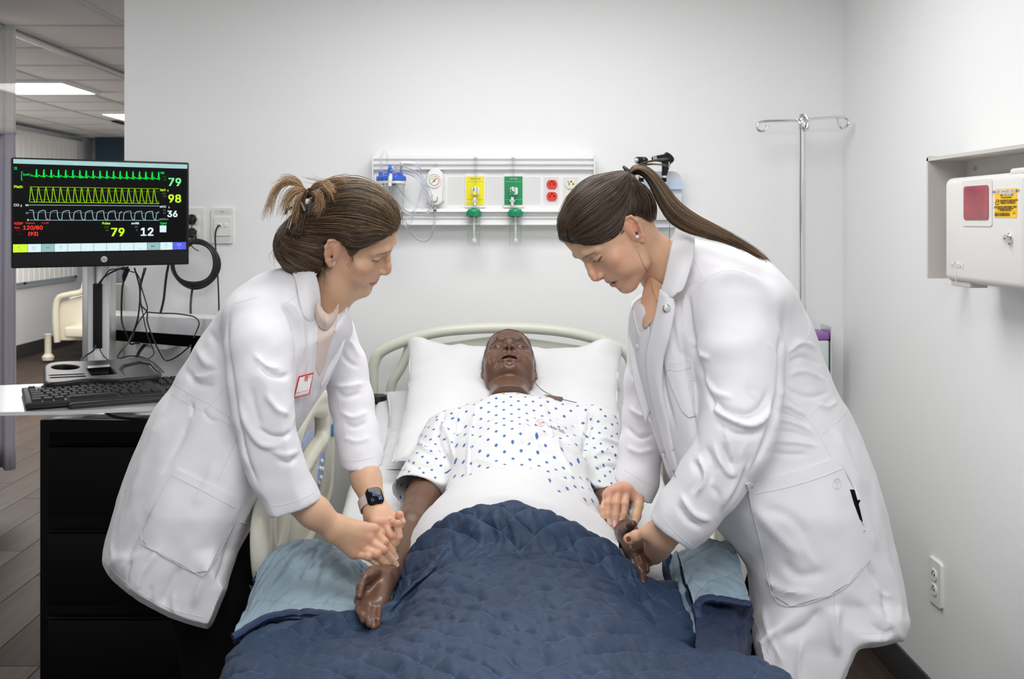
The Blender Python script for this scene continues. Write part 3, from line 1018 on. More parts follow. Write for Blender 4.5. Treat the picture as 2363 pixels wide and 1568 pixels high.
# ---------------------------------------------------------------- infusion pole
t = empty('infusion_pole', P(1851, 1400, 3.2)); t.location.z = 0; tag(t, 'chrome infusion pole with two looped hooks by the right corner', 'pole')
pc = P(1851, 300, 3.2); zt_ = P(0, 292, 3.2).z
MB().tube([(pc.x, 3.2, .06), (pc.x, 3.2, 1.05)], .0135, 20).build('lower_tube', M_chrome, t)
MB().tube([(pc.x, 3.2, 1.0), (pc.x, 3.2, zt_)], .0108, 20).build('upper_tube', M_chrome, t)
mb = MB().lathe([(.012, 0), (.013, .004), (.013, .03), (.010, .045), (.005, .05), (0, .05)], (pc.x, 3.2, zt_ - .01)); mb.build('top_cap', M_chrome, t)
def PP(a, b, d=3.2, o=0): return P(a, b, d) + Vector((0, o, 0))
MB().tube(catmull([PP(1851, 279), PP(1800, 279), PP(1768, 280), PP(1754, 283), PP(1747, 291), PP(1752, 301), PP(1762, 303), PP(1769, 297), PP(1770, 287)], 8), .0042, 10).build('hook', M_chrome, t)
MB().tube(catmull([PP(1851, 276), PP(1900, 273), PP(1935, 271), PP(1950, 272), PP(1958, 281), PP(1954, 292), PP(1944, 296), PP(1937, 289), PP(1933, 275)], 8), .0042, 10).build('hook', M_chrome, t)
MB().tube(catmull([PP(1838, 277, 3.2, -.01), PP(1845, 288, 3.2, -.02), PP(1853, 300, 3.2, -.02), PP(1860, 300, 3.2, -.012), PP(1863, 291, 3.2, -.01)], 8), .0045, 10).build('hook', M_chrome, t)
MB().tube(catmull([PP(1856, 266, 3.2, -.012), PP(1861, 280, 3.2, -.018), PP(1858, 296, 3.2, -.018)], 8), .0045, 10).build('hook', M_chrome, t)
for k in range(5):
    an = 2 * math.pi * k / 5 + .3
    l_ = MB().tube([(pc.x, 3.2, .075), (pc.x + .12 * math.cos(an), 3.2 + .10 * math.sin(an), .05)], .010, 10).build('leg', M_chrome, t)
    MB().lathe([(.02, -.008), (.022, 0), (.02, .008)], (pc.x + .12 * math.cos(an), 3.2 + .10 * math.sin(an), .024), (math.sin(an), -math.cos(an), 0), 14).build('caster', M_black, l_)

# purple-topped dispenser near the corner
t = empty('wipes_dispenser', P(1898, 830, 3.24)); tag(t, 'small grey dispenser with purple lid on the wall by the corner', 'dispenser')
c0, c1 = P(1872, 784, 3.24), P(1908, 900, 3.24)
MB().box(((c0.x + c1.x) / 2, 3.27, (c0.z + c1.z) / 2), (c1.x - c0.x, .11, c0.z - c1.z), bev=.006).build('dispenser_body', mat('pale_grey_plastic', (.62, .68, .66), .4), t)
c2 = P(1868, 766, 3.24)
MB().box(((c2.x + c1.x) / 2, 3.27, (c2.z + c0.z) / 2), (c1.x - c2.x + .004, .115, c2.z - c0.z), bev=.008).build('lid', mat('purple_plastic', (.28, .12, .38), .35), t)
MB().box((c1.x + .004, 3.26, (c0.z + c1.z) / 2 + .02), (.004, .10, c0.z - c1.z + .05)).build('wall_bracket', M_chrome, t)
# ---------------------------------------------------------------- headwall service panel
t = empty('headwall_panel', P(1118, 521, D)); tag(t, 'long white medical service panel mounted above the bed', 'panel')
M_pan = mat('panel_white', (.80, .80, .80), .38)
M_panel2 = mat('panel_satin', (.70, .70, .70), .5, bump=(600, .2, .0006))
x0, x1 = (866 - CX) * D / F, (1371 - CX) * 3.27 / F
def zz(py, d=3.26): return CAMZ - (py - HY) * d / F
prof = [(359, .0), (359, .055), (366, .060), (368, .050), (371, .050), (373, .058), (377, .066), (379, .066), (381, .055), (385, .055), (387, .064), (391, .064), (393, .050), (396, .046),
        (481, .046), (482, .070), (489, .074), (491, .060), (494, .052), (499, .052), (501, .060), (503, .060), (505, .052), (511, .052), (513, .062), (519, .064), (521, .058), (521, .0)]
pts = [(D - o, zz(py)) for py, o in prof]
n = len(pts)
V = [(x0, a, b) for a, b in pts] + [(x1, a, b) for a, b in pts]
mb = MB().add(V, [tuple(range(n)), tuple(range(2 * n - 1, n - 1, -1))] + [((i + 1) % n, i, n + i, n + (i + 1) % n) for i in range(n)])
mb.build('rail_body', M_pan, t)
yp = D - .046
for s_, xx in ((-1, x0), (1, x1)):
    MB().box((xx, D - .037, zz(440)), (.005, .078, zz(357) - zz(523)), bev=.002).build('end_cap', M_pan, t)
def Q(zx, zy, d=yp):
    """zoomed reading of the panel to a point at depth d"""
    return P(840 + zx / 4.22, 330 + zy / 4.22, d)
def blank(a, b, c, e, name='blank_plate', parent=t):
    p, q = Q(a, c), Q(b, e)
    fr = MB()
    w, h = q.x - p.x, p.z - q.z; cx, cz = (p.x + q.x) / 2, (p.z + q.z) / 2
    o = rrect(w, h, .006, 5, cx, cz)
    fr.tube([(x, yp, z) for x, z in o + [o[0]]], .0011, 6)
    r = fr.build(name, M_pan, parent)
    MB().prism(rrect(w - .003, h - .003, .005, 5, cx, cz), yp - .0004, yp + .002).build('recess_face', M_panel2, r)
blank(815, 965, 336, 600); blank(1188, 1342, 336, 600); blank(1563, 1716, 336, 600); blank(1748, 1898, 336, 600); blank(1938, 2090, 336, 600)
M_red = mat('red_receptacle', (.72, .045, .02), .3); M_ivory = mat('ivory_receptacle', (.75, .72, .55), .3)
for zx, mm, lab in ((1829, M_red, 'red hospital-grade duplex outlet in the service panel'), (2015, M_ivory, 'ivory duplex outlet in the service panel beside the red one')):
    c = Q(zx, 463)
    o = empty('power_outlet', c); tag(o, lab, 'outlet')
    duplex_faces('receptacle', o, None, mm, M_dark, Matrix.Translation((c.x, yp - .001, c.z)) @ Matrix.Scale(.70 / .69, 4), green=True)

M_yelp = mat('yellow_plate', (.85, .76, .02), .4); M_grnp = mat('green_plate', (.005, .27, .09), .4)
M_grn = mat('green_plastic', (.01, .30, .13), .32)
M_ykn = mat('yellow_knob', (.85, .75, .02), .3)
def glass_(name, color, rough, alpha):
    return mat(name, color, rough, trans=1.0, ior=1.12, alpha=alpha)
M_clear = glass_('clear_plastic', (.93, .96, .95), .04, .55)
M_tubec = glass_('clear_tubing', (.86, .88, .94), .08, .75)
M_tick = mat('green_ink', (.02, .22, .16), .5)
def gas(zx, mm, knobm, title, label, lab2, lab3, kx, hx):
    p, q = Q(zx - 99, 300), Q(zx + 99, 632)
    g = empty('gas_outlet', ((p.x + q.x) / 2, yp, q.z)); tag(g, label, 'gas outlet')
    w, h = q.x - p.x, p.z - q.z; cx, cz = (p.x + q.x) / 2, (p.z + q.z) / 2
    MB().prism(rrect(w, h, .005, 5, cx, cz), yp - .008, yp - .0006).build('outlet_frame', M_white, g)
    p2, q2 = Q(zx - 90, 327, yp - .008), Q(zx + 88, 604, yp - .008)
    pl = MB().prism(rrect(q2.x - p2.x, p2.z - q2.z, .002, 3, (p2.x + q2.x) / 2, (p2.z + q2.z) / 2), yp - .0095, yp - .0078).build('colour_plate', mm, g)
    ink = M_ink if title[0] == 'M' else M_swht
    make_text('print', title, .0058, ink, pl, Matrix.Translation(Q(zx, 350, yp - .0098)) @ Matrix.Rotation(math.pi / 2, 4, 'X'), depth=.0001)
    for zy in (378, 552):
        a, b = Q(zx - 78, zy), Q(zx + 78, zy)
        MB().box(((a.x + b.x) / 2, yp - .0097, a.z), (b.x - a.x, .0003, .0005)).build('print', ink, pl)
    # socket
    c = Q(zx + 4, 470)
    MB().prism(rrect(.024, .024, .004, 4, c.x, c.z), yp - .018, yp - .009).build('socket', M_white, g)
    # flowmeter
    f = empty('flowmeter', Q(zx + 4, 470, yp - .03)); tag(f, lab2, 'flowmeter')
    df = yp - .034
    MB().tube([Q(kx, 470, yp - .017), Q(kx, 470, df)], .008, 16).build('stem', M_chrome, f)
    a, b = Q(kx, 420, df), Q(kx + 4, 520, df)
    MB().lathe([(.0085, 0), (.009, .002), (.009, .022), (.0075, .026), (0, .026)], Q(kx, 510, df)).build('valve_body', M_chrome, f)
    MB().lathe([(.0065, 0), (.0075, .001), (.0075, .010), (.006, .013), (0, .013)], Q(kx - 4, 490, df - .007), (0, -1, 0), 20).build('knob', knobm, f)
    MB().tube([Q(kx + 2, 408, df), Q(kx + 4, 130, df)], .0060, 18).build('flow_tube', M_clear, f)
    MB().tube([Q(kx + 2, 408, df), Q(kx + 4, 150, df)], .0022, 10).build('inner_tube', M_clear, f)
    MB().lathe([(.0058, 0), (.0058, .003), (0, .003)], Q(kx + 4, 152, df)).build('tube_cap', M_chrome, f)
    mb = MB()
    for k in range(14):
        c = Q(kx + 4, 175 + k * 16, df - .0062); mb.box(c, (.005 if k % 2 else .0075, .0003, .0006))
    mb.build('scale_mark', M_tick, f)
    mb = MB().lathe([(.0045, -.012), (.0045, 0), (.0085, .0), (.0085, .007), (.005, .008), (.004, .012), (.0055, .018), (0, .018)], Q(kx - 4, 575, df), (0, 0, 1), 6)
    mb.build('hex_nut', M_chrome, f)
    MB().lathe([(.0055, 0), (.006, .004), (.0045, .008), (0, .008)], Q(kx - 4, 618, df)).build('adapter', M_chrome, f)
    # humidifier bottle
    h_ = empty('humidifier_bottle', Q(hx, 1000, df)); tag(h_, lab3, 'bottle')
    cz = Q(hx, 700, df)
    MB().lathe([(0, .0235), (.0075, .0235), (.0080, .019), (.0185, .0185), (.0205, .016), (.0215, .012), (.0228, .0112), (.0228, -.004), (.0215, -.005), (0, -.005)], cz, (0, 0, 1), 32).build('bottle_cap', M_grn, h_)
    mb = MB()
    for k in range(18):
        an = 2 * math.pi * k / 18; mb.box((cz.x + .0228 * math.cos(an), cz.y + .0228 * math.sin(an), cz.z + .004), (.003, .003, .014), rot=Euler((0, 0, an)))
    mb.build('grip', M_grn, h_)
    MB().tube([cz + Vector((0, -.02, .008)), cz + Vector((0, -.032, .009))], .0028, 10).build('outlet_nipple', M_grn, h_)
    zb_ = Q(hx, 1003, df).z
    hh = cz.z - zb_
    MB().lathe([(.0205, -.005), (.0208, -hh * .4), (.0196, -hh), (0, -hh), (0, -hh + .001), (.0186, -hh + .001), (.0197, -hh * .4), (.0195, -.005)], cz, (0, 0, 1), 32).build('bottle_jar', M_clear, h_)
    MB().tube([cz + Vector((0, 0, -.005)), cz + Vector((.001, 0, -hh + .022))], .0028, 10).build('dip_tube', mat('ivory_tube', (.75, .74, .66), .4), h_)
    MB().lathe([(0, 0), (.0065, 0), (.0072, .003), (.0072, .009), (.006, .012), (0, .012)], cz + Vector((.001, 0, -hh + .012))).build('diffuser', M_white, h_)
    mb = MB()
    for k, (zy, nn) in enumerate(((810, 9), (848, 11), (862, 8), (895, 10))):
        for j in range(nn):
            an = math.radians(-150 + 120 * j / nn + 6 * (j % 2)); z = Q(hx, zy, df).z
            mb.box((cz.x + .0212 * math.cos(an), cz.y + .0212 * math.sin(an), z), (.0004, .0028, .0009), rot=Euler((0, 0, an)))
    mb.build('printed_mark', M_tick, h_)
gas(1083, M_yelp, M_ykn, 'MEDICAL AIR', 'yellow medical air outlet plate on the service panel', 'clear flowmeter with yellow knob on the medical air outlet', 'clear humidifier jar with green cap under the yellow outlet', 1082, 1070)
gas(1456, M_grnp, mat('green_knob', (.005, .27, .10), .3), 'OXYGEN', 'green oxygen outlet plate on the service panel', 'clear flowmeter with green knob on the oxygen outlet', 'clear humidifier jar with green cap under the green outlet', 1448, 1474)

# suction regulator
c = Q(695, 400, yp - .03)
t = empty('suction_regulator', c); tag(t, 'white suction regulator with round coloured gauge on the panel', 'regulator')
MB().prism(rrect(.048, .088, .006, 5, Q(715, 430).x, Q(0, 440).z), yp - .010, yp - .0006).build('backplate', M_white, t)
body = []
for a in range(0, 181, 12): body.append((c.x + .026 * math.cos(math.radians(a)), Q(0, 330).z + .026 * math.sin(math.radians(a))))
for a in range(180, 361, 12): body.append((c.x + .0235 * math.cos(math.radians(a)), Q(0, 560).z + .017 * math.sin(math.radians(a))))
mb = MB().prism(body, yp - .042, yp - .009); o = mb.build('regulator_body', M_white, t)
bv = o.modifiers.new('b', 'BEVEL'); bv.width = .004; bv.segments = 3
gc = Q(683, 370, yp - .044)
MB().lathe([(0, .0), (.0235, .0), (.0240, .002), (.0240, .005), (.0225, .006), (.0225, .003), (0, .003)], (gc.x, yp - .040, gc.z), (0, -1, 0), 40).build('gauge_rim', M_white, t)
fc = MB().lathe([(0, 0), (.0224, 0), (.0224, .0005), (0, .0005)], (gc.x, yp - .0432, gc.z), (0, -1, 0), 40).build('gauge_face', M_swht, t)
for a0, a1, col, nm in ((150, 240, (.01, .35, .08), 'green_band'), (95, 150, (.85, .75, .02), 'yellow_band'), (40, 95, (.85, .30, .02), 'orange_band'), (-120, 40, (.75, .03, .03), 'red_band')):
    pts = [(gc.x + .0150 * math.cos(math.radians(a)), yp - .0440, gc.z + .0150 * math.sin(math.radians(a))) for a in np.linspace(a0, a1, 24)]
    MB().tube(pts, .0010, 6).build(nm, mat(nm, col, .4), fc)
mb = MB()
for a in range(-130, 231, 15): mb.box((gc.x + .0192 * math.cos(math.radians(a)), yp - .0440, gc.z + .0192 * math.sin(math.radians(a))), (.0026, .0003, .0006), rot=Euler((0, -math.radians(a), 0)))
mb.build('tick_mark', M_ink, fc)
mb = MB(); mb.tube([(gc.x - .010, yp - .0450, gc.z - .009), (gc.x + .007, yp - .0450, gc.z + .0075)], [.0004, .0009], 6); mb.lathe([(.0025, 0), (.0025, .002), (0, .002)], (gc.x, yp - .044, gc.z), (0, -1, 0), 14)
mb.build('needle', M_ink, fc)
make_text('print', 'Amvex', .0065, mat('blue_ink', (.05, .12, .4), .5), fc, Matrix.Translation((gc.x, yp - .0438, gc.z + .007)) @ Matrix.Rotation(math.pi / 2, 4, 'X'), depth=.0001)
kc = Q(685, 540, yp - .042)
MB().lathe([(.0125, 0), (.0125, .006), (.0105, .010), (.0095, .0105), (.0095, .008), (0, .008)], (kc.x, yp - .042, kc.z), (0, -1, 0), 30).build('control_knob', M_steel, t)
MB().lathe([(.0092, 0), (.0088, .0018), (0, .002)], (kc.x, yp - .050, kc.z), (0, -1, 0), 30).build('knob_cap', M_white, t)
MB().lathe([(.003, 0), (.003, .006), (.0022, .008), (0, .009)], Q(697, 216, yp - .025)).build('top_button', M_steel, t)
MB().tube([Q(690, 620, yp - .03), Q(690, 740, yp - .03)], [.0036, .0028], 12).build('hose_barb', M_chrome, t)
MB().lathe([(.005, 0), (.005, .006), (0, .006)], Q(690, 668, yp - .03)).build('collar', mat('dark_green', (.01, .16, .08), .4), t)

# suction canister
cc = Q(265, 340, yp - .075)
t = empty('suction_canister', Q(265, 890, yp - .075)); tag(t, 'clear suction canister with blue lid hung on the panel', 'canister')
M_blid = mat('blue_lid', (.035, .12, .60), .32)
MB().lathe([(0, .010), (.040, .008), (.0475, .003), (.0485, -.001), (.0485, -.009), (.046, -.010), (0, -.010)], cc, (0, 0, 1), 44).build('lid', M_blid, t)
mb = MB()
mb.lathe([(.009, 0), (.009, .018), (.0065, .020), (.0065, .026), (0, .026)], cc + Vector((-.004, 0, .006)), n=18)
mb.lathe([(.006, 0), (.006, .014), (0, .014)], cc + Vector((-.033, -.01, .004)), n=14)
mb.lathe([(.0055, 0), (.0055, .012), (0, .012)], cc + Vector((.026, -.01, .004)), n=14)
mb.box(cc + Vector((.008, -.005, .010)), (.06, .02, .010), bev=.003)
mb.build('lid_port', M_blid, t)
MB().lathe([(.0052, 0), (.0048, .012), (0, .012)], cc + Vector((-.004, 0, .030)), n=14).build('elbow_port', mat('bright_blue', (.05, .25, .75), .35), t)
hz = cc.z - Q(0, 890, yp - .075).z
MB().lathe([(.0465, -.010), (.0465, -.022), (.044, -.024), (.043, -.03), (.0375, -hz), (0, -hz), (0, -hz + .001), (.0362, -hz + .001), (.0418, -.03), (.0450, -.02), (.0450, -.010)], cc, (0, 0, 1), 44).build('jar', M_clear, t)
MB().lathe([(.0470, -.011), (.0470, -.019), (.0455, -.019), (.0455, -.011)], cc, (0, 0, 1), 44).build('jar_rim', mat('frosted_rim', (.75, .78, .82), .3), t)
mb = MB()
for k in range(16):
    z = cc.z - .035 - k * .006; mb.box((cc.x + .002, cc.y - .0425 + k * .0003, z), (.010 if k % 4 == 0 else .005, .0003, .0006))
mb.build('volume_mark', M_tick, t)
mb = MB(); mb.box((cc.x, (yp + cc.y) / 2 + .02, cc.z - .015), (.03, abs(yp - cc.y) - .04, .02), bev=.003); mb.build('mount_bracket', M_white, t)
# tubing
dt = yp - .13
def tubing(pts, label, r=.0042):
    c = catmull([Q(a, b, d) for a, b, d in pts], 8)
    o = MB().tube(c, r, 10).build('suction_tubing', M_tubec); tag(o, label, 'tubing'); return o
a = cc + Vector((-.004, 0, .04))
tubing([(222, 200, yp - .075), (222, 130, yp - .08), (195, 90, yp - .09), (168, 140, yp - .11), (175, 300, dt), (205, 430, dt), (260, 540, dt), (330, 650, dt), (400, 640, dt), (440, 560, dt + .01), (300, 330, dt + .01)][:8] +
       [(380, 740, dt), (450, 860, dt), (520, 935, dt), (590, 955, dt), (640, 920, dt + .02), (672, 850, dt + .05), (690, 740, yp - .03)], 'long clear suction tube looping up from the blue lid and down to the regulator')
tubing([(253, 400, dt - .01), (250, 450, dt - .01), (290, 560, dt - .01), (380, 650, dt - .01), (480, 700, dt - .01), (580, 700, dt - .01), (645, 650, dt - .01), (660, 570, dt), (640, 480, dt), (590, 380, dt + .01), (520, 300, dt + .01), (430, 255, dt + .01), (340, 235, dt), (280, 260, dt - .01), (255, 310, dt - .01)], 'coiled clear suction tube with white connector before the canister')
tubing([(288, 300, dt + .01), (300, 400, dt + .01), (370, 500, dt + .01), (470, 590, dt + .01), (570, 630, dt + .01), (625, 600, dt + .01), (630, 540, dt + .02), (590, 440, dt + .02), (500, 330, dt + .02), (400, 290, dt + .03), (310, 260, dt + .02)], 'inner loop of clear suction tube over the jar')
tubing([(490, 200, dt + .03), (540, 250, dt + .03), (570, 350, dt + .03), (560, 480, dt + .03), (510, 620, dt + .03), (460, 740, dt + .03), (430, 880, dt + .03)], 'clear suction tube hanging from the white angled connector')
o = MB().tube(catmull([Q(250, 420, dt - .01), Q(252, 380, dt - .01), Q(256, 345, dt - .01), Q(262, 300, dt - .01)], 4), [.0056] * 5 + [.0068] * 5 + [.005] * 3, 12).build('tube_connector', M_white); tag(o, 'white tube connector on the coiled suction tube', 'connector')
o = MB().tube(catmull([Q(365, 275, yp - .08), Q(366, 205, dt + .02), Q(380, 195, dt + .02), Q(440, 195, dt + .02), Q(495, 202, dt + .03)], 5), .0058, 12).build('elbow_connector', M_white); tag(o, 'white angled tube connector above the blue lid', 'connector')

# diagnostic instrument station behind the right nurse's head
def O(zx, zy, d=3.24): return P(1260 + zx / 3.733, 340 + zy / 3.733, d)
t = empty('diagnostic_station', O(960, 600, 3.3)); tag(t, 'pale wall station holding two black diagnostic handles', 'instrument station')
M_pale = mat('pale_lilac_plastic', (.66, .67, .75), .35)
c = O(960, 450, 3.3)
mb = MB().prism(rrect(.155, .185, .03, 6, c.x, c.z - .0), 3.285, 3.329); mb.build('station_body', M_pale, t)
MB().prism(rrect(.158, .022, .006, 4, c.x, O(0, 330).z), 3.27, 3.29).build('cradle_strip', mat('pale_blue', (.50, .62, .78), .35), t)
MB().prism(rrect(.12, .05, .008, 4, c.x, O(0, 560).z), 3.27, 3.29).build('control_strip', M_alu, t)
for nm, bx, lab in (('otoscope', 820, 'black otoscope head resting in the left cradle'), ('ophthalmoscope', 1015, 'taller black ophthalmoscope head resting in the right cradle')):
    i_ = empty(nm, O(bx, 320)); tag(i_, lab, 'instrument')
    MB().tube([O(bx, 500), O(bx, 300)], .0105, 18).build('handle', M_alu, i_)
    MB().tube([O(bx, 306), O(bx, 262)], .0085, 18).build('knurled_collar', M_blackm, i_)
    MB().tube([O(bx, 264), O(bx, 246)], .0095, 18).build('chrome_ring', M_chrome, i_)
    if nm == 'otoscope':
        g = G(tuple(O(730, 180, 3.18)), tuple(O(900, 40, 3.29)), .0012)
        g.cone(O(820, 240), O(835, 150), .007, .011, k=.004); g.cone(O(845, 118), O(790, 112, 3.22), .0135, .0115, k=.006)
        v, q = g.mesh(); link('scope_head', mesh_np('s', v, q), M_black, i_)
        MB().lathe([(.0085, 0), (.0075, .004), (.0045, .010), (.0030, .011), (0, .010)], O(785, 112, 3.215), (-.9, -.4, 0)).build('speculum', M_chrome, i_)
    else:
        g = G(tuple(O(890, 240, 3.18)), tuple(O(1110, 20, 3.29)), .0012)
        g.cone(O(1018, 240), O(1035, 140), .0085, .014, k=.005); g.cone(O(1045, 95), O(945, 98, 3.22), .0155, .0095, k=.008); g.cone(O(1040, 60), O(1075, 105), .006, .011, k=.008)
        v, q = g.mesh(); link('scope_head', mesh_np('s', v, q), M_black, i_)
        MB().lathe([(.0095, 0), (.0098, .004), (.0085, .011), (.006, .012), (.006, .006), (0, .006)], O(945, 99, 3.218), (-.95, -.3, 0)).build('lens_ring', M_steel, i_)
        MB().lathe([(.0075, 0), (.0080, .003), (0, .004)], O(1082, 105, 3.235), (1, -.2, 0)).build('eyepiece', M_black, i_)
        mb = MB(); [mb.box(O(1061, 130 + 9 * k, 3.226), (.004, .001, .0015)) for k in range(6)]; mb.build('dial_mark', M_swht, i_)
    mb = MB(); [mb.box(O(838 if nm == 'otoscope' else 992, 95 + 12 * k, 3.222), (.009, .003, .0008)) for k in range(2)]; mb.build('printed_mark', M_swht, i_)

# ---------------------------------------------------------------- plates on the left part of the wall
t = empty('wall_power_outlet', P(453, 520, D)); tag(t, 'white wall outlet with two black plugs in it, beside the monitor', 'outlet')
c = P(450, 521, D)
MB().prism(rrect(.062, .116, .005, 4, c.x, c.z), D - .006, D - .0005).build('cover_plate', M_outlet, t)
duplex_faces('receptacle', t, None, M_outlet, M_dark, Matrix.Translation((c.x, D - .007, c.z)))
for i_, z in enumerate((507, 538)):
    o = empty('power_plug', P(444, z, 3.31)); tag(o, 'upper black power plug in the wall outlet by the monitor' if i_ == 0 else 'lower black power plug in the wall outlet by the monitor', 'plug')
    MB().lathe([(.017, 0), (.018, .004), (.017, .010), (.010, .016), (.008, .03), (0, .03)], P(444, z, 3.323), (-.35, -1, 0), 24).build('plug_body', M_black, o)
    MB().lathe([(.0175, 0), (.0175, .001), (0, .001)], P(446, z, 3.3232), (0, -1, 0), 24).build('plug_face', mat('clear_face', (.55, .55, .55), .1, .3), o)
t = empty('network_plate', P(514, 521, D)); tag(t, 'white raised network plate with black cable plugged in', 'wall plate')
c = P(514, 521, D)
MB().prism(rrect(.072, .118, .006, 5, c.x, c.z), D - .009, D - .0005).build('cover_plate', M_outlet, t)
MB().prism(rrect(.056, .062, .003, 4, c.x + .002, c.z - .003), D - .013, D - .009).build('jack_module', M_outlet, t)
for dz in (.046, -.046): MB().prism(rrect(.050, .014, .002, 3, c.x, c.z + dz), D - .0098, D - .0088).build('label_window', mat('label_tint', (.70, .71, .69), .4), t)
make_text('print', 'DATA', .005, M_ink, t, Matrix.Translation((c.x, D - .0100, c.z + .046)) @ Matrix.Rotation(math.pi / 2, 4, 'X'), depth=.0001)
for dx in (-.006, .014): MB().box((c.x + dx, D - .0135, c.z + .002), (.014, .003, .012), bev=.001).build('jack', M_white, t)


def cable(pts, r, label, d=None, n=8, name='cable', m=None, k=7):
    c = catmull([P(a, b, (d if d else e[0])) for a, b, *e in pts], k)
    o = MB().tube(c, r, n).build(name, m or M_cable); tag(o, label, 'cable'); return o
cable([(508, 521, 3.312), (503, 522, 3.29), (497, 540, 3.29), (498, 580, 3.29), (502, 630, 3.29), (505, 700, 3.29), (506, 790, 3.29)], .0025, 'thin black network cable dropping from the wall plate')
loops = []
for k in range(4):
    cx_, cy_ = 447 + k * 1.5, 607 + k * 1.0
    rx, ry = 47 + k * 3.0, 48 + k * 2.2
    loops += [(cx_ + rx * math.cos(a), cy_ + ry * math.sin(a) + 2 * math.sin(3 * a + k), 3.22 + .010 * k) for a in np.linspace(-2.4, 3.7, 22)]
cable([(444, 540, 3.28), (452, 552, 3.26), (430, 572, 3.25)] + loops + [(430, 560, 3.23), (400, 580, 3.2), (385, 630, 3.2), (378, 690, 3.2), (370, 724, 3.2)], .0040, 'thick black power cable coiled in loops beside the monitor', n=8, k=3)
cable([(447, 655, 3.24), (442, 680, 3.24), (440, 720, 3.22), (446, 770, 3.2), (444, 800, 3.18), (437, 840, 3.1)], .0038, 'black cable hanging below the coiled loops')
cable([(444, 508, 3.28), (440, 560, 3.27), (450, 575, 3.26), (458, 579, 3.25)], .0016, 'short thin black tie on the coiled cable')
# ---------------------------------------------------------------- monitor, pole, keyboard shelf, cabinet
AX, AY, BX, BY = (27 - CX) * 2.75 / F, 2.75, (437 - CX) * 3.0 / F, 3.0
mdir = Vector((BX - AX, BY - AY, 0)); MW = mdir.length; mdir.normalize()
mnor = Vector((mdir.y, -mdir.x, 0))           # towards the viewer side
MZT, MZB = P(27, 363, 2.75).z, P(25, 620, 2.75).z
def MS(px, py, off=0.0):
    """photo pixel to the screen plane"""
    k = (px - CX) / F
    t = (AY * k - AX) / ((BX - AX) - (BY - AY) * k)
    d = AY + t * (BY - AY)
    return Vector((k * d, d, CAMZ - (py - HY) * d / F)) + mnor * off
def MZ(zx, zy, off=0.0): return MS(20 + zx / 5.495, 350 + zy / 5.495, off)
Mm = Matrix(((mdir.x, 0, mnor.x), (mdir.y, 0, mnor.y), (0, 1, 0))).to_4x4()      # text: x along screen, y up
Mb = Matrix(((mdir.x, -mnor.x, 0), (mdir.y, -mnor.y, 0), (0, 0, 1)))
t = empty('patient_monitor', (AX + mdir.x * MW / 2, AY + mdir.y * MW / 2, MZB)); tag(t, 'black flat-screen monitor showing green, yellow and white vital signs', 'monitor')
mc = Vector((AX, AY, 0)) + mdir * (MW / 2); mc.z = (MZT + MZB) / 2
MB().box(mc - mnor * .018, (MW, .030, MZT - MZB), rot=Mb, bev=.004).build('housing', M_black, t)
MB().box(mc - mnor * .045, (MW * .5, .04, (MZT - MZB) * .55), rot=Mb, bev=.01).build('rear_housing', M_black, t)
def emi(name, c, s=1.0): return mat(name, (.0, .0, .0), .5, spec=.05, emit=(c, s))
E_blk = mat('screen_black', (.003, .003, .004), .35, spec=.12)
E_grn = emi('screen_green', srgb(20, 235, 80)); E_dgrn = emi('screen_dim_green', srgb(10, 110, 40)); E_lgrn = emi('screen_light_green', srgb(130, 245, 150))
E_yel = emi('screen_yellow', srgb(200, 255, 50)); E_yel2 = emi('screen_trace_yellow', srgb(165, 225, 20)); E_dyel = emi('screen_dim_yellow', srgb(90, 120, 30))
E_wht = emi('screen_white', srgb(225, 240, 245)); E_tr = emi('screen_trace_white', srgb(165, 205, 220)); E_dwh = emi('screen_dim_white', srgb(110, 130, 140))
E_red = emi('screen_red', srgb(255, 70, 50)); E_dred = emi('screen_dim_red', srgb(110, 25, 20)); E_teal = emi('screen_teal', srgb(165, 205, 205)); E_pale = emi('screen_pale', srgb(215, 238, 240))
E_ptl = emi('screen_grey_teal', srgb(150, 185, 185)); E_blu = emi('screen_blue', srgb(95, 100, 230)); E_lime = emi('screen_lime', srgb(205, 245, 60)); E_ink = emi('screen_ink', srgb(25, 50, 55))
def mquad(name, pts, m, parent, off):
    c = [MZ(a, b, off) for a, b in pts]; c2 = [q - mnor * .0004 for q in c]
    return MB().add([tuple(q) for q in c + c2], [(3, 2, 1, 0), (4, 5, 6, 7), (0, 1, 5, 4), (1, 2, 6, 5), (2, 3, 7, 6), (3, 0, 4, 7)]).build(name, m, parent)
scr = mquad('screen', [(60, 92), (2268, 165), (2252, 1242), (55, 1282)], E_blk, t, -.0026)
mquad('status_bar', [(60, 92), (2268, 165), (2266, 218), (60, 150)], E_teal, scr, -.0020)
FONT = None
def mtext(s, zx, zy, size, m, align='LEFT', bold=.0):
    o = make_text('screen_text', s, size / 5.495 / 830, m, scr, Matrix.Translation(MZ(zx, zy, -.0016)) @ Mm, align=align, depth=.0001, bold=bold)
    return o
B_ = .00022
mtext('II', 68, 212, 62, E_grn, bold=B_); mtext('1mV', 178, 290, 56, E_grn, bold=B_)
mtext('Pleth', 66, 445, 62, E_yel, bold=B_); mtext('CO', 64, 678, 60, E_wht, bold=B_); mtext('2', 148, 688, 46, E_wht, bold=B_)
mtext('50', 212, 680, 42, E_wht, bold=B_); mtext('25', 212, 780, 42, E_tr); mtext('0', 235, 868, 42, E_wht, bold=B_)
mtext('HR', 1925, 270, 54, E_grn, bold=B_); mtext('130', 1940, 318, 46, E_dgrn); mtext('50', 1962, 356, 46, E_dgrn)
mtext('79', 2020, 385, 205, E_lgrn, bold=.0010)
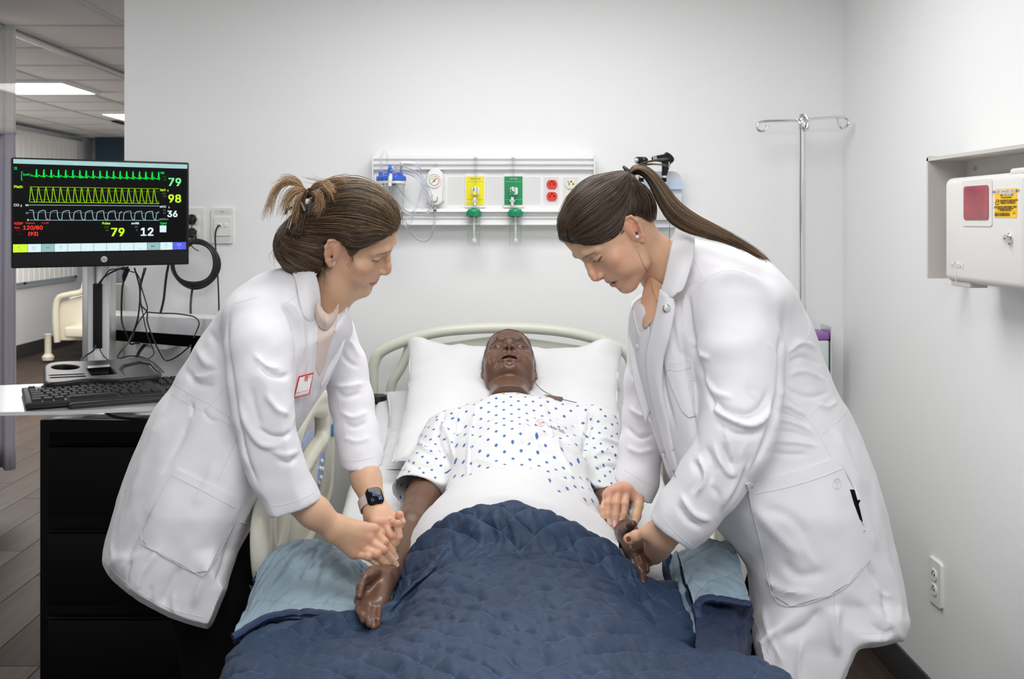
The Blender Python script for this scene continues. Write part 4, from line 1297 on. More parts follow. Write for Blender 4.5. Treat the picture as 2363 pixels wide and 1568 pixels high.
mtext('SpO', 1920, 486, 54, E_yel, bold=B_); mtext('2', 2012, 495, 42, E_yel, bold=B_); mtext('100', 1940, 530, 44, E_dyel); mtext('90', 1960, 568, 44, E_dyel)
mtext('98', 2018, 595, 205, E_yel, bold=.0010)
mtext('etCO', 1917, 698, 50, E_wht, bold=B_); mtext('2', 2026, 708, 40, E_wht, bold=B_); mtext('65', 1958, 742, 42, E_dwh); mtext('25', 1958, 780, 42, E_dwh)
mtext('36', 2010, 790, 160, E_wht, bold=.0009); mtext('imCO2 4', 1908, 858, 42, E_tr)
mtext('NIBP', 70, 912, 60, E_red, bold=B_ / 2); mtext('Manual', 214, 908, 44, E_red); mtext('11:05', 415, 906, 44, E_red)
mtext('Sys.', 72, 964, 50, E_red); mtext('120/80', 178, 966, 94, E_red, bold=.0004); mtext('(93)', 244, 1044, 86, E_red, bold=.0004); mtext('160', 92, 1004, 44, E_dred); mtext('90', 116, 1046, 44, E_dred)
mtext('Pulse', 1186, 910, 56, E_yel, bold=B_); mtext('130', 1208, 958, 46, E_dyel); mtext('50', 1228, 998, 46, E_dyel); mtext('79', 1292, 1022, 205, E_yel, bold=.0011)
mtext('awRR', 1556, 910, 54, E_wht, bold=B_); mtext('30', 1598, 956, 44, E_dwh); mtext('8', 1618, 996, 44, E_dwh); mtext('12', 1665, 1018, 205, E_wht, bold=.0010)
mtext('Tperi', 1918, 910, 54, E_grn, bold=B_)
mquad('alarm_icon', [(1918, 938), (2002, 938), (2000, 1024), (1918, 1024)], E_pale, scr, -.0018)
mtext('Critical', 820, 146, 26, E_wht); mtext('10/30/2023 11:36', 1222, 160, 26, E_wht); mtext('Sensor', 1775, 178, 26, E_wht)
def trace(name, pts, m, r=.0011):
    return MB().tube([MZ(a, b, -.0014) for a, b in pts], r, 4).build(name, m, scr)
# heart trace
tr = []
xs = [355 + 92.5 * i - .42 * i * i for i in range(19)]
xs = [355, 448, 542, 635, 726, 816, 905, 986, 1074, 1161, 1248, 1333, 1416, 1499, 1580, 1662, 1742, 1823, 1905]
base = lambda x: 312 + (x - 280) * .021
tr = [(278, base(278))]
for i, x in enumerate(xs):
    b = base(x)
    if i == 7: tr.append((950, base(950) + 10))
    tr += [(x - 72, b - 4), (x - 62, b - 22), (x - 50, b - 4), (x - 18, b - 2), (x - 11, b + 10), (x - 2, b - 88), (x + 1, b - 88), (x + 6, b + 16), (x + 14, b - 4), (x + 20, b - 2)]
trace('heart_trace', tr, E_grn)
trace('scale_bar', [(180, 255), (163, 255), (163, 362), (180, 362)], E_grn, .0008)
bt0 = lambda x: 447 + (x - 270) * .0155
bt1 = lambda x: 642 + (x - 270) * .0105
px_ = [285, 378, 473, 566, 659, 750, 838, 926, 1007, 1096, 1184, 1271, 1355, 1438, 1521, 1602, 1684, 1764, 1845]
tr = [(262, bt1(262) - 10)]
for i, x in enumerate(px_):
    a, b = bt0(x), bt1(x); w = (px_[i + 1] - x) if i + 1 < len(px_) else 80
    tr += [(x - 14, b - 70), (x - 7, a + 20), (x, a + 4), (x + 7, a + 20), (x + w * .18, a + 95), (x + w * .24, a + 105), (x + w * .36, b - 35), (x + w * .52, b - 6), (x + w * .68, b), (x + w * .78, b - 12)]
trace('pleth_trace', tr, E_yel2, .0008)
for y0, m_, r in ((447, E_yel2, .0005), (640, E_yel2, .0006)): trace('limit_line', [(265, y0), (1910, y0 + (25 if y0 < 500 else 20))], m_, r)
for y0, dy in ((485, 25), (608, 20)): trace('limit_line', [(265, y0), (1910, y0 + dy)], E_dyel, .0004)
tr = []
cx_ = [312, 465, 618, 768, 915, 1062, 1207, 1350, None, 1545, 1685, 1820]
rise = [262, 370, 522, 675, 822, 968, 1112, 1255, 1400, 1456, 1595, 1732, 1868]
for i, x in enumerate(rise):
    t0, b0 = 745 + (x - 262) * .008, 868
    if i == 0: tr += [(262, 744), (312, 744)]
    else:
        top = 1425 if i == 8 else (1910 if i == 12 else None)
        tr += [(x, b0), (x + 5, t0 + 50), (x + 14, t0 + 20), (x + 32, t0 + 8)]
        if top is None: tr += [(x + 60, t0 + 2), (x + 92, t0)]
        else: tr += [(x + 40, t0 + 8)]
    if i not in (8, 12):
        e = tr[-1][0]
        tr += [(e + 4, t0 + 30), (e + 8, b0 - 45), (e + 18, b0 - 14), (e + 34, b0 - 3)]
    if i == 8:
        trace('carbon_dioxide_trace', tr, E_tr, .0008); tr = []
trace('carbon_dioxide_trace', tr, E_tr, .0008)
trace('axis_line', [(262, 678), (1910, 690)], E_tr, .0006); trace('axis_line', [(262, 870), (1910, 873)], E_tr, .0006); trace('axis_line', [(262, 772), (1910, 779)], E_dwh, .0004)
bx = [55, 241, 414, 583, 751, 919, 1080, 1245, 1416, 1588, 1757, 1922, 2082, 2252]
for i in range(13):
    m_ = E_lime if i == 0 else E_blu if i == 12 else E_ptl if i in (2, 10) else E_pale
    yt = lambda x: 1178 - (x - 55) * .0135
    yb_ = lambda x: 1281 - (x - 55) * .0180
    a, b = bx[i] + 2, bx[i + 1] - 2
    mquad('soft_key', [(a, yt(a)), (b, yt(b)), (b, yb_(b)), (a, yb_(a))], m_, scr, -.0020)
mtext('◀◀', 470, 1222, 34, E_dwh); mtext('▶▶', 1810, 1202, 36, E_ink)
for zx, zy, s in ((148, 1248, 'Alarm'), (325, 1240, 'Patient'), (667, 1238, 'Print'), (1672, 1226, 'Event'), (2002, 1220, 'Menu'), (2166, 1222, 'Main')): mtext(s, zx, zy, 17, E_ink if zx < 2100 else E_wht, 'CENTER')
for zx, zy in ((130, 1212), (325, 1208), (665, 1200), (2002, 1180)): trace('key_icon', [(zx - 22, zy + 12), (zx, zy - 14), (zx + 22, zy + 12), (zx - 22, zy + 12)], E_ink, .0003)
trace('key_icon', [(2140, 1172), (2192, 1172), (2192, 1192), (2140, 1192), (2140, 1172)], E_wht, .0004)
# logo
lg = MZ(1212, 1366, -.0022)
M_logo = mat('logo_grey', (.55, .55, .57), .35, .3)
MB().lathe([(0, 0), (.0088, 0), (.0088, .0006), (0, .0006)], lg, tuple(mnor), 36).build('logo_disc', M_logo, t)
sh = Matrix(((1, .28, 0, 0), (0, 1, 0, 0), (0, 0, 1, 0), (0, 0, 0, 1)))
make_text('logo_letters', 'hp', .0125, M_black, t, Matrix.Translation(lg + mnor * .0007) @ Mm @ sh, depth=.0001)
seam = [MZ(40, 1292, -.0022), MZ(2280, 1252, -.0022)]
MB().tube(seam, .0004, 5).build('bezel_seam', M_dark, t)

# pole with rail face
def Z1(zx, zy, d): return P(zx / 4.127, 600 + zy / 4.127, d)
M_aluw = mat('white_aluminium', (.80, .80, .81), .38, .15)
t = empty('monitor_pole', Z1(915, 980, 2.98)); tag(t, 'silver upright rail with black cable cover carrying the monitor', 'stand')
a, b = Z1(780, 60, 3.0), Z1(1045, 985, 3.0)
a.z = 1.36
w = b.x - a.x
def vbox(name, zx0, zx1, z0, z1, d, th, m, par=t, bev=.0015):
    p, q = Z1(zx0, 0, d), Z1(zx1, 0, d)
    return MB().box(((p.x + q.x) / 2, d + th / 2, (z0 + z1) / 2), (q.x - p.x, th, z1 - z0), bev=bev).build(name, m, par)
zb = Z1(0, 985, 2.98).z
vbox('rail_core', 782, 1045, zb - .3, 1.38, 3.0, .05, M_alu)
vbox('rail_side', 782, 835, zb, 1.38, 2.992, .012, M_alu); vbox('rail_face', 835, 890, zb, 1.38, 2.985, .012, M_aluw); vbox('rail_face', 968, 1030, zb, 1.38, 2.985, .012, M_aluw)
vbox('rail_edge', 1032, 1046, zb, 1.38, 2.990, .012, M_alu)
vbox('cable_cover', 884, 968, Z1(0, 845, 2.98).z, Z1(0, 228, 2.98).z, 2.980, .014, M_black)
vbox('rail_channel', 890, 968, Z1(0, 985, 2.98).z, Z1(0, 845, 2.98).z, 2.984, .01, M_aluw)
vbox('monitor_bracket', 880, 990, 1.22, 1.42, 2.90, .09, M_alu)
# horizontal beam behind, fixed to the wall
t = empty('mounting_beam', P(360, 800, 3.15)); tag(t, 'silver horizontal beam with black underside behind the cables', 'beam')
def beam(name, pts, th, m):
    c = [P(*p) for p in pts]
    dq = Vector((0, th, 0))
    MB().add([tuple(q) for q in c + [q + dq for q in c]], [(3, 2, 1, 0), (4, 5, 6, 7), (0, 1, 5, 4), (1, 2, 6, 5), (2, 3, 7, 6), (3, 0, 4, 7)]).build(name, m, t)
beam('beam_face', [(190, 726, 3.12), (560, 741, 3.10), (560, 783, 3.10), (190, 756, 3.12)], .12, M_alu)
beam('beam_top_edge', [(190, 715, 3.18), (560, 732, 3.18), (560, 742, 3.10), (190, 727, 3.12)], .02, M_aluw)
beam('black_underside', [(190, 757, 3.115), (560, 783, 3.095), (560, 812, 3.12), (190, 780, 3.13)], .10, M_blackm)
MB().box(P(372, 770, 3.25), (.1, .18, .08)).build('wall_fixing', M_alu, t)
# beige post by the wall end
o = MB().box(((285 - CX) * 3.36 / F, 3.33, .62), (.030, .02, .98), bev=.002).build('corner_guard', mat('beige_guard', (.46, .44, .40), .5)); tag(o, 'beige corner guard strip at the end of the wall', 'corner guard')

# black accessory tray
KZ = .905
t = empty('accessory_tray', (-1.02, 2.55, KZ)); tag(t, 'black plastic tray with cup recess in front of the monitor pole', 'tray')
def TZ(zx, zy, z):
    """zoomed reading on a level plane of height z"""
    px, py = zx / 4.127, 600 + zy / 4.127
    d = (CAMZ - z) * F / (py - HY)
    return Vector(((px - CX) * d / F, d, z))
tz = .935
out = catmull([(412, 1090), (425, 1000), (560, 968), (840, 960), (1100, 945), (1330, 925), (1440, 955), (1520, 1030), (1540, 1078), (1480, 1105), (1190, 1130), (1140, 1138), (840, 1135), (620, 1160), (430, 1165), (412, 1090)], 4)
top = [TZ(x_, y_, tz) for x_, y_ in out]
g = G((min(p.x for p in top) - .02, min(p.y for p in top) - .02, tz - .04), (max(p.x for p in top) + .02, max(p.y for p in top) + .02, tz + .02), .0025)
X, Y = np.meshgrid(g.ax[0], g.ax[1], indexing='ij')
sd = sd_poly(X, Y, [(p.x, p.y) for p in top])
def deck(X_, Y_, Z_):
    a_ = (sd + .006)[:, :, None]; b_ = np.abs(Z_ - (tz - .012)) - .006
    return np.minimum(np.maximum(a_, b_), 0) + np.sqrt(np.maximum(a_, 0) ** 2 + np.maximum(b_, 0) ** 2) - .006
g.f = deck(0, 0, g.ax[2][None, None, :]).astype(np.float32)
def carve(poly, depth, r=.003):
    s2 = sd_poly(X, Y, [tuple(TZ(a_, b_, tz).xy) for a_, b_ in poly])[:, :, None]
    h = np.maximum(s2, (tz - depth) - g.ax[2][None, None, :])
    g.f = np.maximum(g.f, -h).astype(np.float32)
carve([(622 + 132 * math.cos(q), 1022 + 26 * math.sin(q)) for q in np.linspace(0, 6.28, 24)], .016)
carve([(470, 1098), (800, 1084), (804, 1090), (474, 1104)], .006); carve([(480, 1120), (812, 1104), (816, 1112), (484, 1127)], .006)
carve([(1180, 1000), (1330, 965), (1430, 985), (1500, 1060), (1470, 1082), (1200, 1100), (1150, 1040)], .006)
carve([(838, 1035), (1045, 1020), (1105, 1088), (880, 1103)], .017)
v, q = g.mesh(); v = laplace(v, q, 1)
link('tray_deck', mesh_np('tray', v, q), M_black, t)
MB().add([tuple(TZ(835, 1012, tz + .004)), tuple(TZ(1045, 996, tz + .004)), tuple(TZ(1045, 1018, tz + .004)), tuple(TZ(838, 1034, tz + .004)),
          tuple(TZ(835, 1012, tz - .004)), tuple(TZ(1045, 996, tz - .004)), tuple(TZ(1045, 1018, tz - .004)), tuple(TZ(838, 1034, tz - .004))],
         [(0, 1, 2, 3), (7, 6, 5, 4), (0, 4, 5, 1), (1, 5, 6, 2), (2, 6, 7, 3), (3, 7, 4, 0)]).build('clamp_bar', M_alu, t)
for zx in (845, 1172):
    p = TZ(zx, 1150, .925); MB().tube([p, p + Vector((.0, -.03, -.012))], .004, 10).build('hinge_pin', M_chrome, t)
p, q_ = TZ(860, 1160, .92), TZ(1180, 1138, .92)
MB().box(((p.x + q_.x) / 2, (p.y + q_.y) / 2 + .01, .918), (q_.x - p.x, .035, .006)).build('hinge_plate', M_aluw, t)

# keyboard shelf
t = empty('keyboard_shelf', (-1.1, 2.35, KZ - .03)); tag(t, 'brushed metal keyboard shelf reaching out to the left', 'shelf')
def LP(px, py, z):
    d = (CAMZ - z) * F / (py - HY); return Vector(((px - CX) * d / F, d, z))
sp = [LP(-60, 892, KZ), LP(100, 886, KZ), LP(440, 872, KZ), LP(520, 930, KZ), LP(360, 941, KZ), (LP(150, 949, KZ)), LP(-60, 953, KZ)]
mb = MB(); n = len(sp); V = [tuple(p) for p in sp] + [(p.x, p.y, p.z - .008) for p in sp]
mb.add(V, [tuple(range(n)), tuple(range(2 * n - 1, n - 1, -1))] + [((i + 1) % n, i, n + i, n + (i + 1) % n) for i in range(n)])
mb.build('shelf_plate', M_alu, t)
MB().tube([LP(-60, 953, KZ - .006), LP(150, 949, KZ - .006), LP(360, 941, KZ - .006), LP(520, 930, KZ - .006)], .0055, 10).build('front_lip', M_chrome, t)
MB().box((-1.02, 2.62, KZ - .03), (.10, .5, .03), bev=.005).build('shelf_arm', M_alu, t)

# keyboard
kz = KZ + .014
def KP(zx, zy, z=kz): return TZ(zx, zy, z)
A_, B2, C_ = KP(205, 1225), KP(225, 1380), KP(1640, 1125)
ku = (C_ - A_); ku.z = 0; ku.normalize(); kv = Vector((ku.y, -ku.x, 0))    # kv points to the typist
kw, kh = .450, (B2 - A_).dot(kv)
t = empty('keyboard', A_ + ku * kw / 2 + kv * kh / 2 - Vector((0, 0, .012))); tag(t, 'black full-size computer keyboard lying on the metal shelf', 'keyboard')
Kb = Matrix(((ku.x, -kv.x, 0), (ku.y, -kv.y, 0), (0, 0, 1)))
def kpos(u, v, z=0): return A_ + ku * u + kv * v + Vector((0, 0, z))
MB().box(kpos(kw / 2, kh / 2, -.005), (kw, kh, .014), rot=Kb, bev=.004).build('key_bed', M_black, t)
M_key = mat('key_black', (.012, .012, .013), .6, spec=.2)
M_kprint = mat('key_print', (.35, .35, .35), .6)
keys = {}
def key(u, v, w_, h_):
    kk = (round(w_, 4), round(h_, 4))
    if kk not in keys:
        mb = MB(); a_, b_ = w_ / 2 - .0008, h_ / 2 - .0008
        V = [(-a_, -b_, 0), (a_, -b_, 0), (a_, b_, 0), (-a_, b_, 0), (-a_ * .82, -b_ * .82, .005), (a_ * .82, -b_ * .82, .005), (a_ * .82, b_ * .82, .005), (-a_ * .82, b_ * .82, .005)]
        mb.add(V, [(4, 5, 6, 7), (0, 1, 5, 4), (1, 2, 6, 5), (2, 3, 7, 6), (3, 0, 4, 7), (3, 2, 1, 0)])
        o = mb.build('key', M_key, t); keys[kk] = o.data; bpy.data.objects.remove(o)
    o = bpy.data.objects.new('key', keys[kk]); COL.objects.link(o)
    o.matrix_local = Matrix.Translation(kpos(u, v, .002)) @ Kb.to_4x4(); o.parent = t; root_inv(o, t)
U = .0185; rh = (kh - .026) / 6.3
rows = [(0, [1, 0, 1, 1, 1, 1, 0, 1, 1, 1, 1, 0, 1, 1, 1, 1], .8), (1.3, [1] * 13 + [2], 1), (2.3, [1.5] + [1] * 12 + [1.5], 1), (3.3, [1.75] + [1] * 11 + [2.25], 1), (4.3, [2.25] + [1] * 10 + [2.75], 1), (5.3, [1.25] * 3 + [6.25] + [1.25] * 4, 1)]
for ry, ws, hs in rows:
    u = .012
    for i, w_ in enumerate(ws):
        if w_ == 0: u += U * .5 if i != 1 else U * .55; continue
        w2 = w_ if ry > 0 else .99
        key(u + w2 * U / 2, .012 + (ry + .5) * rh, w2 * U * .98, rh * hs * .96); u += w2 * U
for gx, cols in ((.300, 3), (.365, 4)):
    for ry in (0, 1.3, 2.3, 3.3, 4.3, 5.3):
        for cidx in range(cols):
            if cols == 3 and (ry == 3.3 or (ry == 4.3 and cidx != 1)): continue
            if cols == 4 and ry == 0 and cidx > 2: continue
            key(gx + (cidx + .5) * U, .012 + (ry + .5) * rh, U * .96, rh * .94)
wr = [kpos(.085, kh + .012, -.010), kpos(.44, kh + .012, -.010)]
o = MB().box((wr[0] + wr[1]) / 2, ((wr[1] - wr[0]).length, .030, .016), rot=Kb, bev=.007).build('wrist_rest', M_black, t)

# file cabinet
CYF = 2.50
t = empty('file_cabinet', ((330 - CX) * CYF / F, CYF + .25, 0)); tag(t, 'tall black metal filing cabinet with recessed drawers under the keyboard', 'cabinet')
cxl, cxr = (85 - CX) * CYF / F, -.64
ct = P(0, 972, CYF).z
MB().box(((cxl + cxr) / 2, CYF + .24, ct / 2), (cxr - cxl, .45, ct), bev=.004).build('cabinet_body', M_blackm, t)
zs = [(1000, 1192), (1200, 1392), (1400, 1600)]
for k, (p0, p1) in enumerate(zs):
    za, zb_ = P(0, p0, CYF).z, P(0, p1, CYF).z
    xa, xb = (110 - CX) * CYF / F, cxr - .015
    d_ = MB().box(((xa + xb) / 2, CYF + .008, (za + zb_) / 2 - .016), (xb - xa, .02, za - zb_ - .036), bev=.003).build('drawer', M_blackm, t)
    MB().tube([(xa, CYF - .003, za - .028), (xb, CYF - .003, za - .028)], .006, 8, flat=.6).build('drawer_pull', M_blackm, d_)
    MB().box(((xa + xb) / 2, CYF + .013, za - .012), (xb - xa, .004, .022)).build('pull_recess', M_dark, d_)
o = MB().add([tuple(LP(*p)) for p in ((120, 969, ct + .002), (350, 972, ct + .002), (400, 940, ct + .002), (195, 944, ct + .002))], [(0, 1, 2, 3)]).build('metal_sheet', M_alu)
sol = o.modifiers.new('s', 'SOLIDIFY'); sol.thickness = .003; tag(o, 'flat silver plate lying on top of the black cabinet', 'plate')

def R2(zx, zy, d): return (180 + zx / 6.533, 620 + zy / 6.533, d)
cable([R2(300, 290, 2.96), R2(330, 210, 2.95), R2(420, 110, 2.94), R2(600, 15, 2.96), R2(760, -20, 2.98)], .0026, 'black cable curving out of the top of the pole cover')
cable([R2(310, 270, 2.96), R2(400, 120, 2.93), R2(470, 30, 2.92), R2(600, 5, 2.95), R2(720, 25, 2.98), R2(850, 60, 3.0)], .0018, 'thin black cable crossing behind the display plug')
o = MB().tube([P(*R2(750, -5, 2.97)), P(*R2(700, 120, 2.97)), P(*R2(690, 190, 2.97))], [.0075, .0072, .004], 12).build('display_plug', M_black); tag(o, 'black display connector hanging under the monitor', 'connector')
cable([R2(690, 190, 2.97), R2(665, 330, 2.97), R2(655, 640, 2.98), R2(665, 820, 2.98), R2(720, 970, 2.98), R2(770, 1090, 3.0), R2(800, 1140, 3.0), R2(880, 1125, 3.0), R2(930, 1130, 3.0)], .0028, 'black display cable hanging from the connector')
cable([R2(850, -10, 3.0), R2(900, 160, 3.0), R2(930, 300, 3.0), R2(930, 520, 3.0), R2(900, 760, 3.0), R2(840, 940, 3.0), R2(760, 1110, 2.98), R2(640, 1260, 2.95), R2(595, 1335, 2.9), R2(650, 1360, 2.85)], .0026, 'black cable falling in front of the beam to the tray')
cable([R2(870, 50, 3.0), R2(930, 160, 2.99), R2(950, 260, 2.99), R2(1010, 460, 2.99), R2(1045, 590, 2.99), R2(1030, 650, 2.99), R2(930, 780, 2.99), R2(860, 920, 2.99), R2(820, 1060, 2.99), R2(770, 1110, 3.0)], .0018, 'thin black cable twisting twice beside the pole')
cable([R2(1000, -10, 3.02), R2(940, 240, 3.0), R2(935, 480, 2.99), R2(970, 640, 2.99), R2(1010, 850, 2.99), R2(1060, 1050, 2.99), R2(1145, 1270, 2.98), R2(1060, 1370, 2.93)], .0017, 'thin black cable ending behind the tray corner')
cable([R2(1025, -10, 3.03), R2(950, 260, 3.01), R2(950, 540, 3.0), R2(1040, 650, 3.0), R2(1045, 800, 3.0), R2(1110, 1000, 2.99), R2(1200, 1200, 2.98), R2(1290, 1360, 2.97), R2(1370, 1385, 2.96), R2(1520, 1310, 2.95), R2(1700, 1160, 2.9)], .0022, 'black cable sagging in a wide loop towards the nurse')
cable([R2(1040, 660, 3.08), R2(1250, 675, 3.08), R2(1450, 680, 3.08), R2(1620, 700, 3.08), R2(1760, 735, 3.08), R2(1825, 820, 3.08), R2(1790, 940, 3.08), R2(1740, 1050, 3.06)], .0020, 'thin black cable lying over the top of the beam')
cable([R2(1000, 1160, 3.15), R2(930, 1250, 3.1), R2(880, 1350, 3.05)], .0052, 'thick black cable running below the beam')
cable([R2(270, 1160, 2.96), R2(230, 1240, 2.94), R2(110, 1320, 2.9), R2(50, 1380, 2.86), R2(50, 1450, 2.82)], .0024, 'black cable leaving the pole cover to the left')
cable([R2(330, 1210, 2.96), R2(370, 1300, 2.94), R2(470, 1390, 2.9), R2(560, 1405, 2.88), R2(650, 1350, 2.87), R2(780, 1320, 2.87), R2(950, 1335, 2.87), R2(1090, 1390, 2.86), R2(1210, 1480, 2.82), R2(1290, 1570, 2.8)], .0018, 'thin black cable resting along the back of the tray')
cable([(233, 944, 2.42), (262, 962, 2.40), (310, 968, 2.42), (380, 972, 2.45)], .0035, 'black cable hanging below the keyboard shelf')
# ---------------------------------------------------------------- hospital bed
M_bed = mat('bed_cream', (.66, .66, .57), .28)
M_rail = mat('rail_cream', (.70, .68, .58), .30)
M_sheet = mat('white_sheet', (.68, .68, .69), .75, bump=(900, .12, .0006), sheen=.2)
M_case = mat('pillow_case', (.70, .70, .71), .75, bump=(900, .10, .0005), sheen=.2)
M_ctrl = mat('rail_blue', (.30, .38, .62), .4)
bed = empty('hospital_bed', (.03, 2.1, 0)); tag(bed, 'cream plastic hospital bed with raised head section, white mattress sheet and side rails', 'bed')
hb = catmull([P(*p) for p in ((860, 1100, 3.14), (860, 960, 3.14), (860, 880, 3.14), (863, 842, 3.14), (880, 812, 3.14), (935, 787, 3.14), (1010, 767, 3.14), (1090, 759, 3.14), (1160, 757, 3.14), (1235, 759, 3.14), (1315, 768, 3.14), (1390, 787, 3.14), (1440, 810, 3.14), (1458, 842, 3.14), (1462, 880, 3.14), (1462, 960, 3.14), (1462, 1100, 3.14))], 6)
MB().tube(hb, .0175, 16, flat=1.0).build('headboard_tube', M_bed, bed)
for sx, a in ((1, ((945, 790), (940, 815), (925, 850), (905, 885), (898, 930))), (-1, ((1376, 790), (1381, 815), (1396, 850), (1416, 885), (1423, 930)))):
    MB().tube(catmull([P(x, y, 3.15) for x, y in a], 6), .015, 12).build('headboard_strut', M_bed, bed)
q0, q1 = P(905, 905, 3.155), P(1420, 1150, 3.155)
MB().box(((q0.x + q1.x) / 2, 3.155, (q0.z + q1.z) / 2), (q1.x - q0.x + .06, .03, q0.z - q1.z), bev=.01).build('headboard_panel', M_bed, bed)
q0, q1 = P(940, 795, 3.16), P(1380, 920, 3.16)
MB().prism([(q0.x, q1.z), (q0.x + .02, q0.z - .01), ((q0.x + q1.x) / 2, q0.z + .03), (q1.x - .02, q0.z - .01), (q1.x, q1.z)], 3.150, 3.168).build('headboard_panel', M_bed, bed)
MB().lathe([(.03, -.01), (.034, 0), (.03, .012), (0, .012)], P(870, 922, 3.06)).build('corner_bumper', M_black, bed)
# base and legs
MB().box((.03, 2.05, .33), (.72, 2.0, .10), bev=.02).build('bed_base', M_bed, bed)
MB().box((.03, 1.75, .43), (.80, 1.5, .05), bev=.01).build('bed_deck', M_blackm, bed)
MB().box((.03, 2.75, .52), (.80, .85, .05), rot=Euler((math.radians(13), 0, 0)), bev=.01).build('bed_deck', M_blackm, bed)
for sx in (-.30, .36):
    for yy in (1.2, 2.9):
        l_ = MB().tube([(sx, yy, .30), (sx, yy, .10)], .028, 12).build('leg', M_steel, bed)
        MB().lathe([(.055, -.018), (.062, -.008), (.062, .008), (.055, .018)], (sx, yy, .072), (1, 0, 0), 20).build('caster', M_black, l_)
MB().box((.03, 1.02, .55), (.86, .035, .34), bev=.015).build('footboard', M_bed, bed)


def bed_z(y): return np.interp(y, [1.0, 1.80, 1.95, 2.15, 2.35, 3.08], [.52, .525, .575, .585, .625, .785])
# mattress with fitted sheet
nx, ny = 90, 190
U = np.linspace(-1, 1, nx); Vv = np.linspace(0, 1, ny)
X, Y = np.meshgrid(U * .425 + .03, 1.04 + 2.06 * Vv, indexing='ij')
ux = np.abs(U)[:, None]
edge = np.clip((ux - .90) / .10, 0, 1)
Z = bed_z(Y) - edge ** 2.2 * .15 - np.clip((Vv[None, :] - .985) / .015, 0, 1) ** 2 * .1
pp = np.stack([X, Y, 0 * X], -1).reshape(-1, 3)
wr = vnoise(pp * np.array([1, .7, 1]), 9, 3, 2).reshape(nx, ny) * .007 + vnoise(pp * np.array([1, .45, 1]) + pp[:, [1, 0, 2]] * .5, 24, 4, 1).reshape(nx, ny) * .003
Z = Z + wr
top = np.stack([X, Y, Z], -1)
bot = top.copy(); bot[..., 2] -= .0; bot[..., 2] = bed_z(Y) - .155
V = np.concatenate([top.reshape(-1, 3), bot.reshape(-1, 3)])
idx = np.arange(nx * ny).reshape(nx, ny)
F1 = np.stack([idx[:-1, :-1], idx[1:, :-1], idx[1:, 1:], idx[:-1, 1:]], -1).reshape(-1, 4)
F2 = F1[:, ::-1] + nx * ny
bd = np.concatenate([idx[:, 0], idx[-1, 1:], idx[-2::-1, -1], idx[0, -2:0:-1]])
bq = np.stack([bd, np.roll(bd, -1), np.roll(bd, -1) + nx * ny, bd + nx * ny], -1)[:, ::-1]
link('mattress', mesh_np('mattress', V, np.concatenate([F1, F2, bq])), M_sheet, bed)


def side_rail(x, name, sgn):
    """siderail panel in the y-z plane with a rounded outline, a grip hole and a control strip"""
    out = catmull([(2.75, .66), (2.74, .78), (2.66, .865), (2.5, .885), (2.32, .865), (2.12, .815), (1.97, .765), (1.93, .70), (1.96, .60), (2.05, .55), (2.35, .53), (2.62, .545), (2.72, .58), (2.75, .66)], 5)
    hole = catmull([(2.62, .80), (2.45, .835), (2.30, .815), (2.26, .77), (2.34, .75), (2.52, .76), (2.62, .76), (2.62, .80)], 5)
    hole2 = catmull([(2.16, .77), (2.06, .755), (2.02, .71), (2.05, .64), (2.10, .66), (2.15, .72), (2.16, .77)], 5)
    g = G((x - .035, 1.9, .50), (x + .035, 2.78, .91), .005)
    Yg, Zg = np.meshgrid(g.ax[1], g.ax[2], indexing='ij')
    s1 = sd_poly(Yg, Zg, out); s2 = sd_poly(Yg, Zg, hole); s3 = sd_poly(Yg, Zg, hole2)
    s = np.maximum(s1, np.maximum(-s2, -s3))
    rim = np.abs(s + .022) - .020                       # a thicker tube-like rim
    Xg = g.ax[0][:, None, None] - x
    a = s[None] + .012; b = np.abs(Xg) - .006
    core = np.minimum(np.maximum(a, b), 0) + np.sqrt(np.maximum(a, 0) ** 2 + np.maximum(b, 0) ** 2) - .008
    tube = np.sqrt((s[None] + .020) ** 2 + Xg ** 2) - .019
    k = .012; h = np.maximum(k - np.abs(core - tube), 0) / k
    g.f = (np.minimum(core, tube) - h * h * k * .25).astype(np.float32)
    v, q = g.mesh(); v = laplace(v, q, 1)
    o = link(name, mesh_np(name, v, q), M_rail, bed)
    return o
r1 = side_rail(-.462, 'side_rail', 1); r2 = side_rail(.530, 'side_rail', -1); r2.location = (0, .32, -.10)
def RL(px, py, off=.0):
    x = -.462 + .012 + off; d = x * F / (px - CX); return Vector((x, d, CAMZ - (py - HY) * d / F))
def RZ(zx, zy, off=.004): return RL(620 + zx / 3.267, 820 + zy / 3.267, off)
def strip(pts, m, name, off):
    c = [RZ(a, b, off) for a, b in pts]; c2 = [q - Vector((.004, 0, 0)) for q in c]; n = len(c)
    return MB().add([tuple(q) for q in c + c2], [tuple(range(n)), tuple(range(2 * n - 1, n - 1, -1))] + [((i + 1) % n, i, n + i, n + (i + 1) % n) for i in range(n)]).build(name, m, r1)
strip([(413, 640), (430, 780), (408, 910), (385, 1045), (366, 1045), (372, 900), (388, 780)], M_ctrl, 'control_strip', .004)
for zx, zy in ((403, 800), (390, 855), (408, 860), (396, 925)):
    c = RZ(zx, zy, .006); MB().lathe([(.006, -.002), (.006, .001), (.004, .003), (0, .003)], c, (1, 0, 0), 14).build('rail_button', M_white, r1)
c = RZ(384, 970, .006); MB().lathe([(.007, -.002), (.007, .001), (0, .003)], c, (1, 0, 0), 14).build('rail_button', mat('orange_button', (.75, .35, .18), .4), r1)
strip([(340, 560), (330, 610), (290, 660), (258, 715), (268, 650), (300, 590)], M_ctrl, 'control_strip', .010)
MB().box(RZ(482, 560, .004), (.012, .03, .035), bev=.004).build('blue_latch', mat('latch_blue', (.03, .22, .55), .4), bed)


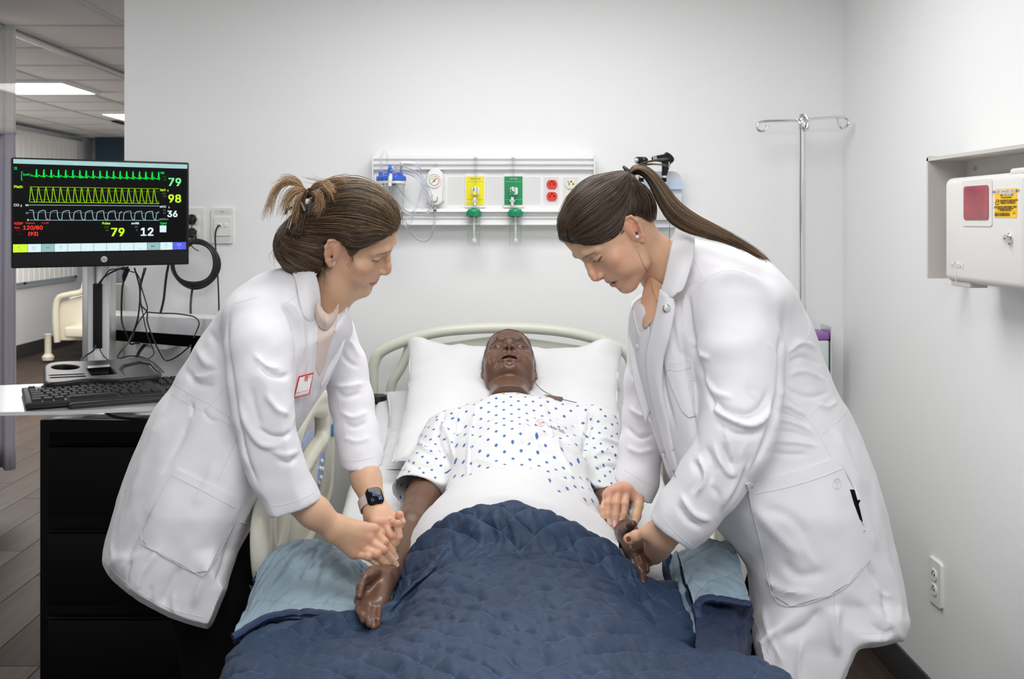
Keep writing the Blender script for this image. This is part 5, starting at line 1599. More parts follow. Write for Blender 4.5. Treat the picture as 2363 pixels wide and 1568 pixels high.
def coons_grid(rows, nu, nv):
    """smooth grid through rows of points"""
    R = []
    for r in rows:
        c = catmull(r, 8)
        s = np.concatenate([[0], np.cumsum(np.linalg.norm(np.diff(c, axis=0), axis=1))])
        # keep the original column positions so that columns stay aligned between rows
        par = np.linspace(0, len(r) - 1, nu)
        src = np.linspace(0, len(r) - 1, len(c))
        R.append(np.stack([np.interp(par, src, c[:, k]) for k in range(3)], 1))
    R = np.array(R)
    cols = []
    for i in range(nu):
        c = catmull(R[:, i], 8)
        par = np.linspace(0, len(rows) - 1, nv); src = np.linspace(0, len(rows) - 1, len(c))
        cols.append(np.stack([np.interp(par, src, c[:, k]) for k in range(3)], 1))
    return np.array(cols)          # nu x nv x 3


def grid_uv(Gd, u_mid=None):
    """cloth coordinates in metres by average arc length"""
    nu, nv = Gd.shape[:2]
    du = np.linalg.norm(np.diff(Gd, axis=0), axis=2); dv = np.linalg.norm(np.diff(Gd, axis=1), axis=2)
    u = np.concatenate([np.zeros((1, nv)), np.cumsum(du, 0)], 0); v = np.concatenate([np.zeros((nu, 1)), np.cumsum(dv, 1)], 1)
    k = nu // 2 if u_mid is None else int(nu * u_mid)
    u = u - u[k:k + 1]
    kern = np.ones(25) / 25
    u2 = np.apply_along_axis(lambda a: np.convolve(np.pad(a, 12, 'edge'), kern, 'valid'), 1, u)
    v2 = np.apply_along_axis(lambda a: np.convolve(np.pad(a, 12, 'edge'), kern, 'valid'), 0, v)
    return u2, v2


def grid_normals(Gd):
    a = np.gradient(Gd, axis=0); b = np.gradient(Gd, axis=1)
    n = np.cross(a, b); n /= np.linalg.norm(n, axis=2)[..., None] + 1e-12
    return n


def grid_faces(nu, nv, flip=False):
    idx = np.arange(nu * nv).reshape(nu, nv)
    f = np.stack([idx[:-1, :-1], idx[1:, :-1], idx[1:, 1:], idx[:-1, 1:]], -1).reshape(-1, 4)
    return f[:, ::-1] if flip else f


def quilt(Gd, s=.068, puff=.0062, crinkle=.0030, seed=1, up=(0, -.5, 1), u_mid=None, off=(0, 0), smooth_n=True):
    u, v = grid_uv(Gd, u_mid)
    u = u + off[0]; v = v + off[1]
    n = grid_normals(Gd)
    sg = np.sign((n * np.array(up)).sum(-1).mean()) or 1
    n = n * sg
    a, b = (u + v) / s, (u - v) / s
    cell = np.abs(np.sin(np.pi * a) * np.sin(np.pi * b))
    h = puff * cell ** .27
    pts = np.stack([u * 1.0, v * .35, 0 * u], -1).reshape(-1, 3)
    w = vnoise(pts, 55, seed, 2).reshape(u.shape)
    pts2 = np.stack([u * .3 + v * .4, v * .9 - u * .3, 0 * u], -1).reshape(-1, 3)
    w2 = vnoise(pts2, 70, seed + 3, 1).reshape(u.shape)
    amp = .35 + .65 * (1 - cell) ** .5
    big = vnoise(np.stack([u, v, 0 * u], -1).reshape(-1, 3), 12, seed + 9, 2).reshape(u.shape)
    h = h * (1 + .35 * big) + crinkle * (np.abs(w) ** .8 * np.sign(w) * amp + .7 * w2 * amp) + .004 * big
    return Gd + n * h[..., None], u, v, sg


def quilt_mat(name, col, thread, s=.068, rough=.55):
    m = mat(name, col, rough, sheen=.03, spec=.35, bump=(350, .25, .0015, (1, .5, 1)), vary=(7, .12))
    nt = m.node_tree; b = nt.nodes['Principled BSDF']
    uv = nt.nodes.new('ShaderNodeUVMap'); uv.uv_map = 'UVMap'
    sep = nt.nodes.new('ShaderNodeSeparateXYZ'); nt.links.new(uv.outputs[0], sep.inputs[0])
    def M(op, a, b_=None, c=None):
        n_ = nt.nodes.new('ShaderNodeMath'); n_.operation = op
        for i, x in enumerate((a, b_, c)):
            if x is None: continue
            if isinstance(x, (int, float)): n_.inputs[i].default_value = x
            else: nt.links.new(x, n_.inputs[i])
        return n_.outputs[0]
    U_, V_ = sep.outputs[0], sep.outputs[1]
    A = M('DIVIDE', M('ADD', U_, V_), s); B = M('DIVIDE', M('SUBTRACT', U_, V_), s)
    def line(x, along):
        d = M('ABSOLUTE', M('SUBTRACT', M('FRACT', M('ADD', x, .5)), .5))
        on = M('LESS_THAN', d, .0085)
        dash = M('LESS_THAN', M('FRACT', M('MULTIPLY', along, 24.0)), .42)
        return M('MULTIPLY', on, dash)
    msk = M('MAXIMUM', line(A, B), line(B, A))
    mx = nt.nodes.new('ShaderNodeMix'); mx.data_type = 'RGBA'
    src = b.inputs['Base Color'].links[0].from_socket
    nt.links.new(M('MULTIPLY', msk, .6), mx.inputs[0]); nt.links.new(src, mx.inputs[6]); mx.inputs[7].default_value = (*thread, 1)
    nt.links.new(mx.outputs[2], b.inputs['Base Color'])
    return m
M_navy = quilt_mat('navy_quilt', (.015, .034, .075), (.16, .25, .40))
M_lblue = quilt_mat('light_blue_lining', (.23, .31, .365), (.07, .13, .20))
M_trim = mat('navy_binding', (.016, .032, .085), .5, bump=(300, .2, .001))


def cloth_from_grid(name, Gd, u, v, m, parent, thick=.008, flip=False):
    nu, nv = Gd.shape[:2]
    me = mesh_np(name, Gd.reshape(-1, 3), grid_faces(nu, nv, flip), uv=np.stack([u, v], -1).reshape(-1, 2))
    o = link(name, me, m, parent)
    if thick:
        so = o.modifiers.new('thick', 'SOLIDIFY'); so.thickness = thick; so.offset = -1
    return o

# ---- navy quilted blanket
rows = [
 [(912, 1400, 1.88), (925, 1330, 1.99), (960, 1262, 2.02), (1010, 1212, 2.02), (1080, 1180, 2.0), (1150, 1169, 1.99), (1220, 1173, 1.98), (1300, 1200, 1.98), (1380, 1238, 1.98), (1432, 1275, 1.97), (1490, 1330, 1.94), (1560, 1345, 1.93)],
 [(905, 1422, 1.83), (938, 1352, 1.93), (980, 1285, 1.96), (1030, 1236, 1.965), (1090, 1206, 1.955), (1150, 1196, 1.945), (1220, 1201, 1.935), (1300, 1228, 1.935), (1370, 1265, 1.935), (1430, 1312, 1.92), (1490, 1370, 1.88), (1565, 1385, 1.87)],
 [(885, 1436, 1.80), (930, 1398, 1.84), (985, 1325, 1.87), (1040, 1272, 1.915), (1100, 1258, 1.905), (1160, 1262, 1.90), (1225, 1280, 1.885), (1295, 1278, 1.895), (1365, 1306, 1.885), (1430, 1358, 1.85), (1500, 1420, 1.81), (1580, 1440, 1.80)],
 [(600, 1470, 1.775), (710, 1436, 1.80), (835, 1444, 1.775), (918, 1412, 1.795), (985, 1352, 1.80), (1060, 1315, 1.80), (1150, 1310, 1.785), (1250, 1315, 1.78), (1350, 1335, 1.79), (1430, 1385, 1.78), (1510, 1455, 1.755), (1585, 1505, 1.72)],
 [(550, 1520, 1.70), (640, 1502, 1.70), (760, 1478, 1.715), (870, 1466, 1.70), (960, 1420, 1.655), (1050, 1400, 1.63), (1150, 1395, 1.615), (1250, 1395, 1.61), (1350, 1404, 1.625), (1450, 1432, 1.65), (1550, 1490, 1.67), (1650, 1512, 1.67)],
 [(545, 1580, 1.60), (630, 1575, 1.56), (740, 1535, 1.555), (850, 1512, 1.52), (950, 1498, 1.485), (1050, 1492, 1.46), (1150, 1490, 1.45), (1250, 1490, 1.445), (1370, 1500, 1.46), (1500, 1530, 1.50), (1620, 1530, 1.57), (1735, 1520, 1.62)],
 [(500, 1690, 1.45), (600, 1680, 1.41), (720, 1640, 1.40), (840, 1620, 1.37), (950, 1610, 1.335), (1050, 1605, 1.31), (1150, 1600, 1.30), (1250, 1600, 1.30), (1390, 1610, 1.31), (1540, 1630, 1.36), (1690, 1620, 1.43), (1850, 1600, 1.50)],
 [(440, 1960, 1.17), (560, 1940, 1.15), (700, 1900, 1.13), (830, 1880, 1.11), (950, 1870, 1.10), (1050, 1860, 1.09), (1150, 1860, 1.09), (1270, 1860, 1.09), (1420, 1880, 1.10), (1600, 1900, 1.12), (1800, 1920, 1.15), (2000, 1930, 1.18)],
]
rw = []
for k, r in enumerate(rows):
    w_ = [tuple(P(*p)) for p in r]
    a, b = w_[0], w_[-1]
    if k >= 4:
        w_ = [(min(a[0] - .03, -.50), a[1], .25), (min(a[0] - .02, -.485), a[1], a[2] - .09)] + w_ + [(max(b[0] + .02, .50), b[1], b[2] - .09), (max(b[0] + .03, .53), b[1], .25)]
    else:
        w_ = [(a[0] - .02, a[1] - .01, a[2] - .05), (a[0] - .01, a[1] - .005, a[2] - .02)] + w_ + [(b[0] + .03, b[1], b[2] - .03), (b[0] + .05, b[1], b[2] - .10)]
    rw.append(w_)
last = [(x, .985, z - .05) for x, y, z in rw[-1]]; rw.append(last); rw.append([(x, .975, .22) for x, y, z in last])
first = [(x, y + .012, z - .018) for x, y, z in rw[0]]
Gd = coons_grid([first] + rw, 430, 420)
Qd, u, v, sg = quilt(Gd, seed=2, u_mid=.5)
ku_ = np.linspace(0, 1, 430)[:, None]
blk = cloth_from_grid('quilted_blanket', Qd, u, v, M_navy, None, thick=0, flip=(sg < 0))
tag(blk, 'navy quilted blanket spread over the patient\'s legs and the foot of the bed', 'blanket')
# bound edge at the top of the blanket
j0 = 420 // 10
MB().tube(Qd[::6, 2][3:-3] , .0055, 8).build('bound_edge', M_trim, blk)
# light blue lining turned over at the left
def lining(rowsp, nu, nv, seed, puff=.0045, off=(0, 0), up=(0, -.5, 1)):
    r = [[tuple(P(*p)) for p in q] for q in rowsp]
    G0 = coons_grid(r, nu, nv)
    Q0, u0, v0, s0 = quilt(G0, puff=puff, seed=seed, off=off, up=up)
    o = cloth_from_grid('turned_back_lining', Q0, u0, v0, M_lblue, blk, thick=.0, flip=(s0 < 0))
    so = o.modifiers.new('thick', 'SOLIDIFY'); so.thickness = .009; so.offset = -1
    o.data.materials.append(M_navy); so.material_offset = 1; so.material_offset_rim = 1
    return o, Q0
o1, Q1 = lining([
 [(612, 1322, 1.95), (662, 1282, 2.03), (738, 1282, 2.13), (810, 1318, 2.24), (870, 1330, 2.16), (925, 1350, 2.06)],
 [(602, 1318, 1.905), (652, 1260, 1.955), (728, 1254, 2.04), (800, 1284, 2.14), (860, 1312, 2.07), (920, 1340, 2.01)],
 [(580, 1375, 1.86), (630, 1318, 1.90), (720, 1310, 1.97), (800, 1330, 2.02), (865, 1350, 1.98), (918, 1362, 1.965)],
 [(560, 1430, 1.81), (622, 1375, 1.85), (715, 1365, 1.90), (800, 1385, 1.92), (865, 1395, 1.90), (917, 1385, 1.92)],
 [(540, 1474, 1.765), (618, 1424, 1.81), (700, 1410, 1.835), (790, 1428, 1.835), (860, 1432, 1.83), (914, 1405, 1.885)]], 150, 130, 5)
MB().tube(Q1[::3, -1] + np.array([0, -.003, -.003]), .0075, 8).build('bound_edge', M_trim, blk)
# hanging navy part under the turned corner
r = [[tuple(P(*p)) for p in q] for q in (
 [(540, 1480, 1.77), (618, 1432, 1.81), (700, 1420, 1.83), (790, 1438, 1.83), (860, 1440, 1.825)],
 [(548, 1500, 1.80), (620, 1470, 1.83), (700, 1462, 1.84), (790, 1468, 1.83), (860, 1460, 1.82)],
 [(552, 1560, 1.76), (610, 1530, 1.79), (690, 1510, 1.79), (780, 1490, 1.79), (860, 1480, 1.79)],
 [(520, 1700, 1.70), (600, 1660, 1.72), (690, 1600, 1.74), (780, 1560, 1.75), (860, 1540, 1.76)])]
G0 = coons_grid(r, 110, 80); Q0, u0, v0, s0 = quilt(G0, seed=8, puff=.006)
cloth_from_grid('hanging_corner', Q0, u0, v0, M_navy, blk, thick=.006, flip=(s0 < 0))
# right turned corner
def Z7(zx, zy, d): return (1350 + zx / 3.2675, 1050 + zy / 3.2675, d)
o2, Q2 = lining([
 [Z7(700, 745, 2.06), Z7(800, 700, 2.08), Z7(900, 650, 2.08), Z7(990, 640, 2.06), Z7(1080, 650, 2.05)],
 [Z7(715, 800, 1.99), Z7(820, 790, 2.0), Z7(940, 780, 2.0), Z7(1060, 770, 1.98), Z7(1160, 800, 1.98)],
 [Z7(735, 900, 1.93), Z7(850, 890, 1.94), Z7(980, 880, 1.94), Z7(1110, 900, 1.93), Z7(1180, 930, 1.92)],
 [Z7(775, 1010, 1.88), Z7(870, 990, 1.89), Z7(1000, 985, 1.89), Z7(1130, 1010, 1.88), Z7(1225, 1040, 1.88)],
 [Z7(830, 1165, 1.82), Z7(880, 1100, 1.845), Z7(990, 1085, 1.85), Z7(1110, 1105, 1.85), Z7(1245, 1120, 1.85)]], 110, 110, 11, off=(.03, 0))
MB().tube(Q2[::3, -1] + np.array([0, -.003, -.003]), .0075, 8).build('bound_edge', M_trim, blk)
o3, Q3 = lining([
 [Z7(700, 745, 2.055), Z7(660, 765, 2.05), Z7(622, 780, 2.04)],
 [Z7(718, 850, 1.97), Z7(670, 870, 1.99), Z7(618, 880, 2.00)],
 [Z7(750, 1000, 1.89), Z7(700, 1010, 1.92), Z7(645, 1010, 1.94)],
 [Z7(822, 1170, 1.825), Z7(755, 1170, 1.86), Z7(685, 1175, 1.89)],
 [Z7(850, 1310, 1.79), Z7(790, 1330, 1.81), Z7(725, 1330, 1.83)],
 [Z7(862, 1440, 1.765), Z7(840, 1462, 1.765), Z7(800, 1442, 1.775)]], 50, 130, 12, puff=.004, up=(-.5, -1, .3))
MB().tube(np.concatenate([Q3[-1][::3], Q3[::3, -1][::-1]]), .0080, 8).build('bound_edge', M_trim, blk)
MB().tube(catmull([P(*Z7(*p)) for p in ((835, 1165, 1.82), (850, 1200, 1.805), (868, 1320, 1.785), (872, 1430, 1.765))], 6), .0085, 8).build('bound_edge', M_trim, blk)
# dark hanging side under the right corner
r = [[tuple(P(*p)) for p in q] for q in (
 [Z7(815, 1060, 1.87), Z7(1000, 1080, 1.90), Z7(1120, 1100, 1.90), Z7(1250, 1110, 1.90)],
 [Z7(835, 1220, 1.80), Z7(1000, 1200, 1.825), Z7(1120, 1210, 1.84), Z7(1250, 1220, 1.90)],
 [Z7(835, 1340, 1.735), Z7(1000, 1350, 1.73), Z7(1120, 1400, 1.73), Z7(1256, 1430, 1.84)],
 [Z7(830, 1520, 1.64), Z7(1000, 1540, 1.64), Z7(1130, 1600, 1.64), Z7(1260, 1740, 1.80)])]
G0 = coons_grid(r, 60, 60); Q0, u0, v0, s0 = quilt(G0, seed=15, puff=.004, up=(0, -1, 0))
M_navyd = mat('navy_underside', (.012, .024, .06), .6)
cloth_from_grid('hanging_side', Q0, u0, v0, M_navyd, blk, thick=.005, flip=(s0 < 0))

# ---- white top sheet
rows = [
 [(925, 1345, 1.96), (945, 1282, 1.99), (985, 1240, 1.98), (1040, 1210, 1.965), (1100, 1196, 1.95), (1160, 1192, 1.945), (1225, 1200, 1.935), (1300, 1226, 1.935), (1370, 1262, 1.935), (1425, 1290, 1.94)],
 [(918, 1340, 1.995), (935, 1270, 2.04), (975, 1215, 2.05), (1025, 1172, 2.06), (1085, 1145, 2.055), (1155, 1135, 2.045), (1230, 1143, 2.035), (1305, 1170, 2.03), (1375, 1215, 2.02), (1428, 1250, 2.0)],
 [(912, 1345, 2.02), (930, 1285, 2.085), (968, 1205, 2.12), (1012, 1150, 2.14), (1075, 1105, 2.15), (1150, 1083, 2.15), (1230, 1085, 2.145), (1300, 1110, 2.14), (1365, 1165, 2.12), (1430, 1240, 2.06)],
 [(930, 1330, 2.06), (945, 1265, 2.12), (978, 1200, 2.15), (1020, 1155, 2.17), (1078, 1118, 2.18), (1150, 1098, 2.18), (1230, 1100, 2.175), (1298, 1124, 2.17), (1358, 1175, 2.15), (1420, 1245, 2.09)]]
rw = [[tuple(P(*p)) for p in q] for q in rows]
Gd = coons_grid(rw, 220, 90)
n_ = grid_normals(Gd); sg = np.sign((n_ * np.array((0, -.5, 1))).sum(-1).mean())
uu, vv = grid_uv(Gd)
nz = vnoise(np.stack([uu * .5 + vv * .4, vv * 2.2, 0 * uu], -1).reshape(-1, 3), 10, 21, 2).reshape(uu.shape)
Gd = Gd + n_ * sg * (nz * .006)[..., None]
kk = np.linspace(0, 1, 90)[None, :]; Gd[..., 2] -= .022 * np.clip(1 - kk / .30, 0, 1) + .010 * np.clip(1 - kk / .5, 0, 1)
ts = cloth_from_grid('top_sheet', Gd, uu, vv, M_sheet, None, thick=.004, flip=(sg < 0)); tag(ts, 'white top sheet folded back over the patient\'s waist above the blanket', 'sheet')


def pillow(name, c4, T, m, label, seed, n=110, dents=(), corner=.10):
    """c4: corners bl, br, tr, tl in the world"""
    bl, br, tr, tl = [np.array(tuple(c)) for c in c4]
    U, V = np.meshgrid(np.linspace(-1, 1, n), np.linspace(-1, 1, n), indexing='ij')
    pin = 1 - corner * .5 * (1 - (V ** 2)) * (U ** 2) * 0
    u_, v_ = (U * (1 - .06 * (1 - V ** 2)) + 1) / 2, (V * (1 - .06 * (1 - U ** 2)) + 1) / 2
    Pm = ((1 - u_) * (1 - v_))[..., None] * bl + (u_ * (1 - v_))[..., None] * br + (u_ * v_)[..., None] * tr + ((1 - u_) * v_)[..., None] * tl
    nn = np.cross(br - bl, tl - bl); nn /= np.linalg.norm(nn)
    if nn[2] < 0: nn = -nn
    prof = ((1 - np.abs(U) ** 3.2) * (1 - np.abs(V) ** 3.2)) ** .55
    nz = vnoise(np.stack([U * .5, V * .5, 0 * U], -1).reshape(-1, 3), 3.2, seed, 3).reshape(U.shape)
    rad = np.maximum(np.abs(U), np.abs(V))
    wr_ = vnoise(np.stack([U * (.4 + 1.6 * (np.abs(V) > np.abs(U))), V * (.4 + 1.6 * (np.abs(U) >= np.abs(V))), 0 * U], -1).reshape(-1, 3), 5, seed + 1, 1).reshape(U.shape) * rad ** 4
    t = T * prof * (1 + .10 * nz) + .006 * wr_
    for (a, b_, r, h) in dents: t = t - h * np.exp(-((U - a) ** 2 + (V - b_) ** 2) / r ** 2)
    top = Pm + nn * t[..., None]; bot = Pm - nn * (T * .5 * prof)[..., None]
    Vt = np.concatenate([top.reshape(-1, 3), bot.reshape(-1, 3)])
    f = grid_faces(n, n)
    idx = np.arange(n * n).reshape(n, n)
    bd = np.concatenate([idx[:, 0], idx[-1, 1:], idx[-2::-1, -1], idx[0, -2:0:-1]])
    bq = np.stack([bd, np.roll(bd, -1), np.roll(bd, -1) + n * n, bd + n * n], -1)
    me = mesh_np(name, Vt, np.concatenate([f, f[:, ::-1] + n * n, bq[:, ::-1]]))
    bm = bmesh.new(); bm.from_mesh(me); bmesh.ops.recalc_face_normals(bm, faces=bm.faces[:]); bm.to_mesh(me); bm.free()
    o = link(name, me, m); tag(o, label, 'pillow')
    MB().tube(top[:, 0][::4] + nn * .001, .0016, 6).build('hem_stitching', m, o)
    return o
pillow('pillow', (P(903, 1068, 2.50) , P(1447, 1062, 2.46), P(1436, 812, 3.02), P(941, 795, 3.05)), .062, M_case, 'large white pillow under the patient\'s head', 31, dents=((.0, -.55, .42, .06), (.0, .30, .36, .045), (.86, .86, .18, -.045), (-.9, .9, .15, -.03)))
pillow('pillow', (P(868, 1085, 2.58), P(1470, 1085, 2.55), P(1455, 905, 3.02), P(890, 905, 3.05)), .05, M_case, 'flat white pillow tucked beneath the large one', 37)
# ---------------------------------------------------------------- training mannequin in the bed
def hand(g, wrist, mcp, fingers, thumb, wr=.024, scale=1.0, pr=.0105, palm_n=None, k=.004, r0=.0088, web=None):
    """wrist point, four knuckle points, finger joint lists (without the knuckle), thumb joints from its root"""
    s = scale
    wrist = Vector(wrist)
    c = sum((Vector(m) for m in mcp), Vector()) / 4
    g.cone(wrist, wrist.lerp(c, .25), wr * .92, wr * .80, k=.01)
    for i, m in enumerate(mcp):
        m = Vector(m)
        base = wrist.lerp(c, .10) + (m - c) * .35
        g.cone(base, m, pr * 1.35 * s, pr * .98 * s, k=.014)
    for i in range(3):
        a, b = Vector(mcp[i]), Vector(mcp[i + 1])
        g.cone(wrist.lerp((a + b) / 2, .5), (a + b) / 2 + (wrist - c).normalized() * .010, pr * 1.1 * s, pr * .85 * s, k=.010)
    th = [Vector(p) for p in thumb]
    g.cone(wrist.lerp(th[0], .35), th[0], pr * 1.3 * s, pr * 1.25 * s, k=.014)
    g.chain(th, [pr * 1.2 * s] + [r0 * 1.12 * s] * (len(th) - 2) + [r0 * .92 * s], k=.006)
    for i, f in enumerate(fingers):
        ch = [Vector(mcp[i])] + [Vector(p) for p in f]
        f_ = (1.0, 1.02, .97, .86)[i]
        rs = [r0 * 1.0 * f_ * s] + [r0 * (.94 - .07 * j) * f_ * s for j in range(len(f))]
        for j in range(len(ch) - 1):
            kk = .0035 if j == 0 else .0015
            a, b = ch[j], ch[j + 1]
            g.cone(a, b, rs[j], rs[j + 1], k=kk)
        if len(ch) > 2: g.ell(ch[1], (rs[1] * 1.05,) * 3, k=.001)
    return g


def hand_bounds(pts, m=.035):
    p = np.array([tuple(q) for q in pts]); return p.min(0) - m, p.max(0) + m


pat = empty('training_mannequin', (.05, 2.3, .70)); tag(pat, 'brown-skinned training mannequin lying on its back in the bed with open mouth', 'mannequin')
M_pskin = mat('mannequin_vinyl', (.1, .05, .03), .36, attr='Col', coat=.18, spec=.5, bump=(220, .08, .0008))
SKN = np.array(srgb(98, 68, 51)); SKD = np.array(srgb(78, 54, 43))
E_ = {}
# head
HM = frame((0, -.407, .913), (0, .913, .407), Vector((.036, 2.821, .893)), 1.04)
g = G((-.10, -.12, -.20), (.10, .135, .125), .0016)
head_sdf(g, mouth=.016, mw=1.18, nostril=1.5)
for sx in (1, -1):
    g.ell((sx * .039, .030, -.052), (.020, .034, .034), k=.02)
g.cone((0, -.004, -.055), (.0, .030, -.20), .049, .055, k=.010)
for sx in (1, -1): g.cone((sx * .044, .000, -.06), (sx * .018, .072, -.20), .010, .009, k=.010)
v, q = g.mesh(); v = laplace(v, q, 1)
c = face_colors(v, SKN, srgb(84, 48, 42), srgb(34, 28, 26), srgb(118, 78, 66), mouth=.016, mw=1.18, browd=.95, lid=srgb(45, 28, 20))
ax = np.abs(v[:, 0])
thr = np.interp(v[:, 1], [-.12, -.07, -.03, -.012, 0.0, .020, .042, .062, .09], [-.16, -.10, -.06, -.025, .000, .008, .038, .064, .070]) - np.clip(ax - .035, 0, 1) * .25
fr = .006 * np.sin(v[:, 0] * 150 + 1) * (v[:, 1] > .03)
m_ = np.clip((v[:, 2] - thr - fr) / .003, 0, 1)
earw = np.exp(-(((ax - .082) / .010) ** 2)) * (np.abs(v[:, 1] + .016) < .035) * (v[:, 2] < .026)
m_ = m_ * (earw < .35)
nr = normals(v, q)
wv = vnoise(v * np.array([1, .5, 1]), 130, 5, 2)
v = v + nr * (m_ * (.0030 + .0014 * wv))[:, None]
hc = np.array(srgb(44, 48, 48))
c = c * (1 - m_[:, None]) + (hc * (1 + .35 * wv[:, None])) * m_[:, None]
nos = gauss(np.abs(v) * np.array([1, 1, 1]), (.0068, .0995, .0455), (.0032, .005, .0042)) * (v[:, 2] < 0)
c = c * (1 - np.clip(nos * 1.6, 0, 1)[:, None] * .97)
# mouth cavity and teeth shade
inm = gauss(np.abs(v), (0, .080, .0745), (.021, .016, .0115)) * (v[:, 2] < 0)
dark = (inm > .30) & (v[:, 1] < .090) & (v[:, 2] > -.090) & (v[:, 2] < -.061)
c[dark] = srgb(84, 22, 22)
head_v, head_q, head_c = xf(v, HM), q, c
# teeth
M_teeth = mat('vinyl_teeth', srgb(150, 115, 100), .3)

# body: trunk and upper arms
def T3(a): return Vector(a)
SR = (P(1035, 965, 2.52) - Vector((0, 0, .055)), P(970, 1125, 2.27) - Vector((0, 0, .040)), P(899, 1318, 1.965) - Vector((0, 0, .010)))
SL = (P(1375, 950, 2.52) - Vector((0, 0, .055)), P(1398, 1120, 2.28) - Vector((0, 0, .045)), P(1438, 1232, 2.07) - Vector((0, 0, .010)))
g = G((-.30, 1.85, .50), (.42, 2.80, .95), .005)
neck = Vector((.036, 2.76, .845))
g.chain([Vector((.045, 2.60, .765)), Vector((.055, 2.42, .722)), Vector((.05, 2.15, .655)), Vector((.045, 2.00, .610))], [.140, .155, .140, .110], k=.03, flat=((0, .25, 1), .56))
g.cone(neck, Vector((.045, 2.60, .78)), .052, .06, k=.04)
for S in (SR, SL):
    g.cone(Vector((.05, 2.60, .79)), S[0], .055, .052, k=.04)
    g.cone(S[0], S[1], .050, .040, k=.02)
trunk_v, trunk_q = g.mesh()
trunk_v = laplace(trunk_v, trunk_q, 2)

def arm_mesh(S, fn, pts, h=.0018, rot=None, fr=.0):
    lo, hi = hand_bounds(list(pts) + [S[1], S[2]], .05)
    g = G(lo, hi, h)
    a, b = Vector(S[1]), Vector(S[2])
    up = Vector(S[0])
    g.cone(a + (up - a) * .35, a, .046, .040, k=.02)
    m = a.lerp(b, .35)
    g.cone(a, m, .040, .038, k=.02)
    g.cone(m, b, .038, .0225, k=.015, flat=((0, 0, 1), .92))
    fn(g)
    v, q = g.mesh(); v = laplace(v, q, 1)
    return v, q
# right hand of the mannequin (left in the picture), palm up, fingers curled
def Z6(zx, zy, d): return P(750 + zx / 3.647, 1050 + zy / 3.647, d)
wr_r = Z6(530, 1000, 1.955)
mc_r = [Z6(300, 1225, 1.835), Z6(357, 1268, 1.820), Z6(412, 1290, 1.815), Z6(460, 1285, 1.818)]
def hr(g):
    fing = [[Z6(285, 1300, 1.790), Z6(312, 1350, 1.755), Z6(328, 1395, 1.748)],
            [Z6(338, 1345, 1.775), Z6(362, 1385, 1.742), Z6(374, 1425, 1.738)],
            [Z6(388, 1365, 1.775), Z6(404, 1405, 1.740), Z6(410, 1448, 1.735)],
            [Z6(445, 1355, 1.780), Z6(444, 1400, 1.748), Z6(440, 1440, 1.742)]]
    hand(g, wr_r, mc_r, fing, [Z6(400, 1000, 1.875), Z6(340, 1045, 1.835), Z6(305, 1120, 1.805), Z6(288, 1190, 1.79)], wr=.023, pr=.0105, r0=.0078)
    g.cone(Z6(345, 1100, 1.86), Z6(300, 1230, 1.835), .012, .009, k=.012)
    g.cone(Z6(500, 1040, 1.90), Z6(470, 1240, 1.83), .015, .011, k=.014)
    g.ell(Z6(395, 1110, 1.815), (.013, .022, .009), k=.012, mode='s', rot=(.4, 0, -.3))
rv, rq = arm_mesh(SR, hr, mc_r + [Z6(380, 1470, 1.72), Z6(280, 1200, 1.79)])
# left hand of the mannequin (right in the picture)
def Z5(zx, zy, d): return P(1370 + zx / 5.805, 1100 + zy / 5.805, d)
wr_l = Z5(430, 720, 2.045)
mc_l = [Z5(650, 960, 1.985), Z5(600, 1010, 1.975), Z5(555, 1040, 1.97), Z5(510, 1060, 1.97)]
def hl(g):
    fing = [[Z5(685, 1090, 1.960), Z5(700, 1180, 1.945), Z5(708, 1260, 1.94)],
            [Z5(640, 1190, 1.940), Z5(655, 1310, 1.92), Z5(660, 1420, 1.905)],
            [Z5(585, 1150, 1.950), Z5(610, 1230, 1.93), Z5(632, 1320, 1.925)],
            [Z5(525, 1180, 1.950), Z5(560, 1280, 1.93), Z5(590, 1370, 1.92)]]
    hand(g, wr_l, mc_l, fing, [Z5(440, 730, 2.01), Z5(450, 680, 1.985), Z5(490, 655, 1.968), Z5(530, 640, 1.958)], wr=.023, pr=.0108, r0=.0080)
    g.cone(Z5(420, 760, 2.01), Z5(520, 1000, 1.975), .015, .012, k=.012)
lv, lq = arm_mesh(SL, hl, mc_l + [Z5(660, 1430, 1.90), Z5(530, 640, 1.95)])
tcol = np.tile(SKN, (len(trunk_v), 1)); rcol = np.tile(SKN * 1.02, (len(rv), 1)); lcol = np.tile(SKD * 1.05, (len(lv), 1))
def nailtint(v, c, tips, r=.0045, col=srgb(140, 105, 84)):
    for t_ in tips:
        w = np.exp(-((np.linalg.norm(v - np.array(tuple(t_)), axis=1) / r) ** 2))[:, None]; c[:] = c * (1 - w * .6) + np.array(col) * w * .6
nailtint(rv, rcol, [Z6(328, 1395, 1.740), Z6(374, 1425, 1.730), Z6(410, 1448, 1.727), Z6(440, 1440, 1.734)])
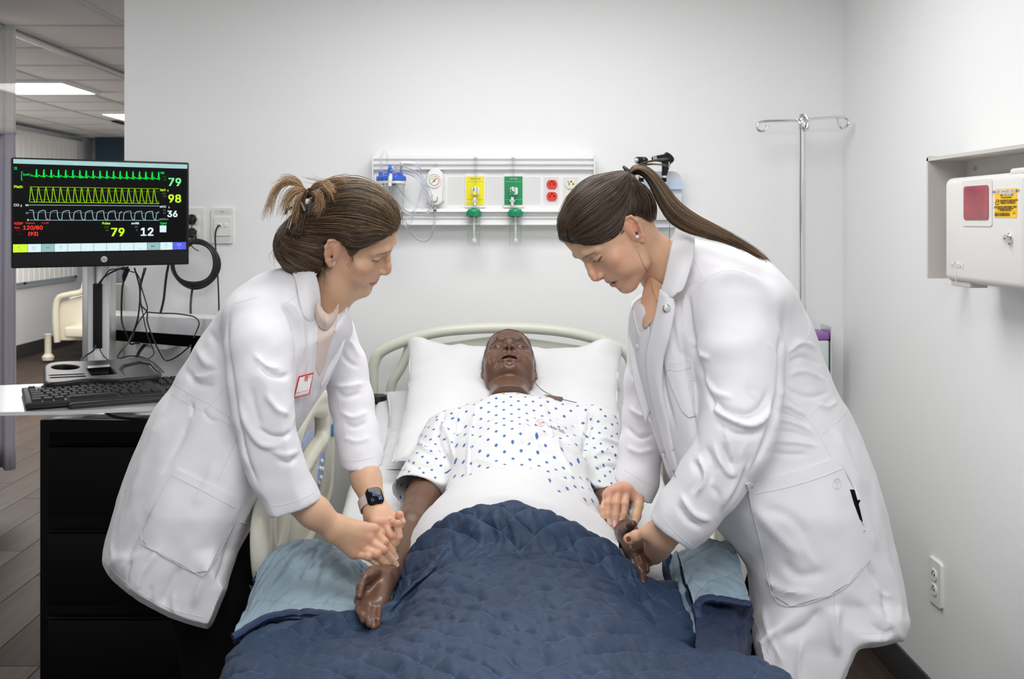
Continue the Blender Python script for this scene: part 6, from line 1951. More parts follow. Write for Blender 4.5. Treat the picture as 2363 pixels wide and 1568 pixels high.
# wrist ring joint
def ringline(v, c, a, b, th=.0012):
    a = np.array(tuple(a)); b = np.array(tuple(b)); n = (b - a) / np.linalg.norm(b - a)
    d = np.abs((v - a) @ n); near = np.linalg.norm(v - a, axis=1) < .045
    w = (np.exp(-(d / th) ** 2) * near)[:, None]; c[:] = c * (1 - .8 * w)
    return d, near
ringline(rv, rcol, Z6(535, 1020, 1.97), Z6(600, 880, 2.0))
def joinm(parts):
    V, Q_, C, n = [], [], [], 0
    for v, q, c in parts: V.append(v); Q_.append(q + n); C.append(c); n += len(v)
    return np.concatenate(V), np.concatenate(Q_), np.concatenate(C)
V, Q_, C = joinm([(head_v, head_q, head_c), (trunk_v, trunk_q, tcol), (rv, rq, rcol), (lv, lq, lcol)])
me = mesh_np('body', V, Q_); set_col(me, C); link('body', me, M_pskin, pat)
mb = MB()
for i in range(-4, 5):
    x = i * .0046; y = .0845 - abs(i) ** 2 * .00045; z = -.0650 - abs(i) * .0008
    p = HM @ Vector((x, y, z)); mb.box(p, (.0032, .004, .0030), rot=HM.to_3x3().normalized() if False else None)
for i in range(-4, 5):
    x = i * .0046; y = .0800 - abs(i) ** 2 * .00045; z = -.0865
    p = HM @ Vector((x, y, z)); mb.box(p, (.0030, .004, .0028))
mb.build('teeth', M_teeth, pat)
# thin cable by the neck and the plate edge at the shoulder
MB().tube(catmull([P(1232, 880, 2.74), P(1250, 900, 2.66), P(1285, 918, 2.60), P(1330, 930, 2.56)], 6), .0015, 6).build('neck_cable', mat('grey_cable', (.25, .25, .27), .5), pat)
MB().box(P(1275, 922, 2.575), (.05, .03, .010), rot=Euler((.2, .1, -.25)), bev=.003).build('shoulder_plate', mat('vinyl_plain', tuple(SKN), .35), pat)
M_hinge = M_black

# patient gown
def gown_mat():
    m = mat('patient_gown', (.66, .66, .665), .75, sheen=.2, bump=(800, .12, .0006))
    nt = m.node_tree; b = nt.nodes['Principled BSDF']
    at_ = nt.nodes.new('ShaderNodeAttribute'); at_.attribute_name = 'pat'
    sep = nt.nodes.new('ShaderNodeSeparateXYZ'); nt.links.new(at_.outputs['Vector'], sep.inputs[0])
    def M(op, a, b_=None, c=None):
        n_ = nt.nodes.new('ShaderNodeMath'); n_.operation = op
        for i, x in enumerate((a, b_, c)):
            if x is None: continue
            if isinstance(x, (int, float)): n_.inputs[i].default_value = x
            else: nt.links.new(x, n_.inputs[i])
        return n_.outputs[0]
    s = .0375
    U_, V_ = M('DIVIDE', sep.outputs[0], s), M('DIVIDE', sep.outputs[1], s)
    def cell(x, o): return M('ABSOLUTE', M('SUBTRACT', M('FRACT', M('ADD', x, o)), .5))
    def lat(o):
        a, b2 = cell(U_, o), cell(V_, o)
        dia = M('ADD', a, b2); sq = M('MAXIMUM', a, b2)
        return dia, sq, a, b2
    d1, s1, a1, b1 = lat(0.0); d2, s2, a2, b2 = lat(.5)
    dia = M('MINIMUM', d1, d2)
    blue = M('LESS_THAN', dia, .115)
    def corner(a, b_):      # little dark corner ticks
        inside = M('MULTIPLY', M('LESS_THAN', M('MAXIMUM', a, b_), .092), M('GREATER_THAN', M('MINIMUM', a, b_), .066))
        return inside
    tick = M('MAXIMUM', corner(a1, b1), corner(a2, b2))
    fine = 5.0
    U2, V2 = M('MULTIPLY', U_, fine), M('MULTIPLY', V_, fine)
    def cell2(o):
        a, b_ = M('ABSOLUTE', M('SUBTRACT', M('FRACT', M('ADD', U2, o)), .5)), M('ABSOLUTE', M('SUBTRACT', M('FRACT', M('ADD', V2, o)), .5))
        return M('LESS_THAN', M('ADD', a, b_), .09)
    dots = M('MULTIPLY', M('MAXIMUM', cell2(0.0), cell2(.5)), .35)
    def mixc(prev, fac, col):
        mx = nt.nodes.new('ShaderNodeMix'); mx.data_type = 'RGBA'
        nt.links.new(fac, mx.inputs[0])
        if isinstance(prev, tuple): mx.inputs[6].default_value = prev
        else: nt.links.new(prev, mx.inputs[6])
        mx.inputs[7].default_value = (*col, 1); return mx.outputs[2]
    o = mixc((.66, .66, .665, 1), dots, (.45, .45, .48)); o = mixc(o, tick, (.10, .10, .16)); o = mixc(o, blue, (.025, .11, .36))
    nt.links.new(o, b.inputs['Base Color'])
    return m
M_gown = gown_mat()
HR_, HL_ = P(965, 1108, 2.32) - Vector((0, 0, .035)), P(1398, 1122, 2.31) - Vector((0, 0, .045))
g = G((-.30, 1.98, .54), (.44, 2.78, .95), .0042)
g.chain([Vector((.045, 2.60, .765)), Vector((.057, 2.42, .722)), Vector((.05, 2.17, .668)), Vector((.045, 2.06, .640))], [.155, .178, .168, .150], k=.03, flat=((0, .25, 1), .60))
g.ell((-.005, 2.53, .80), (.075, .08, .042), k=.05); g.ell((.115, 2.53, .80), (.075, .08, .042), k=.05)
for S, H in ((SR, HR_), (SL, HL_)):
    g.cone(Vector((.05, 2.60, .785)), S[0], .062, .062, k=.05)
    g.cone(S[0], H + (H - S[0]) * .02, .060, .066, k=.035)
# neck opening
g.cone(neck + Vector((0, .06, .03)), neck + Vector((.0, -.04, -.02)), .072, .066, k=.004, mode='s')
# hollow sleeves
for S, H in ((SR, HR_), (SL, HL_)):
    dv = (H - S[0]).normalized()
    g.cone(S[0] + dv * .05, H + dv * .06, .050, .060, k=.004, mode='s')
    # trim everything past the hem
    a = np.array(tuple(H)); dn = np.array(tuple(dv))
def cut_half(g, p, n, rad):
    p = np.array(tuple(p)); n = np.array(tuple(n)); n = n / np.linalg.norm(n)
    def fn(X, Y, Z):
        d = (X - p[0]) * n[0] + (Y - p[1]) * n[1] + (Z - p[2]) * n[2]
        r = np.sqrt((X - p[0]) ** 2 + (Y - p[1]) ** 2 + (Z - p[2]) ** 2) - rad
        return np.maximum(-d, r)
    g.op(p - rad, p + rad, fn, .003, 's')
for S, H, off in ((SR, HR_, .0), (SL, HL_, .0)):
    dv = (H - S[0]).normalized()
    cut_half(g, H, dv + Vector((0, 0, -.25)), .095)
v, q = g.mesh()
v = laplace(v, q, 2)
fl = [([(1100, 935), (1085, 1000), (1080, 1080), (1075, 1150)], 5, .003), ([(1250, 905), (1260, 960), (1290, 1040), (1330, 1110)], 6, .004), ([(1180, 985), (1240, 1000), (1330, 1050), (1375, 1110)], 9, .006),
      ([(1160, 1040), (1250, 1010), (1330, 1000)], 10, -.005), ([(1090, 1060), (1200, 1090), (1330, 1120)], 8, .005), ([(1030, 935), (1012, 1010), (1040, 1080)], 6, -.008),
      ([(1010, 960), (1035, 1010), (1050, 1065)], 5, .006), ([(960, 1010), (985, 1040), (1010, 1050)], 6, .005), ([(930, 1060), (960, 1075), (1000, 1078)], 6, -.004),
      ([(1365, 935), (1355, 1000), (1345, 1060)], 7, -.010), ([(1380, 1010), (1410, 1020), (1435, 1030)], 5, .006), ([(1365, 1050), (1400, 1045), (1430, 1060)], 6, .006), ([(1375, 1085), (1405, 1075), (1432, 1085)], 5, -.005),
      ([(1120, 900), (1110, 930), (1075, 960)], 5, .003), ([(1275, 965), (1310, 985), (1350, 1000)], 4, .005), ([(1215, 930), (1215, 1000), (1250, 1040)], 8, .004), ([(1060, 900), (1050, 960), (1045, 1040)], 5, .003)]
v = folds(v, q, fl, 1.5)
n_ = normals(v, q)
v = v + n_ * (vnoise(v, 22, 3, 2) * .0032)[:, None]
# print coordinates
pat_uv = np.zeros((len(v), 3)); pat_uv[:, 0] = v[:, 0]; pat_uv[:, 1] = v[:, 1] * .66
for S, sx in ((SR, -1), (SL, 1)):
    a = np.array(tuple(S[0])); b = np.array(tuple(S[1])); ba = b - a; L = np.linalg.norm(ba); ba /= L
    t_ = (v - a) @ ba; rr = v - a - t_[:, None] * ba
    side = np.cross(ba, (0, 0, 1)); side /= np.linalg.norm(side); upv = np.cross(side, ba)
    ang = np.arctan2(rr @ side, rr @ upv)
    m_ = (t_ > .005) & (np.linalg.norm(rr, axis=1) < .085) & (((v[:, 0] - .05) * sx) > .150)
    pat_uv[m_, 0] = ang[m_] * .066; pat_uv[m_, 1] = t_[m_]
me = mesh_np('gown', v, q)
a_ = me.attributes.new('pat', 'FLOAT_VECTOR', 'POINT'); a_.data.foreach_set('vector', pat_uv.astype(np.float32).ravel())
gown = link('gown', me, M_gown, pat)
gs = Surf(v, q)
M_gseam = mat('gown_seam', (.60, .60, .61), .8)
for l_ in ([(1095, 935), (1088, 1000), (1090, 1080), (1088, 1120)], [(1356, 935), (1350, 1000), (1340, 1075)], [(1062, 905), (1056, 960), (1052, 1000)]): ribbon_tube('seam', [gs.line(l_, .0002)], .0009, M_gseam, gown)
nk = gs.line([(1112, 884), (1125, 893), (1150, 897), (1180, 898), (1215, 905), (1260, 918)], .001)
ribbon_tube('neck_binding', [nk], .0042, M_gown if False else M_gseam, gown)
# printed emblem and word on the chest
def drape_text(s, surf, px, py, size, ang, m, parent, name='print', sx=1.0):
    o = make_text(name, s, size, m, None, Matrix.Identity(4), align='LEFT', depth=0)
    me = o.data; n = len(me.vertices); co = np.empty(n * 3, dtype=np.float32); me.vertices.foreach_get('co', co); co = co.reshape(-1, 3)
    ca, sa = math.cos(math.radians(ang)), math.sin(math.radians(ang))
    out = []
    for x, y, z in co:
        x *= sx
        l, nn = surf.hit(px + x * ca - y * sa * -1 * -1, py - (y * ca) + x * sa)
        out.append((l + nn * .0012) if l is not None else P(px, py, 2.4))
    me.vertices.foreach_set('co', np.array([tuple(p) for p in out], dtype=np.float32).ravel())
    o.parent = parent; root_inv(o, parent)
    so = o.modifiers.new('s', 'SOLIDIFY'); so.thickness = .0004
    return o
drape_text('Laerdal', gs, 1262, 981, 15, 22, mat('grey_print', (.36, .37, .39), .7), gown)
M_redp = mat('pink_print', (.78, .42, .38), .7)
cir = lambda cx, cy, rx, ry: [(cx + rx * math.cos(a), cy + ry * math.sin(a)) for a in np.linspace(0, 6.3, 24)]
ribbon_tube('print', [gs.line(cir(1247, 977, 11, 8), .0012, 2), gs.line([(1240, 972), (1247, 980), (1254, 974)], .0012), gs.line([(1241, 982), (1247, 974), (1252, 984)], .0012), gs.line([(1247, 969), (1247, 985)], .0012, smooth=False)], .0005, M_redp, gown)
# ---------------------------------------------------------------- the two nurses
M_skin = mat('skin', (.6, .4, .3), .48, attr='Col', sss=.10, sssr=(1.0, .4, .25), sscale=.003, vary=(26, .07), bump=(700, .16, .0007))
M_coat = mat('white_coat', (.755, .745, .775), .72, bump=(1100, .10, .0004), sheen=.15)
M_coatseam = mat('coat_seam', (.70, .69, .72), .8)
def hairmat(name, rough=.36):
    return mat(name, (.05, .03, .02), rough, attr='Col', spec=.45)
M_hair = hairmat('brown_hair')
M_trs = mat('black_trousers', (.004, .004, .005), .9, spec=.1, bump=(500, .2, .0008))


def chain_px(g, pts, k=.02, mode='u', dr=0.0):
    c = [P(a, b, d) for a, b, d, r in pts]
    rs = [r * d / F + dr for a, b, d, r in pts]
    for i in range(len(c) - 1): g.cone(c[i], c[i + 1], rs[i], rs[i + 1], k, mode)
    return g


def nail_pix(v, c, items):
    uv = pix(v)
    for px, py, ang, ln, wd, col, d in items:
        ca, sa = math.cos(math.radians(ang)), math.sin(math.radians(ang))
        x, y = uv[:, 0] - px, uv[:, 1] - py
        a, b = x * ca + y * sa, -x * sa + y * ca
        e = (np.abs(a / ln) ** 2.6 + np.abs(b / wd) ** 2.6)
        w = np.clip((1.15 - e) / .25, 0, 1) * (np.abs(v[:, 1] - d) < .016)
        c[:] = c * (1 - w[:, None]) + np.array(col) * w[:, None]
        rim = np.clip(1 - np.abs(e - 1.2) / .3, 0, 1) * (np.abs(v[:, 1] - d) < .016) * .3
        c[:] = c * (1 - rim[:, None] * .6)


def pinkness(v, c, pts, r, col, amt=.4):
    for p in pts:
        w = amt * np.exp(-((np.linalg.norm(v - np.array(tuple(p)), axis=1) / r) ** 2))[:, None]
        c[:] = c * (1 - w) + np.array(col) * w


def nurse_head(origin, side, pitch, yaw, roll, sy, sz, mouth, base, lips, brow, blush, neckpts, mirror, h=.0014, open_=0.0):
    a, b, r = math.radians(pitch), math.radians(yaw), math.radians(roll)
    f = Vector((side * math.cos(a) * math.cos(b), -math.cos(a) * math.sin(b), -math.sin(a)))
    u = Vector((side * math.sin(a) * math.cos(b), -math.sin(a) * math.sin(b), math.cos(a)))
    x = f.cross(u); u = u * math.cos(r) + x * math.sin(r)
    M = frame(f, u, Vector(origin)) @ Matrix.Diagonal((1, sy, sz, 1))
    Mi = M.inverted()
    nl = [(Mi @ p, rr) for p, rr in neckpts]
    lo = np.array([-.105, -.135, -.14]); hi = np.array([.105, .14, .125])
    for p, rr in nl:
        lo = np.minimum(lo, np.array(tuple(p)) - rr - .01); hi = np.maximum(hi, np.array(tuple(p)) + rr + .01)
    g = G(lo, hi, h)
    head_sdf(g, mouth=mouth)
    for i in range(len(nl) - 1):
        g.cone(nl[i][0], nl[i + 1][0], nl[i][1], nl[i + 1][1], k=.028)
    v, q = g.mesh(); v = laplace(v, q, 1)
    c = face_colors(v, base, lips, brow, blush, mouth=mouth, open_=open_)
    return M, v, q, c


def hair_strands(name, surf, groups, n_per, mtx, mt, parent, colfn, seed, r=(.00028, .00055), lift=(.0006, .0026), jit=2.5, d0=2.1, far=True, nseg=22, stray=.02):
    """groups: lists of neighbouring guide lines in photo pixels; strands run between neighbours on the hair surface, both sides"""
    rg = np.random.RandomState(seed)
    V, Fc, C, n = [], [], [], 0
    inv = mtx.inverted() if mtx is not None else None
    for guides in groups:
        gs_ = [catmull(gd, 6) for gd in guides]
        gs_ = [np.stack([np.interp(np.linspace(0, 1, nseg), np.linspace(0, 1, len(c)), c[:, k]) for k in range(2)], 1) for c in gs_]
        for i in range(len(gs_) - 1):
            wd = np.linalg.norm(gs_[i].mean(0) - gs_[i + 1].mean(0))
            for s in range(int(n_per * max(wd, 8) / 20)):
                t = rg.rand(); base = gs_[i] * (1 - t) + gs_[i + 1] * t
                amp = rg.randn(2) * jit; ph = rg.rand() * 6.28
                u = np.linspace(0, 1, nseg)[:, None]
                path = base + amp * np.sin(u * 3.1 + ph) + rg.randn(2) * jit * .4
                a, b = rg.uniform(0, .12), rg.uniform(.9, 1.0)
                lf = rg.uniform(*lift) + (rg.rand() < stray) * rg.uniform(.002, .007)
                pts = []
                for j in range(nseg):
                    px, py = path[j]
                    l, nn = surf.hit(px, py)
                    if l is None:
                        p0 = P(px, py, d0); l, nn, _, _ = surf.b.find_nearest(p0)
                    pts.append(l + nn * (lf * (.8 + .2 * math.sin(math.pi * j / (nseg - 1))) + .0004))
                sets = [pts]
                if far and rg.rand() < .42:
                    m2 = []
                    for p in pts:
                        q = inv @ p; q.x = -q.x; q = mtx @ q
                        l, nn, _, _ = surf.b.find_nearest(q); m2.append(l + nn * (lf + .0004))
                    sets.append(m2)
                rad = rg.uniform(*r); col = colfn(rg, t)
                for pts in sets:
                    pa = np.array([tuple(p) for p in pts])
                    if len(pa) > 2: pa[1:-1] = pa[1:-1] * .5 + (pa[:-2] + pa[2:]) * .25
                    tn = np.gradient(pa, axis=0); tn /= np.linalg.norm(tn, axis=1)[:, None] + 1e-9
                    up = np.array([0, -1, .2]); w_ = np.cross(tn, up); w_ /= np.linalg.norm(w_, axis=1)[:, None] + 1e-9
                    u_ = np.cross(w_, tn)
                    rr = rad * np.sin(np.pi * np.clip(np.linspace(.06, .97, nseg), 0, 1))[:, None] ** .35
                    ring = [pa + rr * w_ * 1.6, pa - rr * w_ * 1.6, pa + rr * u_]
                    vv = np.stack(ring, 1).reshape(-1, 3)
                    idx = n + np.arange(nseg * 3).reshape(nseg, 3)
                    for e in range(3):
                        e2 = (e + 1) % 3
                        Fc.append(np.stack([idx[:-1, e], idx[:-1, e2], idx[1:, e2], idx[1:, e]], -1))
                    V.append(vv); C.append(np.tile(col, (len(vv), 1))); n += len(vv)
    me = mesh_np(name, np.concatenate(V), np.concatenate(Fc)); set_col(me, np.concatenate(C))
    o = link(name, me, mt, parent); o['kind'] = 'stuff'
    return o


def loose_strands(name, paths, n, spread, mt, parent, colfn, seed, r=.0004, d_sp=.012, nseg=14):
    """free strands following 3-D guide paths with a growing spread"""
    rg = np.random.RandomState(seed); V, Fc, C, cnt = [], [], [], 0
    for path, num, sp in paths:
        c = catmull([P(*p) for p in path], 8)
        c = np.stack([np.interp(np.linspace(0, 1, nseg), np.linspace(0, 1, len(c)), c[:, k]) for k in range(3)], 1)
        for s in range(int(num * n)):
            u = np.linspace(0, 1, nseg)[:, None]
            off = rg.randn(3) * np.array([1, d_sp / .01, 1]) * sp; off2 = rg.randn(3) * sp * .8
            L = rg.uniform(.72, 1.0)
            pa = np.stack([np.interp(np.linspace(0, L, nseg), np.linspace(0, 1, nseg), c[:, k]) for k in range(3)], 1)
            pa = pa + off * (.25 + .9 * u ** 1.3) + off2 * np.sin(u * 3 + rg.rand() * 6) * .5 * u
            tn = np.gradient(pa, axis=0); tn /= np.linalg.norm(tn, axis=1)[:, None] + 1e-9
            w_ = np.cross(tn, [0, -1, .2]); w_ /= np.linalg.norm(w_, axis=1)[:, None] + 1e-9; u_ = np.cross(w_, tn)
            rr = r * rg.uniform(.7, 1.3) * np.linspace(1, .25, nseg)[:, None]
            vv = np.stack([pa + rr * w_ * 1.5, pa - rr * w_ * 1.5, pa + rr * u_], 1).reshape(-1, 3)
            idx = cnt + np.arange(nseg * 3).reshape(nseg, 3)
            for e in range(3):
                e2 = (e + 1) % 3
                Fc.append(np.stack([idx[:-1, e], idx[:-1, e2], idx[1:, e2], idx[1:, e]], -1))
            col = colfn(rg, rg.rand()); cc = np.repeat(np.array(col)[None] * (1 + .9 * u * rg.rand()), 3, axis=0)
            V.append(vv); C.append(cc); cnt += len(vv)
    me = mesh_np(name, np.concatenate(V), np.concatenate(Fc)); set_col(me, np.concatenate(C))
    o = link(name, me, mt, parent); o['kind'] = 'stuff'
    return o


def hair_cap(M, mask_poly, extra, h, dr, d_rng, colour, k=.012):
    inv = M.inverted()
    O_ = Outline(mask_poly, step=2.0, pad=30)
    a = [P(O_.lo[0], O_.lo[1], d) for d in d_rng] + [P(O_.hi[0], O_.hi[1], d) for d in d_rng]
    lo = np.min([tuple(q) for q in a], 0) - .01; hi = np.max([tuple(q) for q in a], 0) + .01
    g = G(lo, hi, h)
    I = np.array(inv)
    def fn(X, Y, Z):
        x = I[0, 0] * X + I[0, 1] * Y + I[0, 2] * Z + I[0, 3]; y = I[1, 0] * X + I[1, 1] * Y + I[1, 2] * Z + I[1, 3]; z = I[2, 0] * X + I[2, 1] * Y + I[2, 2] * Z + I[2, 3]
        def el(c, r):
            k0 = np.sqrt(((x - c[0]) / r[0]) ** 2 + ((y - c[1]) / r[1]) ** 2 + ((z - c[2]) / r[2]) ** 2)
            return (k0 - 1) * min(r)
        d = el((0, -.016, .034), (.074 + dr, .095 + dr * 1.5, .080 + dr * 1.9))
        d2 = el((0, .040, .045), (.056 + dr, .052 + dr, .048 + dr * 1.4))
        hh = np.maximum(.03 - np.abs(d - d2), 0) / .03
        return np.minimum(d, d2) - hh * hh * .03 * .25
    g.op(lo, hi, fn, 0, 'u')
    for kind, args in extra:
        if kind == 'ell': g.ell(args[0], args[1], k=.025)
        else: chain_px(g, args, k=.02)
    def mk(X, Y, Z):
        Yc = np.maximum(Y, .3)
        px = CX + X * F / Yc + 0 * Z; py = HY + (CAMZ - Z) * F / Yc + 0 * X
        return O_.at(px, py) * Yc / F
    g.op(lo, hi, mk, k, 'i')
    v, q = g.mesh(); v = laplace(v, q, 2)
    return v, q
# ======================= left nurse
LN = empty('person', P(520, 1568, 2.1)); LN.location.z = 0.0
tag(LN, 'person with clipped-up brown hair in a white coat leaning in from the left', 'person')
LB = (.66, .405, .262)
neckL = [(P(800, 615, 2.11), .040), (P(775, 660, 2.12), .047), (P(742, 722, 2.14), .054), (P(700, 790, 2.15), .07)]
LM, hv, hq, hc = nurse_head((-.300, 2.10, 1.285), 1, 27, 4, 21, .868, 1.0, 0.0, LB, (.44, .15, .13), (.045, .028, .018), (.64, .26, .18), neckL, False, open_=.0042)
LMw = xf(hv, LM)
parts = [(LMw, hq, hc)]
# hands and forearms
def Z4(zx, zy, d): return P(750 + zx / 7.84, 1130 + zy / 7.84, d)
wA = Z4(175, 700, 1.932)
mA = [Z4(880, 730, 1.965), Z4(790, 900, 1.955), Z4(650, 1035, 1.950), Z4(525, 1165, 1.946)]
fA = [[Z4(1085, 960, 1.962), Z4(1210, 1130, 1.968), Z4(1278, 1240, 1.972)],
      [Z4(1060, 1105, 1.945), Z4(1190, 1260, 1.955), Z4(1282, 1370, 1.962)],
      [Z4(930, 1185, 1.936), Z4(1080, 1330, 1.945), Z4(1195, 1420, 1.955)],
      [Z4(785, 1225, 1.936), Z4(920, 1330, 1.942), Z4(1030, 1382, 1.950)]]
lo, hi = hand_bounds([P(640, 1100, 1.9), P(915, 1330, 1.99), P(750, 1150, 1.90)], .035)
g = G(lo, hi, .0013)
g.cone(P(668, 1135, 1.905), P(725, 1182, 1.92), .031, .028, k=.02)
g.cone(P(725, 1182, 1.92), wA, .028, .0235, k=.02)
hand(g, wA, mA, fA, [Z4(560, 780, 1.985), Z4(760, 860, 2.0), Z4(920, 960, 2.0)], wr=.0235, pr=.0118, r0=.0086)
for m in mA: g.ell(Vector(m) + Vector((0, -.004, .004)), (.0085, .0075, .0075), k=.007)
for m, f in zip(mA, fA):
    g.ell(Vector(f[0]) + Vector((0, -.0025, .0015)), (.0078, .0072, .0078), k=.004)
# tendons
for m in mA: g.cone(wA.lerp(Vector(m), .45) + Vector((0, -.0095, .006)), Vector(m) + Vector((0, -.005, .004)), .0035, .0045, k=.008)
v, q = g.mesh(); v = laplace(v, q, 1, .4)
c = np.tile(np.array(LB), (len(v), 1))
pinkness(v, c, [Vector(m) + Vector((0, -.012, .004)) for m in mA], .013, (.62, .27, .19), .5)
pinkness(v, c, [Vector(f[0]) + Vector((0, -.010, .002)) for f in fA], .009, (.62, .25, .18), .55)
pinkness(v, c, [f[-1] for f in fA], .011, (.66, .28, .20), .45)
for m, f in zip(mA, fA):      # knuckle creases
    for off in (-.0012, .0012):
        a = Vector(f[0]); dv = (Vector(f[1]) - Vector(m)).normalized()
        d = np.abs((v - np.array(tuple(a + dv * off * 1.6))) @ np.array(tuple(dv))); near = np.linalg.norm(v - np.array(tuple(a)), axis=1) < .0115
        w = (np.exp(-(d / .0005) ** 2) * near * .35)[:, None]; c *= (1 - w)
NL = (.74, .47, .38)
nail_pix(v, c, [(750 + 1278 / 7.84, 1130 + 1210 / 7.84, 62, 7.5, 4.6, NL, 1.963), (750 + 1282 / 7.84, 1130 + 1360 / 7.84, 50, 8, 5.4, NL, 1.955), (750 + 1180 / 7.84, 1130 + 1405 / 7.84, 40, 8.5, 5.4, NL, 1.948), (750 + 1015 / 7.84, 1130 + 1368 / 7.84, 30, 8, 5.0, NL, 1.944)])
nail_pix(v, c, [(750 + 1300 / 7.84, 1130 + 1255 / 7.84, 62, 2, 4, (.86, .72, .64), 1.963), (750 + 1308 / 7.84, 1130 + 1390 / 7.84, 50, 2, 4.8, (.86, .72, .64), 1.955), (750 + 1212 / 7.84, 1130 + 1440 / 7.84, 40, 2, 4.8, (.86, .72, .64), 1.948), (750 + 1050 / 7.84, 1130 + 1392 / 7.84, 30, 2, 4.4, (.86, .72, .64), 1.944)])
parts.append((v, q, c))
# far hand
wB = P(868, 1180, 2.035)
mB = [Z4(905, 610, 2.0), Z4(1050, 615, 2.005), Z4(1180, 590, 2.015), Z4(1235, 540, 2.03)]
fB = [[Z4(1010, 800, 1.99), Z4(1090, 930, 1.99), Z4(1140, 1010, 1.99)],
      [Z4(1205, 850, 1.985), Z4(1225, 960, 1.985), Z4(1235, 1080, 1.985)],
      [Z4(1310, 635, 1.988), Z4(1345, 860, 1.982), Z4(1300, 985, 1.985)],
      [Z4(1350, 470, 2.015), Z4(1405, 590, 2.01), Z4(1385, 670, 2.01)]]
lo, hi = hand_bounds([P(800, 1010, 2.16), P(935, 1290, 1.97), P(850, 1050, 2.0)], .03)
g = G(lo, hi, .0013)
g.cone(P(822, 1020, 2.14), P(845, 1105, 2.085), .030, .0285, k=.02)
g.cone(P(845, 1105, 2.085), wB, .0285, .0235, k=.02)
hand(g, wB, mB, fB, [Z4(820, 640, 2.03), Z4(880, 800, 2.02), Z4(940, 900, 2.01)], wr=.0235, pr=.0115, r0=.0086)
for m in mB: g.ell(Vector(m) + Vector((0, -.004, .004)), (.008, .007, .007), k=.006)
for f in fB[1:]: g.ell(Vector(f[0]) + Vector((0, -.002, .002)), (.0082, .0078, .0078), k=.003)
v, q = g.mesh(); v = laplace(v, q, 1, .4)
c = np.tile(np.array(LB), (len(v), 1))
pinkness(v, c, [Vector(m) + Vector((0, -.012, .006)) for m in mB], .012, (.62, .27, .19), .5)
pinkness(v, c, [Vector(f[0]) + Vector((0, -.010, .004)) for f in fB], .010, (.64, .25, .18), .6)
parts.append((v, q, c))
# trunk, hidden by the coat
g = G((-.80, 1.86, .40), (-.22, 2.36, 1.30), .008)
g.chain([P(700, 770, 2.14), P(620, 850, 2.12), P(510, 1000, 2.10), P(470, 1080, 2.10)], [.075, .085, .085, .085], k=.05)
g.cone(P(742, 722, 2.14), P(690, 780, 2.14), .052, .08, k=.04)
for sh, el, wr_, ra in ((P(600, 760, 2.0), P(615, 1010, 1.91), P(690, 1150, 1.908), .045), (P(760, 770, 2.22), P(810, 960, 2.19), P(828, 1040, 2.13), .040)):
    g.cone(P(680, 780, 2.12), sh, .07, .055, k=.03); g.cone(sh, el, ra, ra * .8, k=.02); g.cone(el, wr_, ra * .8, .026, k=.02)
v, q = g.mesh(); parts.append((v, q, np.tile(np.array(LB), (len(v), 1))))
V, Q_, C = joinm(parts)
me = mesh_np('body', V, Q_); set_col(me, C); bodyL = link('body', me, M_skin, LN)

# coat
tl = [(655, 625), (600, 648), (548, 680), (500, 728), (462, 782), (430, 835), (407, 870), (388, 905), (352, 955), (318, 1022), (288, 1095), (265, 1165), (245, 1235), (233, 1290), (243, 1318), (268, 1348), (330, 1393), (400, 1430), (470, 1452), (486, 1450), (503, 1418), (540, 1330), (578, 1238), (612, 1155), (645, 1085), (680, 1008), (742, 910), (775, 850), (800, 800), (815, 760), (812, 700), (798, 690), (775, 714), (745, 722), (722, 690), (700, 640)]
OL = Outline(tl, step=3)
g = G((-.86, 1.86, .44), (-.24, 2.36, 1.23), .0037)
OL.apply(g, lambda px, py: 2.11 - .00006 * (py - 700), lambda px, py: .135 + .075 * np.clip((py - 850) / 350, 0, 1), lambda px, py: .105 - .095 * np.clip((py - 1270) / 90, 0, 1), k=0)
g.ell(P(650, 720, 2.10), (.10, .15, .07), k=.05)
chain_px(g, [(585, 738, 2.00, 70), (602, 805, 1.955, 76), (604, 885, 1.925, 72), (610, 962, 1.905, 64), (622, 1030, 1.90, 60), (642, 1090, 1.905, 58), (675, 1160, 1.91, 58), (700, 1205, 1.915, 56)], k=.022)
chain_px(g, [(770, 765, 2.20, 48), (795, 850, 2.20, 47), (810, 930, 2.18, 48), (824, 1000, 2.15, 46), (832, 1050, 2.125, 46), (840, 1115, 2.09, 45)], k=.02)
cut_half(g, P(676, 1172, 1.91), (.27, 0, -.96), .10); cut_half(g, P(832, 1077, 2.11), (.05, 0, -1), .075)
g.cone(P(640, 1085, 1.905), P(715, 1235, 1.915), .032, .040, k=.004, mode='s')
g.cone(P(825, 1010, 2.14), P(842, 1125, 2.085), .030, .035, k=.004, mode='s')
